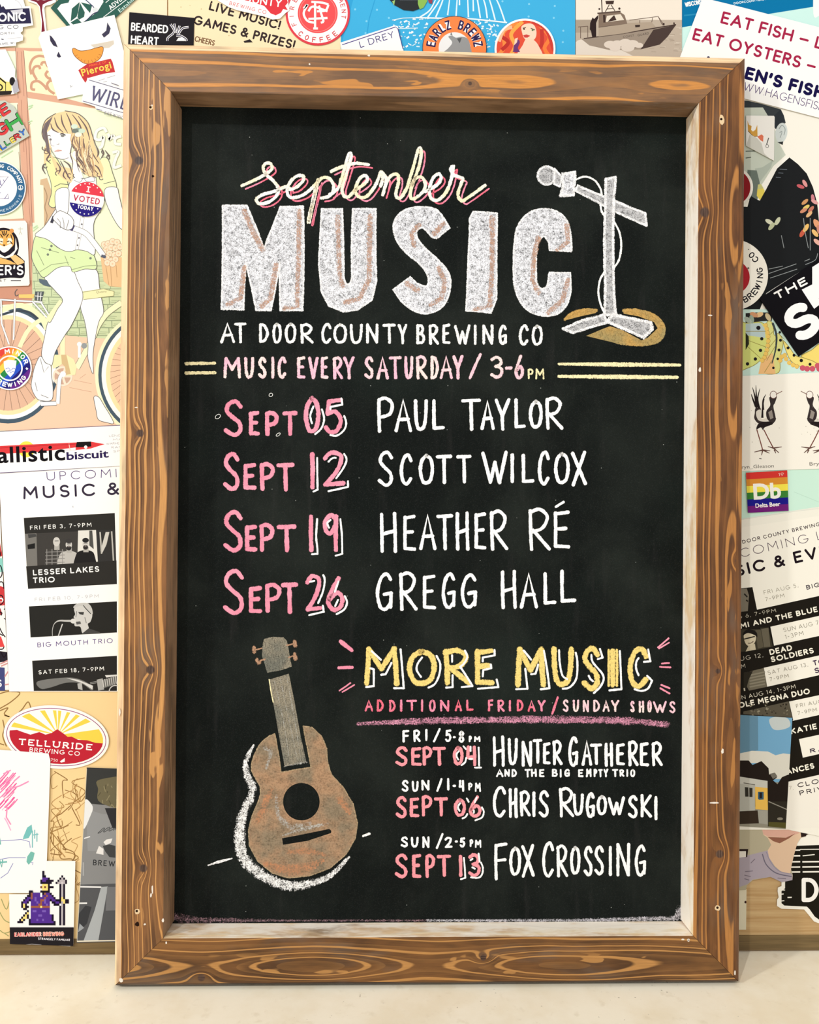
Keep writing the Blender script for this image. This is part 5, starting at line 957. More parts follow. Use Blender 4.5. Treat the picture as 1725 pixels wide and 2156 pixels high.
s.poly(q((345, 1495), (500, 1485), (512, 1920), (372, 1935)), (120, 118, 114)); s.poly(q((385, 1500), (490, 1495), (500, 1530), (395, 1555)), (70, 70, 70)); s.poly(q((380, 1640), (480, 1620), (480, 1690), (385, 1700)), (32, 32, 32)); s.poly(q((500, 1485), (1060, 1460), (1060, 1860), (512, 1920)), (64, 62, 60)); s.poly(q((1060, 1450), (1300, 1442), (1325, 1870), (1050, 1885)), (226, 225, 220)); s.poly(q((1210, 1450), (1250, 1450), (1270, 1700), (1210, 1650)), (80, 80, 78)); s.poly(q((1300, 1442), (1555, 1440), (1560, 1860), (1325, 1870)), (52, 52, 52)); s.poly(q((1430, 1470), (1480, 1470), (1440, 1640), (1380, 1760), (1360, 1720)), (206, 205, 200)); s.lines([q((1355, 1470), (1375, 1760)), q((1510, 1460), (1535, 1860))], 3, (190, 189, 184))
def man(x, y, hw, shirt, beard, hairc):
    s.poly(q((x - 150, y + 400), (x - 130, y + 190), (x - 60, y + 130), (x + 60, y + 130), (x + 120, y + 190), (x + 130, y + 400)), shirt, sm=True); s.poly(q((x - 30, y + 80), (x + 40, y + 80), (x + 40, y + 150), (x - 30, y + 150)), (176, 174, 170)); s.poly(ell(*q((x, y + 40))[0], hw, hw * 1.35), (206, 204, 200))
    if beard: s.poly(ell(*q((x, y + 85))[0], hw * .8, hw * .75), (50, 48, 48)); s.disc(*q((x, y + 66))[0], hw * .34, (150, 140, 136), ry=1)
    if hairc: s.poly(ell(*q((x, y - 10))[0], hw * 1.05, hw * .75), hairc)
    s.line(q((x - 25, y + 30), (x + 28, y + 28)), 1.4, (60, 58, 58))
man(770, 1560, 7.2, (70, 68, 66), False, None); man(935, 1600, 6.6, (190, 188, 184), True, (60, 58, 58)); man(1160, 1590, 6.6, (34, 33, 34), True, (40, 40, 42))
for i in range(4): s.line(q((640 + i * 70, 1700), (640 + i * 70, 1910)), 1.4, (150, 148, 146)); s.line(q((620, 1740 + i * 48), (880, 1730 + i * 48)), 1.4, (140, 138, 136))
s.poly(r((362, 78), (1575, -2), (1580, 315), (388, 380)), (46, 45, 43)); s.text('LESSER LAKES', r((455, 200))[0], r((1345, 150))[0], 12, WH, .04, 1.1); s.text('TRIO', r((455, 305))[0], r((748, 290))[0], 12, WH, .04, 1.1)
s.text('FRI FEB 10, 7-9PM', r((480, 550))[0], r((1340, 500))[0], 7.6, (176, 176, 190), -.004, 1.25)
s.panel('band_photo#2', 'printed black and white photo of a singer in a cap at a microphone'); s.poly(r((400, 615), (1580, 548), (1580, 965), (422, 1032)), (40, 40, 38))
s.poly(r((1005, 610), (1060, 575), (1180, 570), (1240, 630), (1255, 720), (1210, 700), (1140, 630), (1010, 640)), (196, 196, 194), sm=True); s.poly(r((1010, 640), (1120, 610), (1200, 690), (1250, 730), (1225, 820), (1190, 850), (1200, 920), (1120, 975), (1090, 890), (1020, 880), (1010, 840), (1030, 810), (1000, 760), (1020, 720)), (206, 206, 204), sm=True); s.line(r((1130, 600), (1160, 640), (1230, 715)), 1.6, (50, 50, 50), sm=True); s.poly(r((1060, 690), (1140, 690), (1130, 730), (1080, 720)), (60, 60, 60)); s.poly(r((1030, 820), (1090, 815), (1100, 850), (1040, 860)), (90, 90, 90)); s.poly(r((1120, 975), (1200, 910), (1350, 960), (1360, 980), (1110, 992)), (70, 70, 70)); s.lines([r((1040, 680), (1030, 760)), r((1150, 760), (1170, 840))], 1.6, (130, 130, 130))
s.line(r((1010, 810), (900, 808), (800, 808), (740, 850), (715, 930), (715, 1010)), [5, 4, 3, 1.4, 1.2, 1.2], (190, 190, 188), sm=True); s.poly(ell(*r((995, 812))[0], 6, 5), (216, 216, 214)); s.line(r((850, 850), (795, 1010)), 2.2, (206, 206, 204))
s.text('BIG MOUTH TRIO', r((515, 1165))[0], r((1525, 1105))[0], 10, (84, 56, 136), .012, 1.25)
s.panel('band_photo#3', 'printed black and white photo of hands on a guitar'); s.poly(r((443, 1345), (1580, 1278), (1580, 1750), (465, 1750)), (42, 41, 40)); s.text('SAT FEB 18, 7-9PM', r((530, 1528))[0], r((1410, 1475))[0], 8.6, WH, .02, 1.22)
s.poly(r((520, 1620), (900, 1570), (1100, 1600), (1250, 1690), (1240, 1740), (1100, 1650), (900, 1640), (700, 1700), (560, 1720)), (120, 120, 118), sm=True); s.poly(r((900, 1575), (1060, 1600), (1260, 1680), (1250, 1730), (1130, 1650)), (216, 216, 214)); s.poly(r((1310, 1600), (1390, 1580), (1410, 1730), (1330, 1745)), (170, 170, 168)); s.poly(r((1390, 1600), (1580, 1550), (1580, 1660), (1410, 1710)), (110, 110, 108)); s.lines([r((1390 + i * 28, 1600 - i * 8), (1405 + i * 28, 1700 - i * 8)) for i in range(7)], 1.4, (216, 216, 214)); s.lines([r((1220, 1640), (1310, 1620)), r((1220, 1655), (1310, 1640))], .8, (190, 190, 190)); s.poly(r((1420, 1540), (1580, 1530), (1580, 1550), (1440, 1570)), (226, 226, 224)); s.ring(*r((1560, 1760))[0], 12, 14, (210, 210, 208), 180, 300); s.poly(r((1050, 1650), (1110, 1640), (1120, 1740), (1060, 1720)), (180, 180, 178)); s.build()
# kraft sheet
s = Sheet('poster', [(-60, 1455), (300, 1452), (300, 1984), (-60, 1979)], (247, 216, 160), 0, 'kraft brown paper sheet with pen scribbles at the lower left', 'poster')
q = Z(0, 1440, 6.389); SC = (150, 118, 72)
for st in (((0, 130), (120, 100), (270, 120), (150, 240), (0, 330)), ((0, 360), (110, 320), (60, 400), (130, 440), (60, 420)), ((200, 440), (300, 340), (380, 240), (420, 330)), ((40, 480), (60, 600), (40, 700), (90, 840)), ((0, 800), (60, 820))): s.line(q(*st), 2.4, SC, sm=True)
for i in range(46):
    x, y = random.uniform(700, 1130), random.uniform(1150, 2700); k = [(x + random.uniform(-120, 120), y + j * random.uniform(50, 120)) for j in range(4)]
    s.line(q(*[(max(680, min(1150, a)), b) for a, b in k]), random.uniform(1.0, 2.4), random.choice(((168, 132, 80), (146, 110, 64), (190, 150, 96))), sm=True)
r = Z(0, 1720, 6.389); s.lines([r((20, 1100), (90, 1240), (140, 1080)), r((0, 1280), (60, 1380), (130, 1420)), r((0, 1520), (60, 1560), (140, 1540)), r((120, 1600), (60, 1560))], 2, (166, 166, 110), sm=True); s.build()
# oval mountain sticker
ox, oy, rt = 120, 1551, 6.5
s = Sheet('sticker', ell(ox, oy, 111, 66, rt, 64), WH, 2, 'oval sticker with red mountains and yellow sunrays on kraft paper', 'sticker', clip=ell(ox, oy, 99, 56, rt, 40))
q = Z(0, 1440, 6.389)
sun = q((790, 680))[0]
for a0, a1, R in ((190, 196, 120), (207, 217, 110), (233, 242, 100), (258, 266, 90), (270, 278, 90), (291, 299, 90), (311, 319, 100), (329, 338, 110), (352, 362, 130), (2, 12, 130)):
    s.poly([sun] + [(sun[0] + R * math.cos(math.radians(a)), sun[1] + R * math.sin(math.radians(a))) for a in (a0, a1)], (252, 216, 84))
s.poly(q((100, 620), (240, 612), (300, 635), (420, 675), (540, 640), (620, 675), (700, 655), (780, 602), (870, 665), (920, 705), (970, 700), (1060, 745), (1180, 750), (1290, 785), (1420, 795), (1420, 1200), (100, 1200)), (192, 38, 56))
s.win = ell(ox, oy, 108, 63, rt, 40); s.poly(ell(ox, oy, 105.5, 60.5, rt, 64), (150, 50, 120), holes=[ell(ox, oy, 104, 59, rt, 64)])
s.caps('TELLURIDE', q((265, 812))[0], q((1240, 888))[0], 13.5, WH, .2, serif=.13); s.caps('BREWING CO', q((405, 905))[0], q((1080, 962))[0], 9.5, WH, .16, serif=.1)
for i in (): a = i / 8; s.line(q((285 + 965 * a * .95 - 25, 808 + 80 * a), (285 + 965 * a * .95 + 35, 812 + 80 * a)), 1.6, WH)
s.text('EST 81750', q((520, 1012))[0], q((785, 1042))[0], 6, (252, 230, 226), .02); s.poly(q((815, 1035), (850, 1010), (880, 990), (880, 1040), (830, 1050)), WH); s.build()
# child drawing
s = Sheet('drawing', [(-60, 1574), (0, 1577), (104, 1585), (108, 1600), (104, 1720), (98, 1878), (-60, 1878)], (253, 253, 254), 3, "white paper with a child's pink and teal crayon drawing", 'drawing')
q, r = Z(0, 1440, 6.389), Z(0, 1720, 6.389)
for i in range(40): x, y = random.uniform(-20, 200), random.uniform(1200, 1640); s.line(q((x - 60, y + 70), (x + 10, y), (x + 70, y - 70)), random.uniform(1.2, 2.6), random.choice(((244, 120, 176), (240, 90, 160), (248, 170, 206))), sm=True)
for st in (((150, 1400), (280, 1360), (400, 1300)), ((60, 1200), (160, 1150)), ((200, 1300), (280, 1230)), ((110, 1640), (100, 1780), (160, 1880))): s.line(q(*st), 3, (244, 150, 196))
s.line(r((75, 0), (110, 60), (160, 170)), 2.4, (240, 180, 220)); s.poly(r((330, 250), (380, 130), (440, 90), (450, 180), (400, 270), (320, 290)), (120, 196, 196)); s.lines([r((450, 170), (450, 400)), r((480, 160), (480, 280)), r((510, 200), (510, 320)), r((460, 230), (530, 220))], 2.4, (130, 196, 200)); s.poly(r((380, 520), (430, 450), (480, 470), (460, 560), (400, 630), (370, 590)), (120, 190, 180)); s.lines([r((20, 310), (180, 300), (300, 290), (410, 320), (420, 400)), r((0, 560), (140, 535), (360, 535)), r((190, 610), (120, 740), (20, 810)), r((430, 600), (460, 600), (450, 630))], 1.4, (136, 140, 200)); s.lines([r((0, 230), (20, 360)), r((0, 540), (40, 660), (50, 560)), r((0, 600), (110, 590))], 3, (110, 186, 180)); s.build()
# grey photo strip
q = Z(0, 1720, 6.389)
s = Sheet('photo_print', [(184, 1615), (300, 1619), (300, 1980), (163, 1983)], (140, 142, 144), 2, 'narrow black and white photo of a bar interior left of the frame', 'photo')
s.poly([(184, 1615), (300, 1619), (300, 1700), (180, 1690)], (58, 60, 60)); s.poly([(212, 1640), (300, 1636), (300, 1706), (215, 1690), (208, 1660)], (112, 106, 82), sm=True)
for i in range(16): x, y = random.uniform(212, 250), random.uniform(1645, 1695); s.line([(x, y), (x + random.uniform(-8, 8), y + random.uniform(4, 12))], 1.6, random.choice(((150, 142, 110), (84, 80, 62))))
s.poly([(180, 1684), (194, 1692), (196, 1706), (184, 1735), (177, 1740)], (236, 240, 242), sm=True); s.poly([(196, 1706), (215, 1712), (300, 1720), (300, 1790), (186, 1790), (184, 1735)], (150, 153, 156)); s.poly([(222, 1700), (300, 1700), (300, 1745), (238, 1742)], (50, 50, 54))
s.poly(q((1300, 480), (1340, 380), (1400, 420), (1400, 500)), (236, 236, 236)); s.poly(q((1400, 330), (1440, 295), (1520, 280), (1500, 340), (1430, 370)), (240, 240, 240)); s.poly(q((1390, 380), (1480, 360), (1560, 380), (1560, 540), (1480, 530), (1420, 450)), (70, 72, 74)); s.line(q((1140, 280), (1220, 255)), 2.4, (236, 238, 240))
s.poly(q((1080, 900), (1760, 880), (1760, 1680), (1040, 1680)), (88, 90, 94)); s.poly(q((1370, 930), (1460, 925), (1330, 1660), (1130, 1660), (1280, 1250)), (176, 182, 186)); s.poly(q((1450, 930), (1760, 930), (1760, 1240), (1430, 1250)), (120, 122, 126)); s.lines([q((1080, 928), (1370, 935)), q((1065, 1150), (1180, 1148))], 3.4, (230, 232, 234)); s.poly(q((1060, 1300), (1160, 1180), (1240, 1200), (1180, 1420), (1050, 1560)), (60, 62, 66)); s.poly(q((1080, 1420), (1140, 1480), (1060, 1540)), (160, 166, 172)); s.line(q((1130, 600), (1130, 780)), 2.4, (176, 178, 180))
s.text('DOOR', q((1320, 215))[0], q((1560, 170))[0], 9.5, (52, 54, 58), .01, 1.3, shear=1.6); s.text('BREWING', q((1258, 640))[0], q((1760, 672))[0], 12, (48, 50, 54), .02, 1.25); s.line([(163.5, 1980), (300, 1977)], 2.4, (240, 232, 210)); s.line([(184, 1617), (163.5, 1980)], 1.0, (230, 226, 210)); s.build()
# pixel wizard sticker
s = Sheet('sticker', [(100, 1810), (161, 1810), (157, 1984), (150, 1989), (24, 1981), (22, 1880), (98, 1880)], WH, 4, 'white sticker with a purple pixel-art wizard holding a grey staff', 'sticker', clip=[(22, 1809), (161, 1809), (157, 1988), (24, 1984)])
PX = ['.............k..............', '.............k..............', '.............kk........k....', '.............pppk.....kgk...', '............kppkkkk..kgggk..', '............kkkkkk..kggGgk..', '.............yyyk.....kgk...', '............bybykkk...kgk...', '.............yyyk.....kgk...', '......kk....kkkkk.....kgk...', '......koppppwkoppk....kgk...', '.....kkoppppwppoppk...kgk...', '....kppopPppppoppppk..kyk...', '...kppkppPppooPppkppkkkyykk.', '..kppk.pppPpopPpp.kkppkgykk.', '..kyk..ppppooppPp..kkk.gk...', '..kykk.oooooyoooo.....kgk...', '...kk..pppppppppp.....kgk...', '.....k.pPPpppPPpp.....kgk...', '....ky.pppppppppp.....kgk...', '...kyk.ppppPPpppppk...kgk...', '..kyyk.pppppppppppk...kgk...', '.kyk..kpppPppPppppk...kgk...', 'kkk...kppppppppppppk..kgk...', '......kkkkkkkkkkkkkk..kgk...']
PC = {'k': (26, 18, 40), 'p': (84, 48, 150), 'P': (122, 92, 186), 'o': (156, 92, 70), 'y': (250, 226, 130), 'g': (190, 184, 190), 'G': (214, 208, 214), 'b': (130, 88, 60), 'w': WH}
for j, row in enumerate(PX):
    for i, ch in enumerate(row):
        if ch in PC: x, y = 39.5 + i * 4.0, 1831 + j * 4.55; s.poly(rect(x, y, x + 4.05, y + 4.6), PC[ch])
s.poly([(22, 1949), (160, 1949), (158, 1990), (24, 1990)], (34, 31, 36)); s.text('EARLANDER BREWING', (33, 1969), (138, 1967), 9.5, (252, 216, 206), .075); s.text('EARLANDER', (33, 1968.5), (88, 1967.5), 8.2, (228, 92, 96), .02); s.text('BREWING', (94, 1967.5), (138, 1966.5), 8.2, (232, 124, 100), .02); s.text('STRANGELY FAMILIAR', (83, 1975), (150, 1978), 5, (238, 236, 244), .04); s.line([(48, 1987), (70, 1984), (90, 1986)], 1.6, (150, 148, 150)); s.build()

# ================================================================= PAPERS ABOVE THE BOARD
q = Z(240, 0, 4.539)
s = Sheet('poster', rect(355, -60, 718, 140), (247, 230, 190), 1, 'parchment coloured poster announcing music and games above the frame', 'poster')
DB = (52, 40, 42)
s.text('LIVE MUSIC!', q((905, 100))[0], q((1580, 292))[0], 20, DB, .04, 1.0); s.text('GAMES & PRIZES!', q((755, 235))[0], q((1720, 480))[0], 20, DB, .04, 1.0); s.text('CHEERS', q((770, 400))[0], q((960, 445))[0], 12, (120, 84, 56), .03); s.poly(q((1240, 400), (1300, 380), (1330, 410), (1250, 415)), (40, 34, 36))
for i in range(14): x, y = random.uniform(360, 620), random.uniform(0, 90); s.disc(x, y, random.uniform(.6, 1.2), (206, 178, 130))
s.build()
s = Sheet('sticker', q((152, 126), (772, 180), (765, 440), (140, 440)), (28, 24, 30), 2, 'black card with white lettering and a white anatomical heart', 'sticker')
s.text('BEARDED', q((165, 302))[0], q((520, 330))[0], 17.5, WH, .03); s.text('HEART', q((163, 425))[0], q((430, 445))[0], 17.5, WH, .03)
for st in (((545, 240), (580, 300), (560, 340)), ((580, 235), (600, 320)), ((632, 255), (605, 330)), ((718, 268), (660, 280), (620, 335)), ((570, 330), (520, 370), (515, 400)), ((600, 350), (640, 350), (690, 380), (700, 400))): s.line(q(*st), 4.4, WH, sm=True); s.line(q(*st), 2, (60, 56, 90), sm=True)
s.poly(q((600, 400), (620, 370), (660, 365), (690, 400)), WH); s.build()
s = Sheet('sticker', q((985, -30), (1000, 20), (1100, 80), (1180, 110), (1440, 170), (1520, 200), (1590, 190), (1640, 140), (1680, 110), (1660, -30)), WH, 3, 'red splash-shaped brewery sticker overlapping the parchment poster', 'sticker', clip=False)
s.poly(q((1010, -30), (1020, 10), (1090, 15), (1110, -10), (1280, 20), (1440, 70), (1500, 140), (1550, 160), (1600, 135), (1620, 100), (1665, 110), (1640, 70), (1665, 40), (1650, -30)), (222, 58, 68)); s.text('COUNTY', q((1150, 20))[0], q((1600, 85))[0], 17, WH, .03); s.text('BREWING CO', q((1105, 60))[0], q((1455, 150))[0], 8, (222, 70, 80), .006, 1.3); s.build()
cx_, cy_ = 669.5, 30
s = Sheet('sticker', ell(cx_, cy_, 67.5, n=60), (224, 66, 80), 2, 'round red and white coffee sticker with interlaced initials', 'sticker', clip=False)
s.ring(cx_, cy_, 42, 63, WH); s.disc(cx_, cy_, 41.5, (238, 84, 88)); s.ring(cx_, cy_, 38, 39, (248, 150, 146)); s.arc('FIRE', cx_, cy_, 50, -205, -150, 10, (214, 66, 80), .02, 7); s.arc('DEPARTMENT', cx_, cy_, 50, -105, 8, 10, (214, 66, 80), .02, 7); s.arc('COFFEE', cx_, cy_, 61.5, 130, 50, 11, (214, 66, 80), .025, 8, inside=True)
for st in (((640, 20), (648, 12), (640, 30), (648, 46), (664, 50)), ((664, 8), (664, 60)), ((656, 6), (680, 8), (692, 12)), ((692, 12), (686, 24), (668, 26)), ((672, 14), (682, 48)), ((682, 48), (676, 50)), ((650, 42), (690, 40)), ((660, 62), (670, 62)), ((650, 26), (660, 16), (690, 26))): s.line(list(st), 4.6, (252, 250, 248), sm=True)
s.build()
q = Z(580, 0, 4.539); r = Z(880, 0, 4.792)
s = Sheet('poster', rect(718, -60, 1211, 150), (66, 178, 230), 1, 'bright blue poster with a white line drawing of a domed building', 'poster')
s.poly([(718, -60), (760, -60), (718, 100)], (52, 164, 220)); s.line([(790, 0), (778, 40), (772, 80)], 2, (50, 160, 216))
for x, y in ((748, 21), (794, 22), (772, 46), (819, 39), (770, 71), (1114, 10), (1168, 14), (1113, 36), (1166, 39), (1186, 66), (1185, 90), (1058, 4)): s.disc(x, y, 2.2, (130, 210, 244))
dome = lambda *p: r(*p)
for a in (((100, 180), (200, 40), (250, -60)), ((180, 180), (240, 40), (270, -60)), ((300, 160), (320, 0)), ((385, 170), (400, -60)), ((420, 60), (420, -60)), ((510, 180), (500, -60)), ((560, 120), (555, -60)), ((630, 190), (600, 0), (590, -60)), ((700, 190), (680, 60), (640, -60)), ((780, 210), (740, 60), (700, -60)), ((880, 230), (820, 60), (760, -60)), ((20, 180), (120, 110), (180, 0))): s.line(dome(*a), [3.2, 3.0, 2.0], (226, 244, 252), sm=True)
for i in range(150):
    x, y = random.uniform(-330, 850), random.uniform(190, 480)
    if x < -330 + (480 - y) * .2 or x > 900 - (y - 190) * .3: continue
    p = r((x, y))[0]; s.line([p, (p[0] + random.uniform(-7, 7), p[1] + random.uniform(-5, 5))], random.uniform(1.4, 3.6), random.choice(((236, 247, 252), (214, 238, 250), (250, 252, 254))))
s.line(dome((-20, 185), (200, 190), (500, 195), (900, 235)), 3, (232, 246, 252), sm=True); s.line(dome((-260, 210), (-150, 190), (-20, 185)), 2, (206, 234, 248)); s.line(dome((-330, 300), (0, 290)), 2, (206, 234, 248)); s.build()
s = Sheet('sticker', [(815, -40), (818, -2), (830, 12), (850, 23), (870, 25), (884, 20), (898, 8), (906, -40)], (44, 48, 52), 2, 'dark round sticker with green leaves cut off by the top of the picture', 'sticker', clip=False)
s.poly([(880, -5), (892, -10), (900, 4), (892, 18), (884, 22), (880, 10)], (140, 186, 88)); s.poly([(826, 5), (832, 2), (830, 14)], (160, 200, 120)); s.poly([(838, -2), (884, -4), (882, 2), (842, 2)], (200, 214, 236)); s.poly([(900, -4), (912, -8), (910, 10), (903, 8)], (150, 70, 90)); s.build()
s = Sheet('sticker', q((620, 420), (1140, 255), (1170, 262), (1230, 520), (640, 520)), WH, 3, 'tilted white plate sticker with a blue border line above the frame', 'sticker')
s.line(q((640, 440), (1150, 270), (1172, 290), (1220, 480)), 1.8, (70, 56, 140)); s.text('L DREY', q((815, 470))[0], q((1140, 370))[0], 14, (70, 60, 130), .008, 1.1); s.build()
ex, ey = 957, 104
s = Sheet('sticker', ell(ex, ey, 67.5, n=60), (60, 56, 70), 3, 'round orange sticker with dark arched lettering and a grey photo', 'sticker', clip=False)
s.disc(ex, ey, 66.4, (242, 136, 76)); s.disc(ex, ey, 33.5, (236, 238, 240)); s.poly([(944, 80), (952, 78), (960, 82), (972, 80), (984, 84), (990, 100), (988, 120), (930, 120), (944, 104), (952, 92)], (150, 152, 154), sm=True); s.poly([(948, 76), (950, 70), (953, 78)], (120, 122, 124)); s.poly([(962, 84), (972, 82), (968, 94)], (90, 92, 94))
for w_, c_ in ((.11, (250, 250, 252)), (.025, (46, 36, 84))): s.arc('EARLZ BREWZ', ex, ey, 40, -170, -10, 20, c_, w_, 10.5)
s.build()
gx, gy = 1105, 106
s = Sheet('sticker', ell(gx, gy, 64, n=60), WH, 3, 'round sticker of a woman with long flame-red hair', 'sticker', clip=ell(gx, gy, 60, n=40))
s.disc(gx, gy, 60, (226, 84, 62))
for st, c_ in ((((1090, 50), (1060, 70), (1062, 100), (1048, 120)), (244, 140, 70)), (((1100, 48), (1076, 74), (1084, 100), (1070, 125)), (250, 170, 80)), (((1130, 50), (1156, 80), (1146, 104), (1160, 125)), (244, 130, 66)), (((1140, 64), (1140, 96), (1128, 110)), (196, 60, 52)), (((1056, 80), (1070, 92), (1056, 108)), (190, 54, 48)), (((1120, 48), (1150, 66), (1166, 110)), (206, 66, 56)), (((1078, 60), (1060, 66), (1050, 90)), (250, 190, 150))): s.line(list(st), 8, c_, sm=True)
s.poly([(1098, 58), (1112, 52), (1124, 56), (1129, 70), (1126, 84), (1114, 90), (1104, 84), (1099, 72)], (250, 218, 196), sm=True); s.poly([(1108, 84), (1122, 86), (1134, 100), (1140, 125), (1088, 125), (1100, 98)], (250, 214, 190), sm=True); s.poly([(1101, 77), (1108, 75), (1116, 78), (1110, 82), (1104, 82)], (206, 72, 70)); s.lines([[(1100, 62), (1107, 61)], [(1117, 62), (1126, 66)]], 1.6, (80, 50, 46)); s.disc(1121, 66, 2.2, (96, 130, 90)); s.disc(1103, 64, 1.8, (70, 60, 56))
s.poly([(1080, 110), (1082, 96), (1090, 86), (1094, 92), (1090, 104), (1094, 112), (1078, 112)], (110, 60, 120), sm=True); s.poly([(1084, 84), (1090, 82), (1088, 92), (1082, 98)], (250, 214, 190)); s.build()
q = Z(1190, 0, 5.948)
s = Sheet('photo_print', rect(1212, -60, 1435, 140), (240, 230, 216), 2, 'sepia photo of a patrol boat cutting through waves', 'photo')
s.poly(q((130, 258), (1460, 262), (1460, 800), (130, 800)), (190, 176, 160)); s.poly(q((130, 265), (320, 260), (320, 420), (130, 420)), (170, 156, 140)); s.poly(q((130, 540), (330, 520), (700, 640), (900, 800), (130, 800)), (226, 216, 204), sm=True)
for i in range(40): x, y = random.uniform(950, 1450), random.uniform(330, 660); s.line(q((x, y), (x + 60, y + random.uniform(-8, 8))), 1.2, random.choice(((214, 202, 186), (168, 154, 138))))
SB = (66, 50, 46)
s.poly(q((200, 500), (420, 475), (720, 430), (1130, 350), (1385, 318), (1280, 470), (1180, 570), (940, 630), (560, 640), (300, 580)), (156, 142, 128)); s.poly(q((1100, 385), (1385, 322), (1280, 470), (1180, 570), (940, 630), (1000, 540)), (74, 60, 56)); s.line(q((230, 495), (720, 432), (1385, 320)), 2, SB); s.poly(q((415, 350), (770, 300), (1080, 290), (1130, 350), (720, 432), (415, 470)), (176, 160, 142)); s.line(q((415, 352), (770, 305)), 2, SB); s.poly(q((415, 180), (680, 160), (740, 200), (775, 310), (415, 352)), (132, 114, 100)); s.poly(q((520, 210), (690, 190), (735, 262), (500, 290)), (232, 222, 206)); s.poly(q((560, 250), (610, 200), (640, 265), (530, 285)), SB); s.line(q((485, 200), (490, 295)), 5, SB); s.line(q((400, 180), (690, 155)), 3, (90, 74, 66))
s.line(q((452, 0), (460, 165)), 2, SB); s.poly(q((500, 25), (610, 20), (600, 65), (510, 65)), SB); s.lines([q((500, 160), (550, 70)), q((620, 150), (570, 70)), q((520, 125), (600, 120))], 1.6, SB); s.disc(*q((675, 120))[0], 2.4, SB); s.disc(*q((425, 125))[0], 2, SB)
s.poly(q((310, 300), (340, 230), (360, 250), (410, 200), (410, 240), (385, 300), (385, 470), (335, 475), (320, 400), (305, 380)), (46, 34, 34)); s.lines([q((800, 265), (1000, 240), (1160, 218), (1230, 320)), q((930, 265), (930, 305)), q((1090, 235), (1080, 290)), q((1160, 220), (1210, 320)), q((160, 350), (280, 340)), q((190, 350), (190, 490)), q((280, 340), (280, 490))], 1.3, (108, 90, 80)); s.poly(q((1215, 300), (1240, 300), (1240, 330), (1215, 330)), SB); s.poly(q((1350, 292), (1368, 295), (1366, 318), (1350, 318)), SB); s.poly(q((870, 325), (935, 322), (930, 350), (875, 355)), (60, 48, 44))
s.text('COAST', q((725, 490))[0], q((860, 468))[0], 4.6, (90, 78, 72), .01); s.text('GUARD', q((905, 468))[0], q((1045, 440))[0], 4.6, (74, 62, 58), .01)
for x, y, rr in ((560, 570, 13), (650, 560, 12), (750, 550, 14), (840, 560, 13), (920, 580, 9), (620, 610, 12), (780, 610, 14)): s.disc(*q((x, y))[0], rr, (222, 210, 198), ry=rr * .6)
s.build()
q = Z(1420, 0, 5.656)
s = Sheet('poster', rect(1435, -60, 1800, 120), (206, 244, 238), 1, 'blue and mint poster behind the tilted white fish banner', 'poster')
s.poly([(1435, -60), (1800, -60), (1800, 6), (1716, 15), (1610, 32), (1500, 48), (1435, 59)], (2, 118, 172)); s.line([(1440, 34), (1490, 28)], 3, (40, 140, 186)); s.text('WISCONSIN', q((128, 92))[0], q((360, 50))[0], 10, WH, .035); s.text('DOORCOUNTYBREWING.COM', q((705, 62))[0], q((1280, -18))[0], 5, (224, 240, 246), .05, .95); s.poly([(1716, -60), (1735, -60), (1738, 26), (1725, 34), (1712, 30)], WH, sm=True); s.build()
s = Sheet('poster', [(1478, -2), (1560, 18), (1800, 80), (1800, 270), (1571, 211), (1490, 190), (1424, 140)], (253, 253, 251), 3, 'large white fish market banner tilted across the top right corner', 'poster')
RD, NV = (168, 34, 74), (18, 12, 70)
def T_(t, x0, y0, x1, y1, h, c_, b, tr=1.0): s.text(t, q((x0, y0))[0], q((x1, y1))[0], h, c_, b, tr)
T_('EAT FISH – LIVE', 535, 290, 2050, 688, 26, RD, .035); T_('EAT OYSTERS – LOVE', 200, 488, 2230, 1030, 26, RD, .035); T_("HAGEN'S FISH", 345, 828, 1765, 1200, 27, NV, .06); T_('WWW.HAGENSFISHMARKET', 690, 1052, 2230, 1465, 17, (88, 64, 120), -.008)
s.build()

# ================================================================= PAPERS RIGHT OF THE BOARD
q = Z(1550, 200, 7.703); r = Z(1550, 460, 6.342)
s = Sheet('poster', rect(1500, 180, 1800, 690), (246, 243, 232), 1, 'collage poster of a man in a dark flowered jacket right of the frame', 'poster')
FA, FB_ = (198, 206, 192), (176, 186, 174)
s.poly(q((-200, 80), (180, 100), (400, 150), (720, 240), (770, 340), (800, 460), (640, 560), (500, 400), (420, 230), (-200, 230)), (56, 62, 66)); s.poly(q((-200, 215), (430, 210), (520, 360), (640, 600), (700, 800), (800, 980), (600, 1160), (420, 1450), (340, 1500), (200, 1300), (-200, 1300)), FA)
s.poly(q((300, 1200), (420, 1180), (560, 1090), (600, 1050), (560, 1180), (380, 1420), (330, 1360)), FB_); s.poly(q((180, 1220), (330, 1230), (380, 1430), (340, 1720), (160, 1700)), (104, 116, 108))
s.poly(ell(*q((730, 620))[0], 12.5, 21, 8), (206, 214, 212)); s.line(q((690, 560), (740, 500), (790, 560), (770, 660)), 1.3, (130, 140, 140), sm=True); s.line(q((700, 620), (740, 600), (710, 700)), 1.1, (130, 140, 140), sm=True); s.poly(q((665, 775), (760, 760), (750, 820)), (40, 44, 46)); s.poly(q((720, 240), (770, 340), (790, 440), (700, 460), (630, 560), (600, 350)), (44, 50, 56))
s.lines([q((150, 920), (310, 915)), q((150, 1030), (240, 1015))], 2.2, (96, 104, 96)); s.line(q((180, 800), (215, 815)), 1.6, (120, 128, 118))
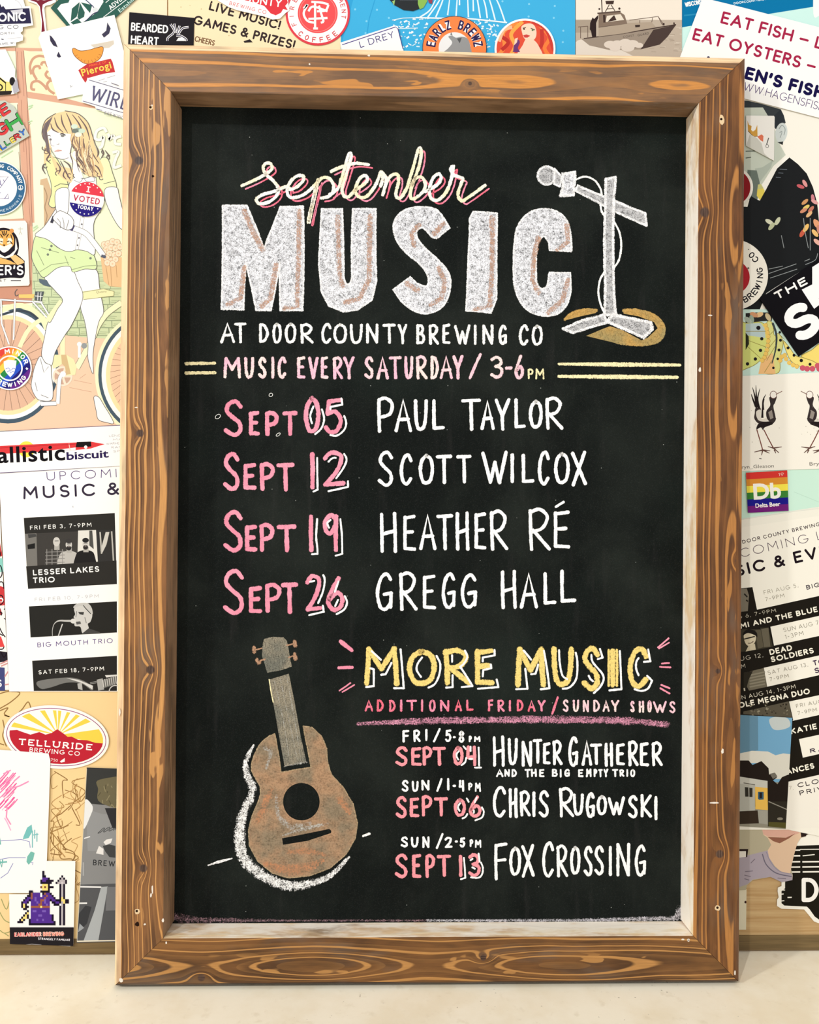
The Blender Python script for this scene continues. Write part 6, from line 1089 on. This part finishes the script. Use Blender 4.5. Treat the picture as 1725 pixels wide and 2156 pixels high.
s.poly(q((410, 1460), (560, 1250), (760, 1040), (830, 1010), (850, 1030), (660, 1200), (480, 1540)), (248, 246, 238)); s.poly(q((340, 1540), (420, 1500), (460, 1560), (440, 1650), (380, 1710), (330, 1640)), (228, 208, 92)); s.poly(q((350, 1460), (400, 1450), (440, 1520), (340, 1540)), (200, 198, 130))
s.poly(q((480, 1540), (660, 1200), (860, 1020), (1000, 1130), (1140, 1280), (1240, 1500), (1310, 1760), (1350, 2156)) + r((1120, 540), (400, 1000), (300, 1250), (-200, 1280), (-200, 300)) + q((-200, 1800), (180, 1820), (230, 1640), (330, 1700), (380, 1720)), (26, 28, 30))
for x, y, c_, a in ((1040, 1490, (196, 92, 100), 20), (1110, 1440, (222, 150, 150), 60), (1240, 1680, (206, 130, 140), 80), (1270, 1740, (222, 160, 160), 30), (1110, 1740, (206, 150, 100), -40), (1130, 1830, (226, 200, 110), -35), (1090, 1880, (206, 140, 110), -30), (1210, 1860, (196, 120, 100), -50), (1180, 1940, (226, 180, 130), -45), (1320, 2090, (230, 160, 120), 60)): s.disc(*q((x, y))[0], 8.5, c_, ry=3.8, rot=a)
for x, y, c_, a in ((440, 50, (214, 216, 190), 30), (550, 40, (206, 210, 180), -60), (470, 110, (190, 196, 160), -50), (880, 200, (196, 92, 70), -60), (930, 130, (236, 190, 110), -60), (1060, 70, (226, 160, 120), 70), (1050, 200, (236, 190, 120), 50), (1080, 320, (230, 176, 160), 40), (1100, 150, (206, 140, 120), 80)): s.disc(*r((x, y))[0], 9.5, c_, ry=4.4, rot=a)
s.lines([r((895, 0), (920, 200), (960, 400)), r((985, 0), (985, 430)), r((430, 680), (620, 640)), r((430, 740), (800, 610)), r((450, 800), (810, 680)), r((920, 620), (1050, 560), (1085, 470)), r((910, 575), (980, 545)), r((600, 230), (635, 400))], 1.3, (150, 156, 158), sm=True); s.lines([q((680, 1270), (760, 1275)), q((700, 1210), (820, 1215)), q((640, 1340), (720, 1345))], 1.0, (110, 118, 128)); s.build()
s = Sheet('sticker', q((150, 350), (600, 355), (612, 375), (600, 1080), (150, 840)), (240, 238, 232), 3, 'small white card with a crown sketch over the man poster', 'sticker')
s.poly(q((170, 430), (195, 500), (240, 520), (230, 580), (260, 610), (300, 580), (330, 500), (335, 690), (270, 695), (180, 600)), (206, 156, 70)); s.line(q((180, 600), (270, 690), (335, 680)), 1.2, (100, 72, 40)); s.poly(q((330, 690), (400, 655), (430, 680), (425, 775), (380, 750)), (222, 120, 90)); s.poly(q((210, 650), (320, 710), (400, 800), (440, 960), (540, 1060), (150, 840)), (206, 206, 196)); s.line(q((515, 710), (480, 820)), 2, (90, 90, 90)); s.ring(*q((490, 845))[0], 2.6, 3.6, (90, 90, 90)); s.build()
s = Sheet('sticker', ell(1541, 396, 43, n=44), (236, 232, 222), 3, 'round white-rimmed red sticker half hidden behind the frame', 'sticker', clip=False); s.disc(1541, 396, 37.5, (140, 26, 32)); s.build()
s = Sheet('sticker', ell(1541, 580, 74.5, n=60), (246, 242, 230), 3, 'round cream brewery sticker with black letters and a red centre', 'sticker', clip=False)
s.disc(1541, 585, 36, (178, 38, 48)); s.arc('BREWING CO.', 1541, 580, 64.5, 62, -58, 13.5, (26, 22, 30), .03, 10.5, inside=True); s.disc(1574, 566, 2.2, (120, 112, 100)); s.build()
s = Sheet('sticker', [(1597, 630), (1740, 535), (1800, 500), (1800, 670), (1679, 752)], (12, 10, 16), 4, 'black diamond-tilted sticker with huge white letters', 'sticker')
s.text('THE', r((530, 1100))[0], r((945, 880))[0], 17, WH, .05); s.text('ST', r((830, 1700))[0], r((1600, 1180))[0], 78, (252, 252, 254), .06); s.poly(r((860, 960), (1000, 890), (1000, 660), (1110, 590), (1300, 480), (1300, 900), (1110, 1010), (1020, 980), (1110, 1110), (1300, 1200), (1110, 1150), (1025, 1215)), (252, 252, 254)); s.poly(r((1100, 720), (1300, 600), (1300, 760), (1110, 870)), (12, 10, 16)); s.build()
s = Sheet('poster', rect(1500, 652, 1800, 800), (206, 236, 226), 2, 'watercolour poster of scalloped yellow butterfly wings below the black sticker', 'poster')
def wing(p, c_): s.poly(r(*p), c_, sm=True); s.line(r(*p), 1.3, (150, 140, 70), closed=True, sm=True)
wing(((-100, 1350), (120, 1400), (330, 1390), (400, 1500), (400, 1680), (330, 1880), (150, 2000), (-100, 2020)), (214, 222, 130)); s.poly(r((120, 1410), (320, 1400), (380, 1480), (380, 1600), (120, 1560)), (186, 206, 206)); wing(((400, 1400), (480, 1400), (500, 1560), (560, 1540), (620, 1660), (580, 1860), (560, 2060), (340, 2060), (360, 1880), (420, 1700)), (222, 222, 140)); wing(((620, 1640), (700, 1720), (800, 1840), (1000, 1880), (1110, 1980), (900, 1990), (720, 1900)), (242, 224, 130)); wing(((860, 1840), (1000, 1760), (1120, 1680), (1130, 1940), (1000, 1900)), (244, 220, 120)); s.poly(r((330, 1890), (480, 1800), (520, 2080), (290, 2080)), (238, 190, 130))
s.line(r((480, 1400), (530, 1560), (520, 1750), (470, 1940)), [5, 4, 2], (62, 72, 74), sm=True); s.lines([r((120, 1510), (390, 1510)), r((120, 1620), (390, 1720)), r((130, 1700), (330, 1880)), r((410, 1760), (520, 1620)), r((400, 1900), (520, 1700)), r((370, 2060), (470, 1900)), r((560, 1540), (640, 1620)), r((440, 1560), (500, 1500))], 1.1, (150, 140, 70))
for x, y in ((385, 1430), (400, 1480), (410, 1530), (420, 1580), (420, 1640), (415, 1700), (405, 1760), (390, 1810), (370, 1860), (340, 1900), (580, 1900), (600, 1850), (640, 1830), (660, 1880), (700, 1930), (750, 1960), (800, 1980)): s.disc(*r((x, y))[0], 4.6, (238, 200, 104)); s.ring(*r((x, y))[0], 4.2, 4.9, (180, 140, 70), -100, 100)
for x, y in ((880, 2000), (940, 2010), (1010, 2010), (1080, 1970), (1100, 2010)): s.disc(*r((x, y))[0], 6, (206, 90, 110))
for x, y, k in ((290, 1465, 1), (335, 1610, .8), (318, 1765, .8), (250, 1880, .8), (145, 1945, .8), (585, 1630, .7), (565, 1760, .7), (548, 1878, .6), (490, 1998, .6), (685, 1732, .7), (765, 1830, .7), (862, 1900, .8), (978, 1950, .7), (575, 1525, .6)): s.disc(*r((x, y))[0], 4.4 * k, (28, 26, 30))
s.poly(r((120, 1530), (160, 1580), (165, 1680), (120, 1760)), (44, 46, 30)); s.poly(r((120, 1270), (250, 1260), (480, 1260), (470, 1370), (300, 1380), (120, 1400)), (40, 40, 40))
for x, y, c_, a in ((300, 1290, (226, 190, 140), -20), (230, 1290, (206, 150, 110), 20), (420, 1320, (206, 190, 150), 60), (200, 1350, (150, 168, 150), 80), (150, 1360, (176, 190, 176), 40)): s.disc(*r((x, y))[0], 9, c_, ry=5, rot=a)
s.build()
q = Z(1550, 740, 5.989)
s = Sheet('poster', rect(1500, 986, 1800, 1110), (206, 240, 224), 2, 'pale mint sheet under the bird prints', 'poster'); s.poly([(1560, 1092), (1800, 1055), (1800, 1110), (1560, 1110)], (240, 240, 228)); s.line(q((720, 1770), (1040, 1900)), 1, (186, 222, 206)); s.build()
s = Sheet('flyer', [(1500, 795), (1800, 781), (1800, 985), (1500, 994)], (247, 243, 232), 3, 'cream sheet with two ink drawings of long-legged birds', 'flyer')
BK = (34, 26, 26); LG = (120, 66, 56)
def bird(f):
    g = lambda *p: q(*[(f(x), y) for x, y in p])
    s.poly(g((235, 720), (300, 720), (310, 860), (470, 840), (490, 860), (440, 920), (330, 910), (270, 910), (220, 850), (225, 780)), (60, 50, 48), sm=True); s.poly(g((245, 760), (300, 740), (310, 850), (420, 830), (460, 850), (400, 885), (290, 880), (250, 830)), (222, 216, 204), sm=True)
    s.poly(g((410, 580), (500, 560), (480, 650), (460, 700), (490, 860), (440, 900), (380, 850), (370, 760), (420, 680)), (54, 46, 46), sm=True); s.poly(g((395, 770), (440, 740), (460, 840), (420, 860)), (150, 142, 134)); s.poly(ell(*g((460, 550))[0], 7, 7.6), (244, 240, 232)); s.line(ell(*g((460, 550))[0], 7, 7.6), 1.2, (110, 70, 66), closed=True); s.line(g((490, 545), (570, 505)), 1.6, (140, 110, 100))
    for a in (((250, 720), (225, 560), (195, 455)), ((260, 720), (245, 560), (240, 430)), ((280, 720), (262, 600), (290, 470)), ((240, 700), (200, 600), (180, 540)), ((330, 740), (330, 620), (365, 545)), ((320, 840), (325, 700), (345, 600))): s.line(g(*a), [5, 3, .8], BK, sm=True)
    s.poly(g((290, 900), (420, 890), (450, 920), (350, 960), (330, 995), (300, 960), (250, 985), (250, 950)), BK, sm=True)
    s.lines([g((250, 985), (290, 1120), (325, 1245)), g((340, 990), (400, 1110), (460, 1220))], 2.2, LG); 
    for a in (((325, 1245), (220, 1270)), ((325, 1245), (410, 1285)), ((325, 1245), (310, 1310)), ((330, 1245), (420, 1255)), ((460, 1220), (390, 1200)), ((460, 1220), (565, 1205)), ((460, 1220), (530, 1280)), ((470, 1240), (490, 1285))): s.line(g(*a), [3, 1.4], (100, 70, 62))
    s.line(g((280, 1350), (310, 1355)), 1.6, BK)
    for i in range(16): s.disc(*g((random.uniform(150, 560), random.uniform(700, 1150)))[0], random.uniform(.4, .9), (150, 140, 130))
bird(lambda x: x); bird(lambda x: 1375 - x)
s.text('Bryn_Gleason', q((18, 1482))[0], q((465, 1462))[0], 7.5, (110, 106, 100), .0, 1.05); s.text('Bryn_Gleason', q((915, 1440))[0], q((1430, 1416))[0], 7.5, (110, 106, 100), .0, 1.05); s.build()
s = Sheet('sticker', q((110, 1530), (630, 1500), (648, 2008), (135, 2035)), (240, 240, 236), 4, 'square rainbow-striped beer sticker with big white initials', 'sticker')
for i, c_ in enumerate(((214, 56, 50), (222, 146, 52), (248, 232, 82), (60, 132, 54), (26, 22, 140), (112, 30, 122))):
    a, b = i / 6, (i + 1) / 6; L = lambda t: (110 + 25 * t, 1530 + 505 * t); R_ = lambda t: (632 + 17 * t, 1500 + 508 * t); s.poly(q(L(a), R_(a), R_(b), L(b)), c_)
s.text('Db', q((210, 1862))[0], q((555, 1842))[0], 33, (250, 248, 240), .03); s.text('Delta Beer', q((232, 1970))[0], q((545, 1945))[0], 9, (250, 248, 244), .025); s.text('19', q((520, 1575))[0], q((588, 1570))[0], 7, (250, 220, 210), .01); s.build()
# right flyer
q, r, t_ = Z(1550, 1080, 9.8), Z(1550, 1280, 9.8), Z(1550, 1470, 7.434)
s = Sheet('flyer', [(1500, 1103), (1800, 1065), (1800, 1775), (1658, 1745), (1500, 1745)], (249, 246, 234), 3, 'tilted cream events flyer with black blocks right of the board', 'flyer', clip=[(1480, 1100), (1800, 1062), (1800, 1775), (1480, 1775)])
s.poly([(1560, 1094), (1800, 1058), (1800, 1075), (1560, 1110)], (244, 242, 230))
BB = (26, 22, 16); PT = (72, 46, 74)
s.text('DOOR COUNTY BREWING CO', q((120, 635))[0], q((1960, 205))[0], 7.8, (58, 40, 50), .03, 1.2); s.text('UPCOMING LIVE', q((-360, 1020))[0], q((2330, 410))[0], 18.5, PT, -.012, 1.25); s.text('MUSIC & EVENTS', q((-626, 1455))[0], q((2716, 697))[0], 25, (28, 16, 26), .04, 1.15)
s.text('FRI AUG 5,', q((560, 1680))[0], q((1270, 1525))[0], 8.5, (150, 144, 128), .004, 1.15); s.text('7-9PM', q((590, 1820))[0], q((985, 1735))[0], 8.5, (150, 144, 128), .004, 1.15); s.text('BIG MOUTH', q((1440, 1580))[0], q((2450, 1340))[0], 9.5, (44, 28, 48), .03, 1.1)
s.poly(q((-300, 1590), (320, 1525), (415, 1990), (1900, 1660)) + r((1900, 110), (690, 380), (765, 770), (1900, 525), (1900, 925), (555, 1225), (625, 1615), (1900, 1330), (1900, 1745), (1075, 1920), (1160, 2300)) + t_((870, 345), (1500, 205), (1500, 515), (970, 630), (1030, 920), (1500, 815), (1500, 1140), (800, 1295), (790, 1560), (100, 1700), (-200, 1700)), BB)
s.poly(q((-200, 1570), (205, 1555), (250, 1700), (225, 2020), (-200, 2060)), (128, 122, 108)); s.lines([q((150, 1660), (215, 1730)), q((190, 1790), (230, 1820))], 3, (40, 36, 30))
s.text('SAT AUG 6, 7-9PM', r((-560, 330))[0], r((810, 80))[0], 8, (214, 208, 190), .0, 1.15); s.text('NAOMI AND THE BLUE', r((-360, 520))[0], r((1670, 70))[0], 11.5, (252, 248, 232), .05, 1.08)
s.panel('band_photo#1', 'printed photo of a smiling person with glasses'); s.poly(r((-100, 430), (490, 430), (480, 400), (640, 400), (740, 790), (440, 850), (180, 890), (-100, 900)), (60, 56, 44)); s.poly(r((380, 450), (490, 440), (550, 800), (430, 830)), (92, 86, 70)); s.poly(r((500, 430), (650, 400), (690, 790), (560, 800)), (104, 98, 82)); s.poly(r((150, 540), (250, 500), (370, 545), (390, 640), (350, 730), (270, 785), (190, 740), (150, 640)), (214, 204, 176), sm=True); s.poly(r((120, 560), (160, 470), (260, 430), (400, 490), (420, 600), (380, 560), (230, 510)), (26, 22, 18), sm=True); s.line(r((150, 635), (250, 610), (370, 580)), 2.6, (40, 36, 30)); s.line(r((230, 720), (290, 715), (340, 680)), 1.6, (90, 70, 60), sm=True); s.poly(r((180, 890), (240, 770), (370, 730), (390, 850)), (206, 196, 168))
s.text('SUN AUG 7', r((965, 495))[0], r((1690, 335))[0], 9, (140, 134, 120), .004, 1.15); s.text('1-3PM', r((1000, 635))[0], r((1380, 550))[0], 9, (140, 134, 120), .004, 1.15); s.text('DEAD', r((685, 965))[0], r((1145, 862))[0], 12, (252, 248, 232), .05, 1.05); s.text('SOLDIERS', r((712, 1115))[0], r((1590, 920))[0], 12, (252, 248, 232), .05, 1.05); s.text('FRI AUG 12,', r((-330, 1155))[0], r((545, 1003))[0], 9, (206, 200, 184), .004, 1.15); s.text('7-9PM', r((-200, 1300))[0], r((180, 1225))[0], 9, (206, 200, 184), .0, 1.15)
s.panel('band_photo#2', 'printed photo of a grey brick wall'); s.poly(r((140, 1330), (550, 1230), (625, 1615), (250, 1695), (200, 1600)), (112, 106, 90)); s.lines([r((260, 1380 + 60 * i), (580, 1310 + 62 * i)) for i in range(5)], 3, (140, 134, 116)); s.poly(r((140, 1320), (330, 1290), (240, 1480), (200, 1640), (140, 1660)), (44, 40, 32)); s.line(r((150, 1640), (160, 1700)), 3, (206, 200, 180))
s.text('SAT AUG 13,', r((645, 1370))[0], r((1470, 1195))[0], 8.5, (140, 134, 120), .004, 1.15); s.text('7-9PM', r((680, 1510))[0], r((1075, 1425))[0], 8.5, (140, 134, 120), .004, 1.15); s.text('TOM', r((1580, 1185))[0], r((1950, 1100))[0], 11, (60, 36, 70), .04, 1.1); s.text('STRING', r((1610, 1340))[0], r((2400, 1170))[0], 11, (60, 36, 70), .04, 1.1)
s.text('SUN AUG 14, 1-3PM', r((-80, 1920))[0], r((1215, 1650))[0], 9, (226, 220, 202), .004, 1.12); s.text('NICOLE MEGNA DUO', r((-260, 2120))[0], r((1510, 1758))[0], 12, (252, 248, 232), .05, 1.08)
s.panel('band_photo#3', 'printed photo with leafy grey texture'); s.poly(t_((100, 200), (330, 150), (810, 40), (870, 345), (820, 290), (100, 240)), (92, 86, 72))
for i in range(40): x = random.uniform(150, 800); y = random.uniform(70, 270); s.line(t_((x, y), (x + random.uniform(-40, 40), y + random.uniform(-30, 30))), 2.4, random.choice(((150, 144, 124), (50, 44, 36), (120, 112, 94))))
s.text('FRI AUG 19', t_((930, 145))[0], t_((1480, 35))[0], 8, (150, 144, 128), .004, 1.15); s.text('7-9PM', t_((950, 258))[0], t_((1255, 195))[0], 8, (150, 144, 128), .004, 1.15); s.text('KATIE DAHL', t_((850, 555))[0], t_((1700, 375))[0], 12, (252, 248, 232), .05, 1.05); s.text('RAIN', t_((1150, 850))[0], t_((1580, 760))[0], 9, (50, 30, 56), .04, 1.15); s.text('DANCES', t_((690, 1210))[0], t_((1215, 1085))[0], 12, (252, 248, 232), .05, 1.05)
s.cur = 'print'; s.poly(t_((800, 1295), (1500, 1140), (1500, 2000), (760, 2030)), (247, 243, 232)); s.text('CLOSED', t_((955, 1390))[0], t_((1600, 1250))[0], 10, (44, 28, 40), .03, 1.15); s.text('PRIVATE', t_((985, 1510))[0], t_((1720, 1355))[0], 10, (44, 28, 40), .03, 1.15); s.text('7,', t_((815, 1425))[0], t_((885, 1415))[0], 8, (170, 164, 150), .0); s.build()
# house photo
s = Sheet('photo_print', t_((-400, 225), (862, 295), (758, 2030), (-400, 1960)), (150, 146, 130), 4, 'colour photo of a yellow caravan house under a blue sky', 'photo')
s.poly(t_((-400, 225), (870, 295), (840, 1300), (-400, 1300)), (120, 176, 214)); s.poly(t_((-100, 225), (325, 225), (330, 800), (-100, 900)), (104, 146, 172)); s.poly(t_((500, 330), (600, 280), (780, 300), (830, 420), (700, 480), (560, 470)), (206, 216, 216), sm=True); s.poly(t_((-100, 880), (230, 810), (480, 820), (600, 880), (720, 850), (900, 870), (900, 1250), (480, 1250), (300, 1000), (-100, 1000)), (228, 226, 214)); s.poly(t_((-100, 960), (180, 960), (240, 1030), (380, 970), (490, 1080), (500, 1180), (580, 1150), (620, 1230), (560, 1270), (630, 1330), (700, 1220), (800, 1180), (900, 1180), (900, 1650), (-100, 1700)), (34, 26, 22)); s.poly(t_((510, 1170), (590, 1150), (630, 1210), (560, 1250)), (120, 116, 106))
s.poly(t_((-100, 1190), (475, 1280), (475, 1390), (-100, 1330)), (206, 206, 196)); s.poly(t_((-100, 1310), (280, 1345), (280, 1760), (-100, 1760)), (186, 186, 176)); s.poly(t_((280, 1370), (475, 1390), (480, 1735), (285, 1720)), (240, 194, 92)); s.poly(t_((325, 1450), (415, 1450), (415, 1570), (345, 1575), (325, 1560)), (60, 96, 120)); s.poly(t_((348, 1460), (388, 1460), (388, 1550), (348, 1550)), (34, 30, 32)); s.poly(t_((120, 1375), (175, 1380), (180, 1525), (125, 1525)), (50, 48, 42)); s.poly(t_((190, 1385), (240, 1390), (240, 1530), (192, 1530)), (50, 48, 42)); s.line(t_((100, 1310), (280, 1340)), 1.6, (90, 84, 76)); s.poly(t_((320, 1735), (485, 1740), (480, 1960), (340, 1940)), (168, 166, 154)); s.poly(t_((-100, 1760), (320, 1740), (340, 1940), (-100, 1960)), (56, 44, 34)); s.poly(t_((480, 1600), (800, 1600), (790, 2010), (480, 1990)), (46, 42, 34)); s.line(t_((490, 1600), (790, 1730)), 2, (150, 146, 134)); s.disc(*t_((670, 1870))[0], 6, (140, 134, 120), ry=3); s.poly(t_((490, 1920), (780, 1930), (770, 2020), (490, 1990)), (86, 82, 40)); s.build()
# torn portrait
q = Z(1550, 1700, 6.737)
s = Sheet('photo_print', q((-200, 220), (340, 250), (600, 290), (1030, 300), (980, 400), (910, 420), (860, 500), (800, 700), (770, 860), (795, 950), (790, 1020), (640, 1050), (480, 975), (230, 1020), (150, 1090), (130, 1160), (-200, 1180)), (186, 178, 152), 2, 'torn photo of a person showing chin, neck and a lilac shirt', 'photo', clip=False)
s.poly(q((355, 280), (1030, 305), (980, 400), (905, 420), (860, 500), (830, 600), (780, 800), (760, 930), (640, 910), (540, 820), (460, 700), (440, 600), (490, 520), (440, 420), (380, 380)), (232, 200, 170)); s.poly(q((355, 280), (900, 300), (880, 360), (700, 420), (440, 400), (380, 370)), (226, 178, 160)); s.poly(q((440, 410), (700, 420), (830, 360), (740, 430), (610, 500), (520, 470)), (150, 100, 80)); s.poly(q((905, 330), (1030, 310), (980, 400), (915, 415)), (40, 26, 24)); s.disc(*q((940, 310))[0], 6, (236, 196, 180), ry=3)
s.poly(q((-100, 720), (200, 660), (440, 600), (460, 700), (540, 830), (640, 910), (790, 945), (790, 1020), (640, 1050), (480, 975), (230, 1010), (150, 1080), (-100, 1170)), (176, 166, 178)); s.line(q((365, 650), (420, 800), (560, 920), (780, 970)), 2.2, (110, 104, 122), sm=True); s.line(q((420, 620), (480, 760), (600, 890), (780, 935)), 1.6, (150, 142, 160), sm=True); s.lines([q((110, 950), (200, 970)), q((110, 1000), (180, 1020)), q((120, 900), (230, 890)), q((200, 780), (260, 720)), q((580, 990), (700, 1000))], 1.6, (120, 110, 124)); s.poly(q((-100, 580), (165, 580), (150, 690), (130, 700), (130, 610), (-100, 610)), (40, 24, 24)); s.poly(q((-100, 612), (132, 610), (132, 690), (-100, 720)), (240, 236, 226)); s.build()
s = Sheet('sticker', q((780, 440), (860, 430), (1180, 320), (1900, 240), (1900, 1640), (1180, 1640), (1100, 1610), (1010, 1500), (960, 1440), (640, 1430), (575, 1390), (580, 1300), (600, 1270), (585, 1180), (590, 1130), (640, 1110), (640, 1040), (700, 700)), (250, 247, 236), 1, 'black and white die-cut sticker with hatched lines at the lower right edge', 'sticker', clip=False)
s.poly(q((800, 540), (1900, 500), (1900, 1570), (1180, 1590), (1110, 1540), (1040, 1440), (1000, 1400), (680, 1385), (640, 1350), (640, 1180), (690, 1140), (690, 800)), (26, 23, 16))
for y, x0, x1 in ((600, 810, 905), (680, 810, 905), (765, 770, 905), (840, 760, 905), (910, 770, 905), (590, 900, 1900), (765, 935, 1900), (838, 935, 1900), (908, 940, 1900)): s.line(q((x0, y), (x1, y - (x1 - x0) * .012)), 3.0 if y != 590 else 1.6, (250, 247, 236))
s.line(q((940, 680), (1110, 662)), 2, (250, 247, 236)); s.line(q((725, 1270), (785, 1268)), 2.6, (250, 247, 236)); s.lines([q((630, 1225), (670, 1220)), q((630, 1320), (680, 1315)), q((630, 1165), (690, 1165))], 2, (250, 247, 236)); s.text('DOOR', q((925, 1335))[0], q((1960, 1335))[0], 51, (252, 250, 244), .03, .9); s.text('DOOR', q((1035, 350))[0], q((1500, 290))[0], 12, (40, 30, 40), .02, 1.1); s.build()
s = Sheet('sticker', [(1500, 1866), (1572, 1872), (1571, 1957), (1500, 1957)], (232, 226, 200), 0, 'pale narrow card peeking out beside the frame low on the right', 'sticker'); s.disc(1570, 1899, 2.6, (50, 20, 24)); s.build()
bpy.context.view_layer.update()
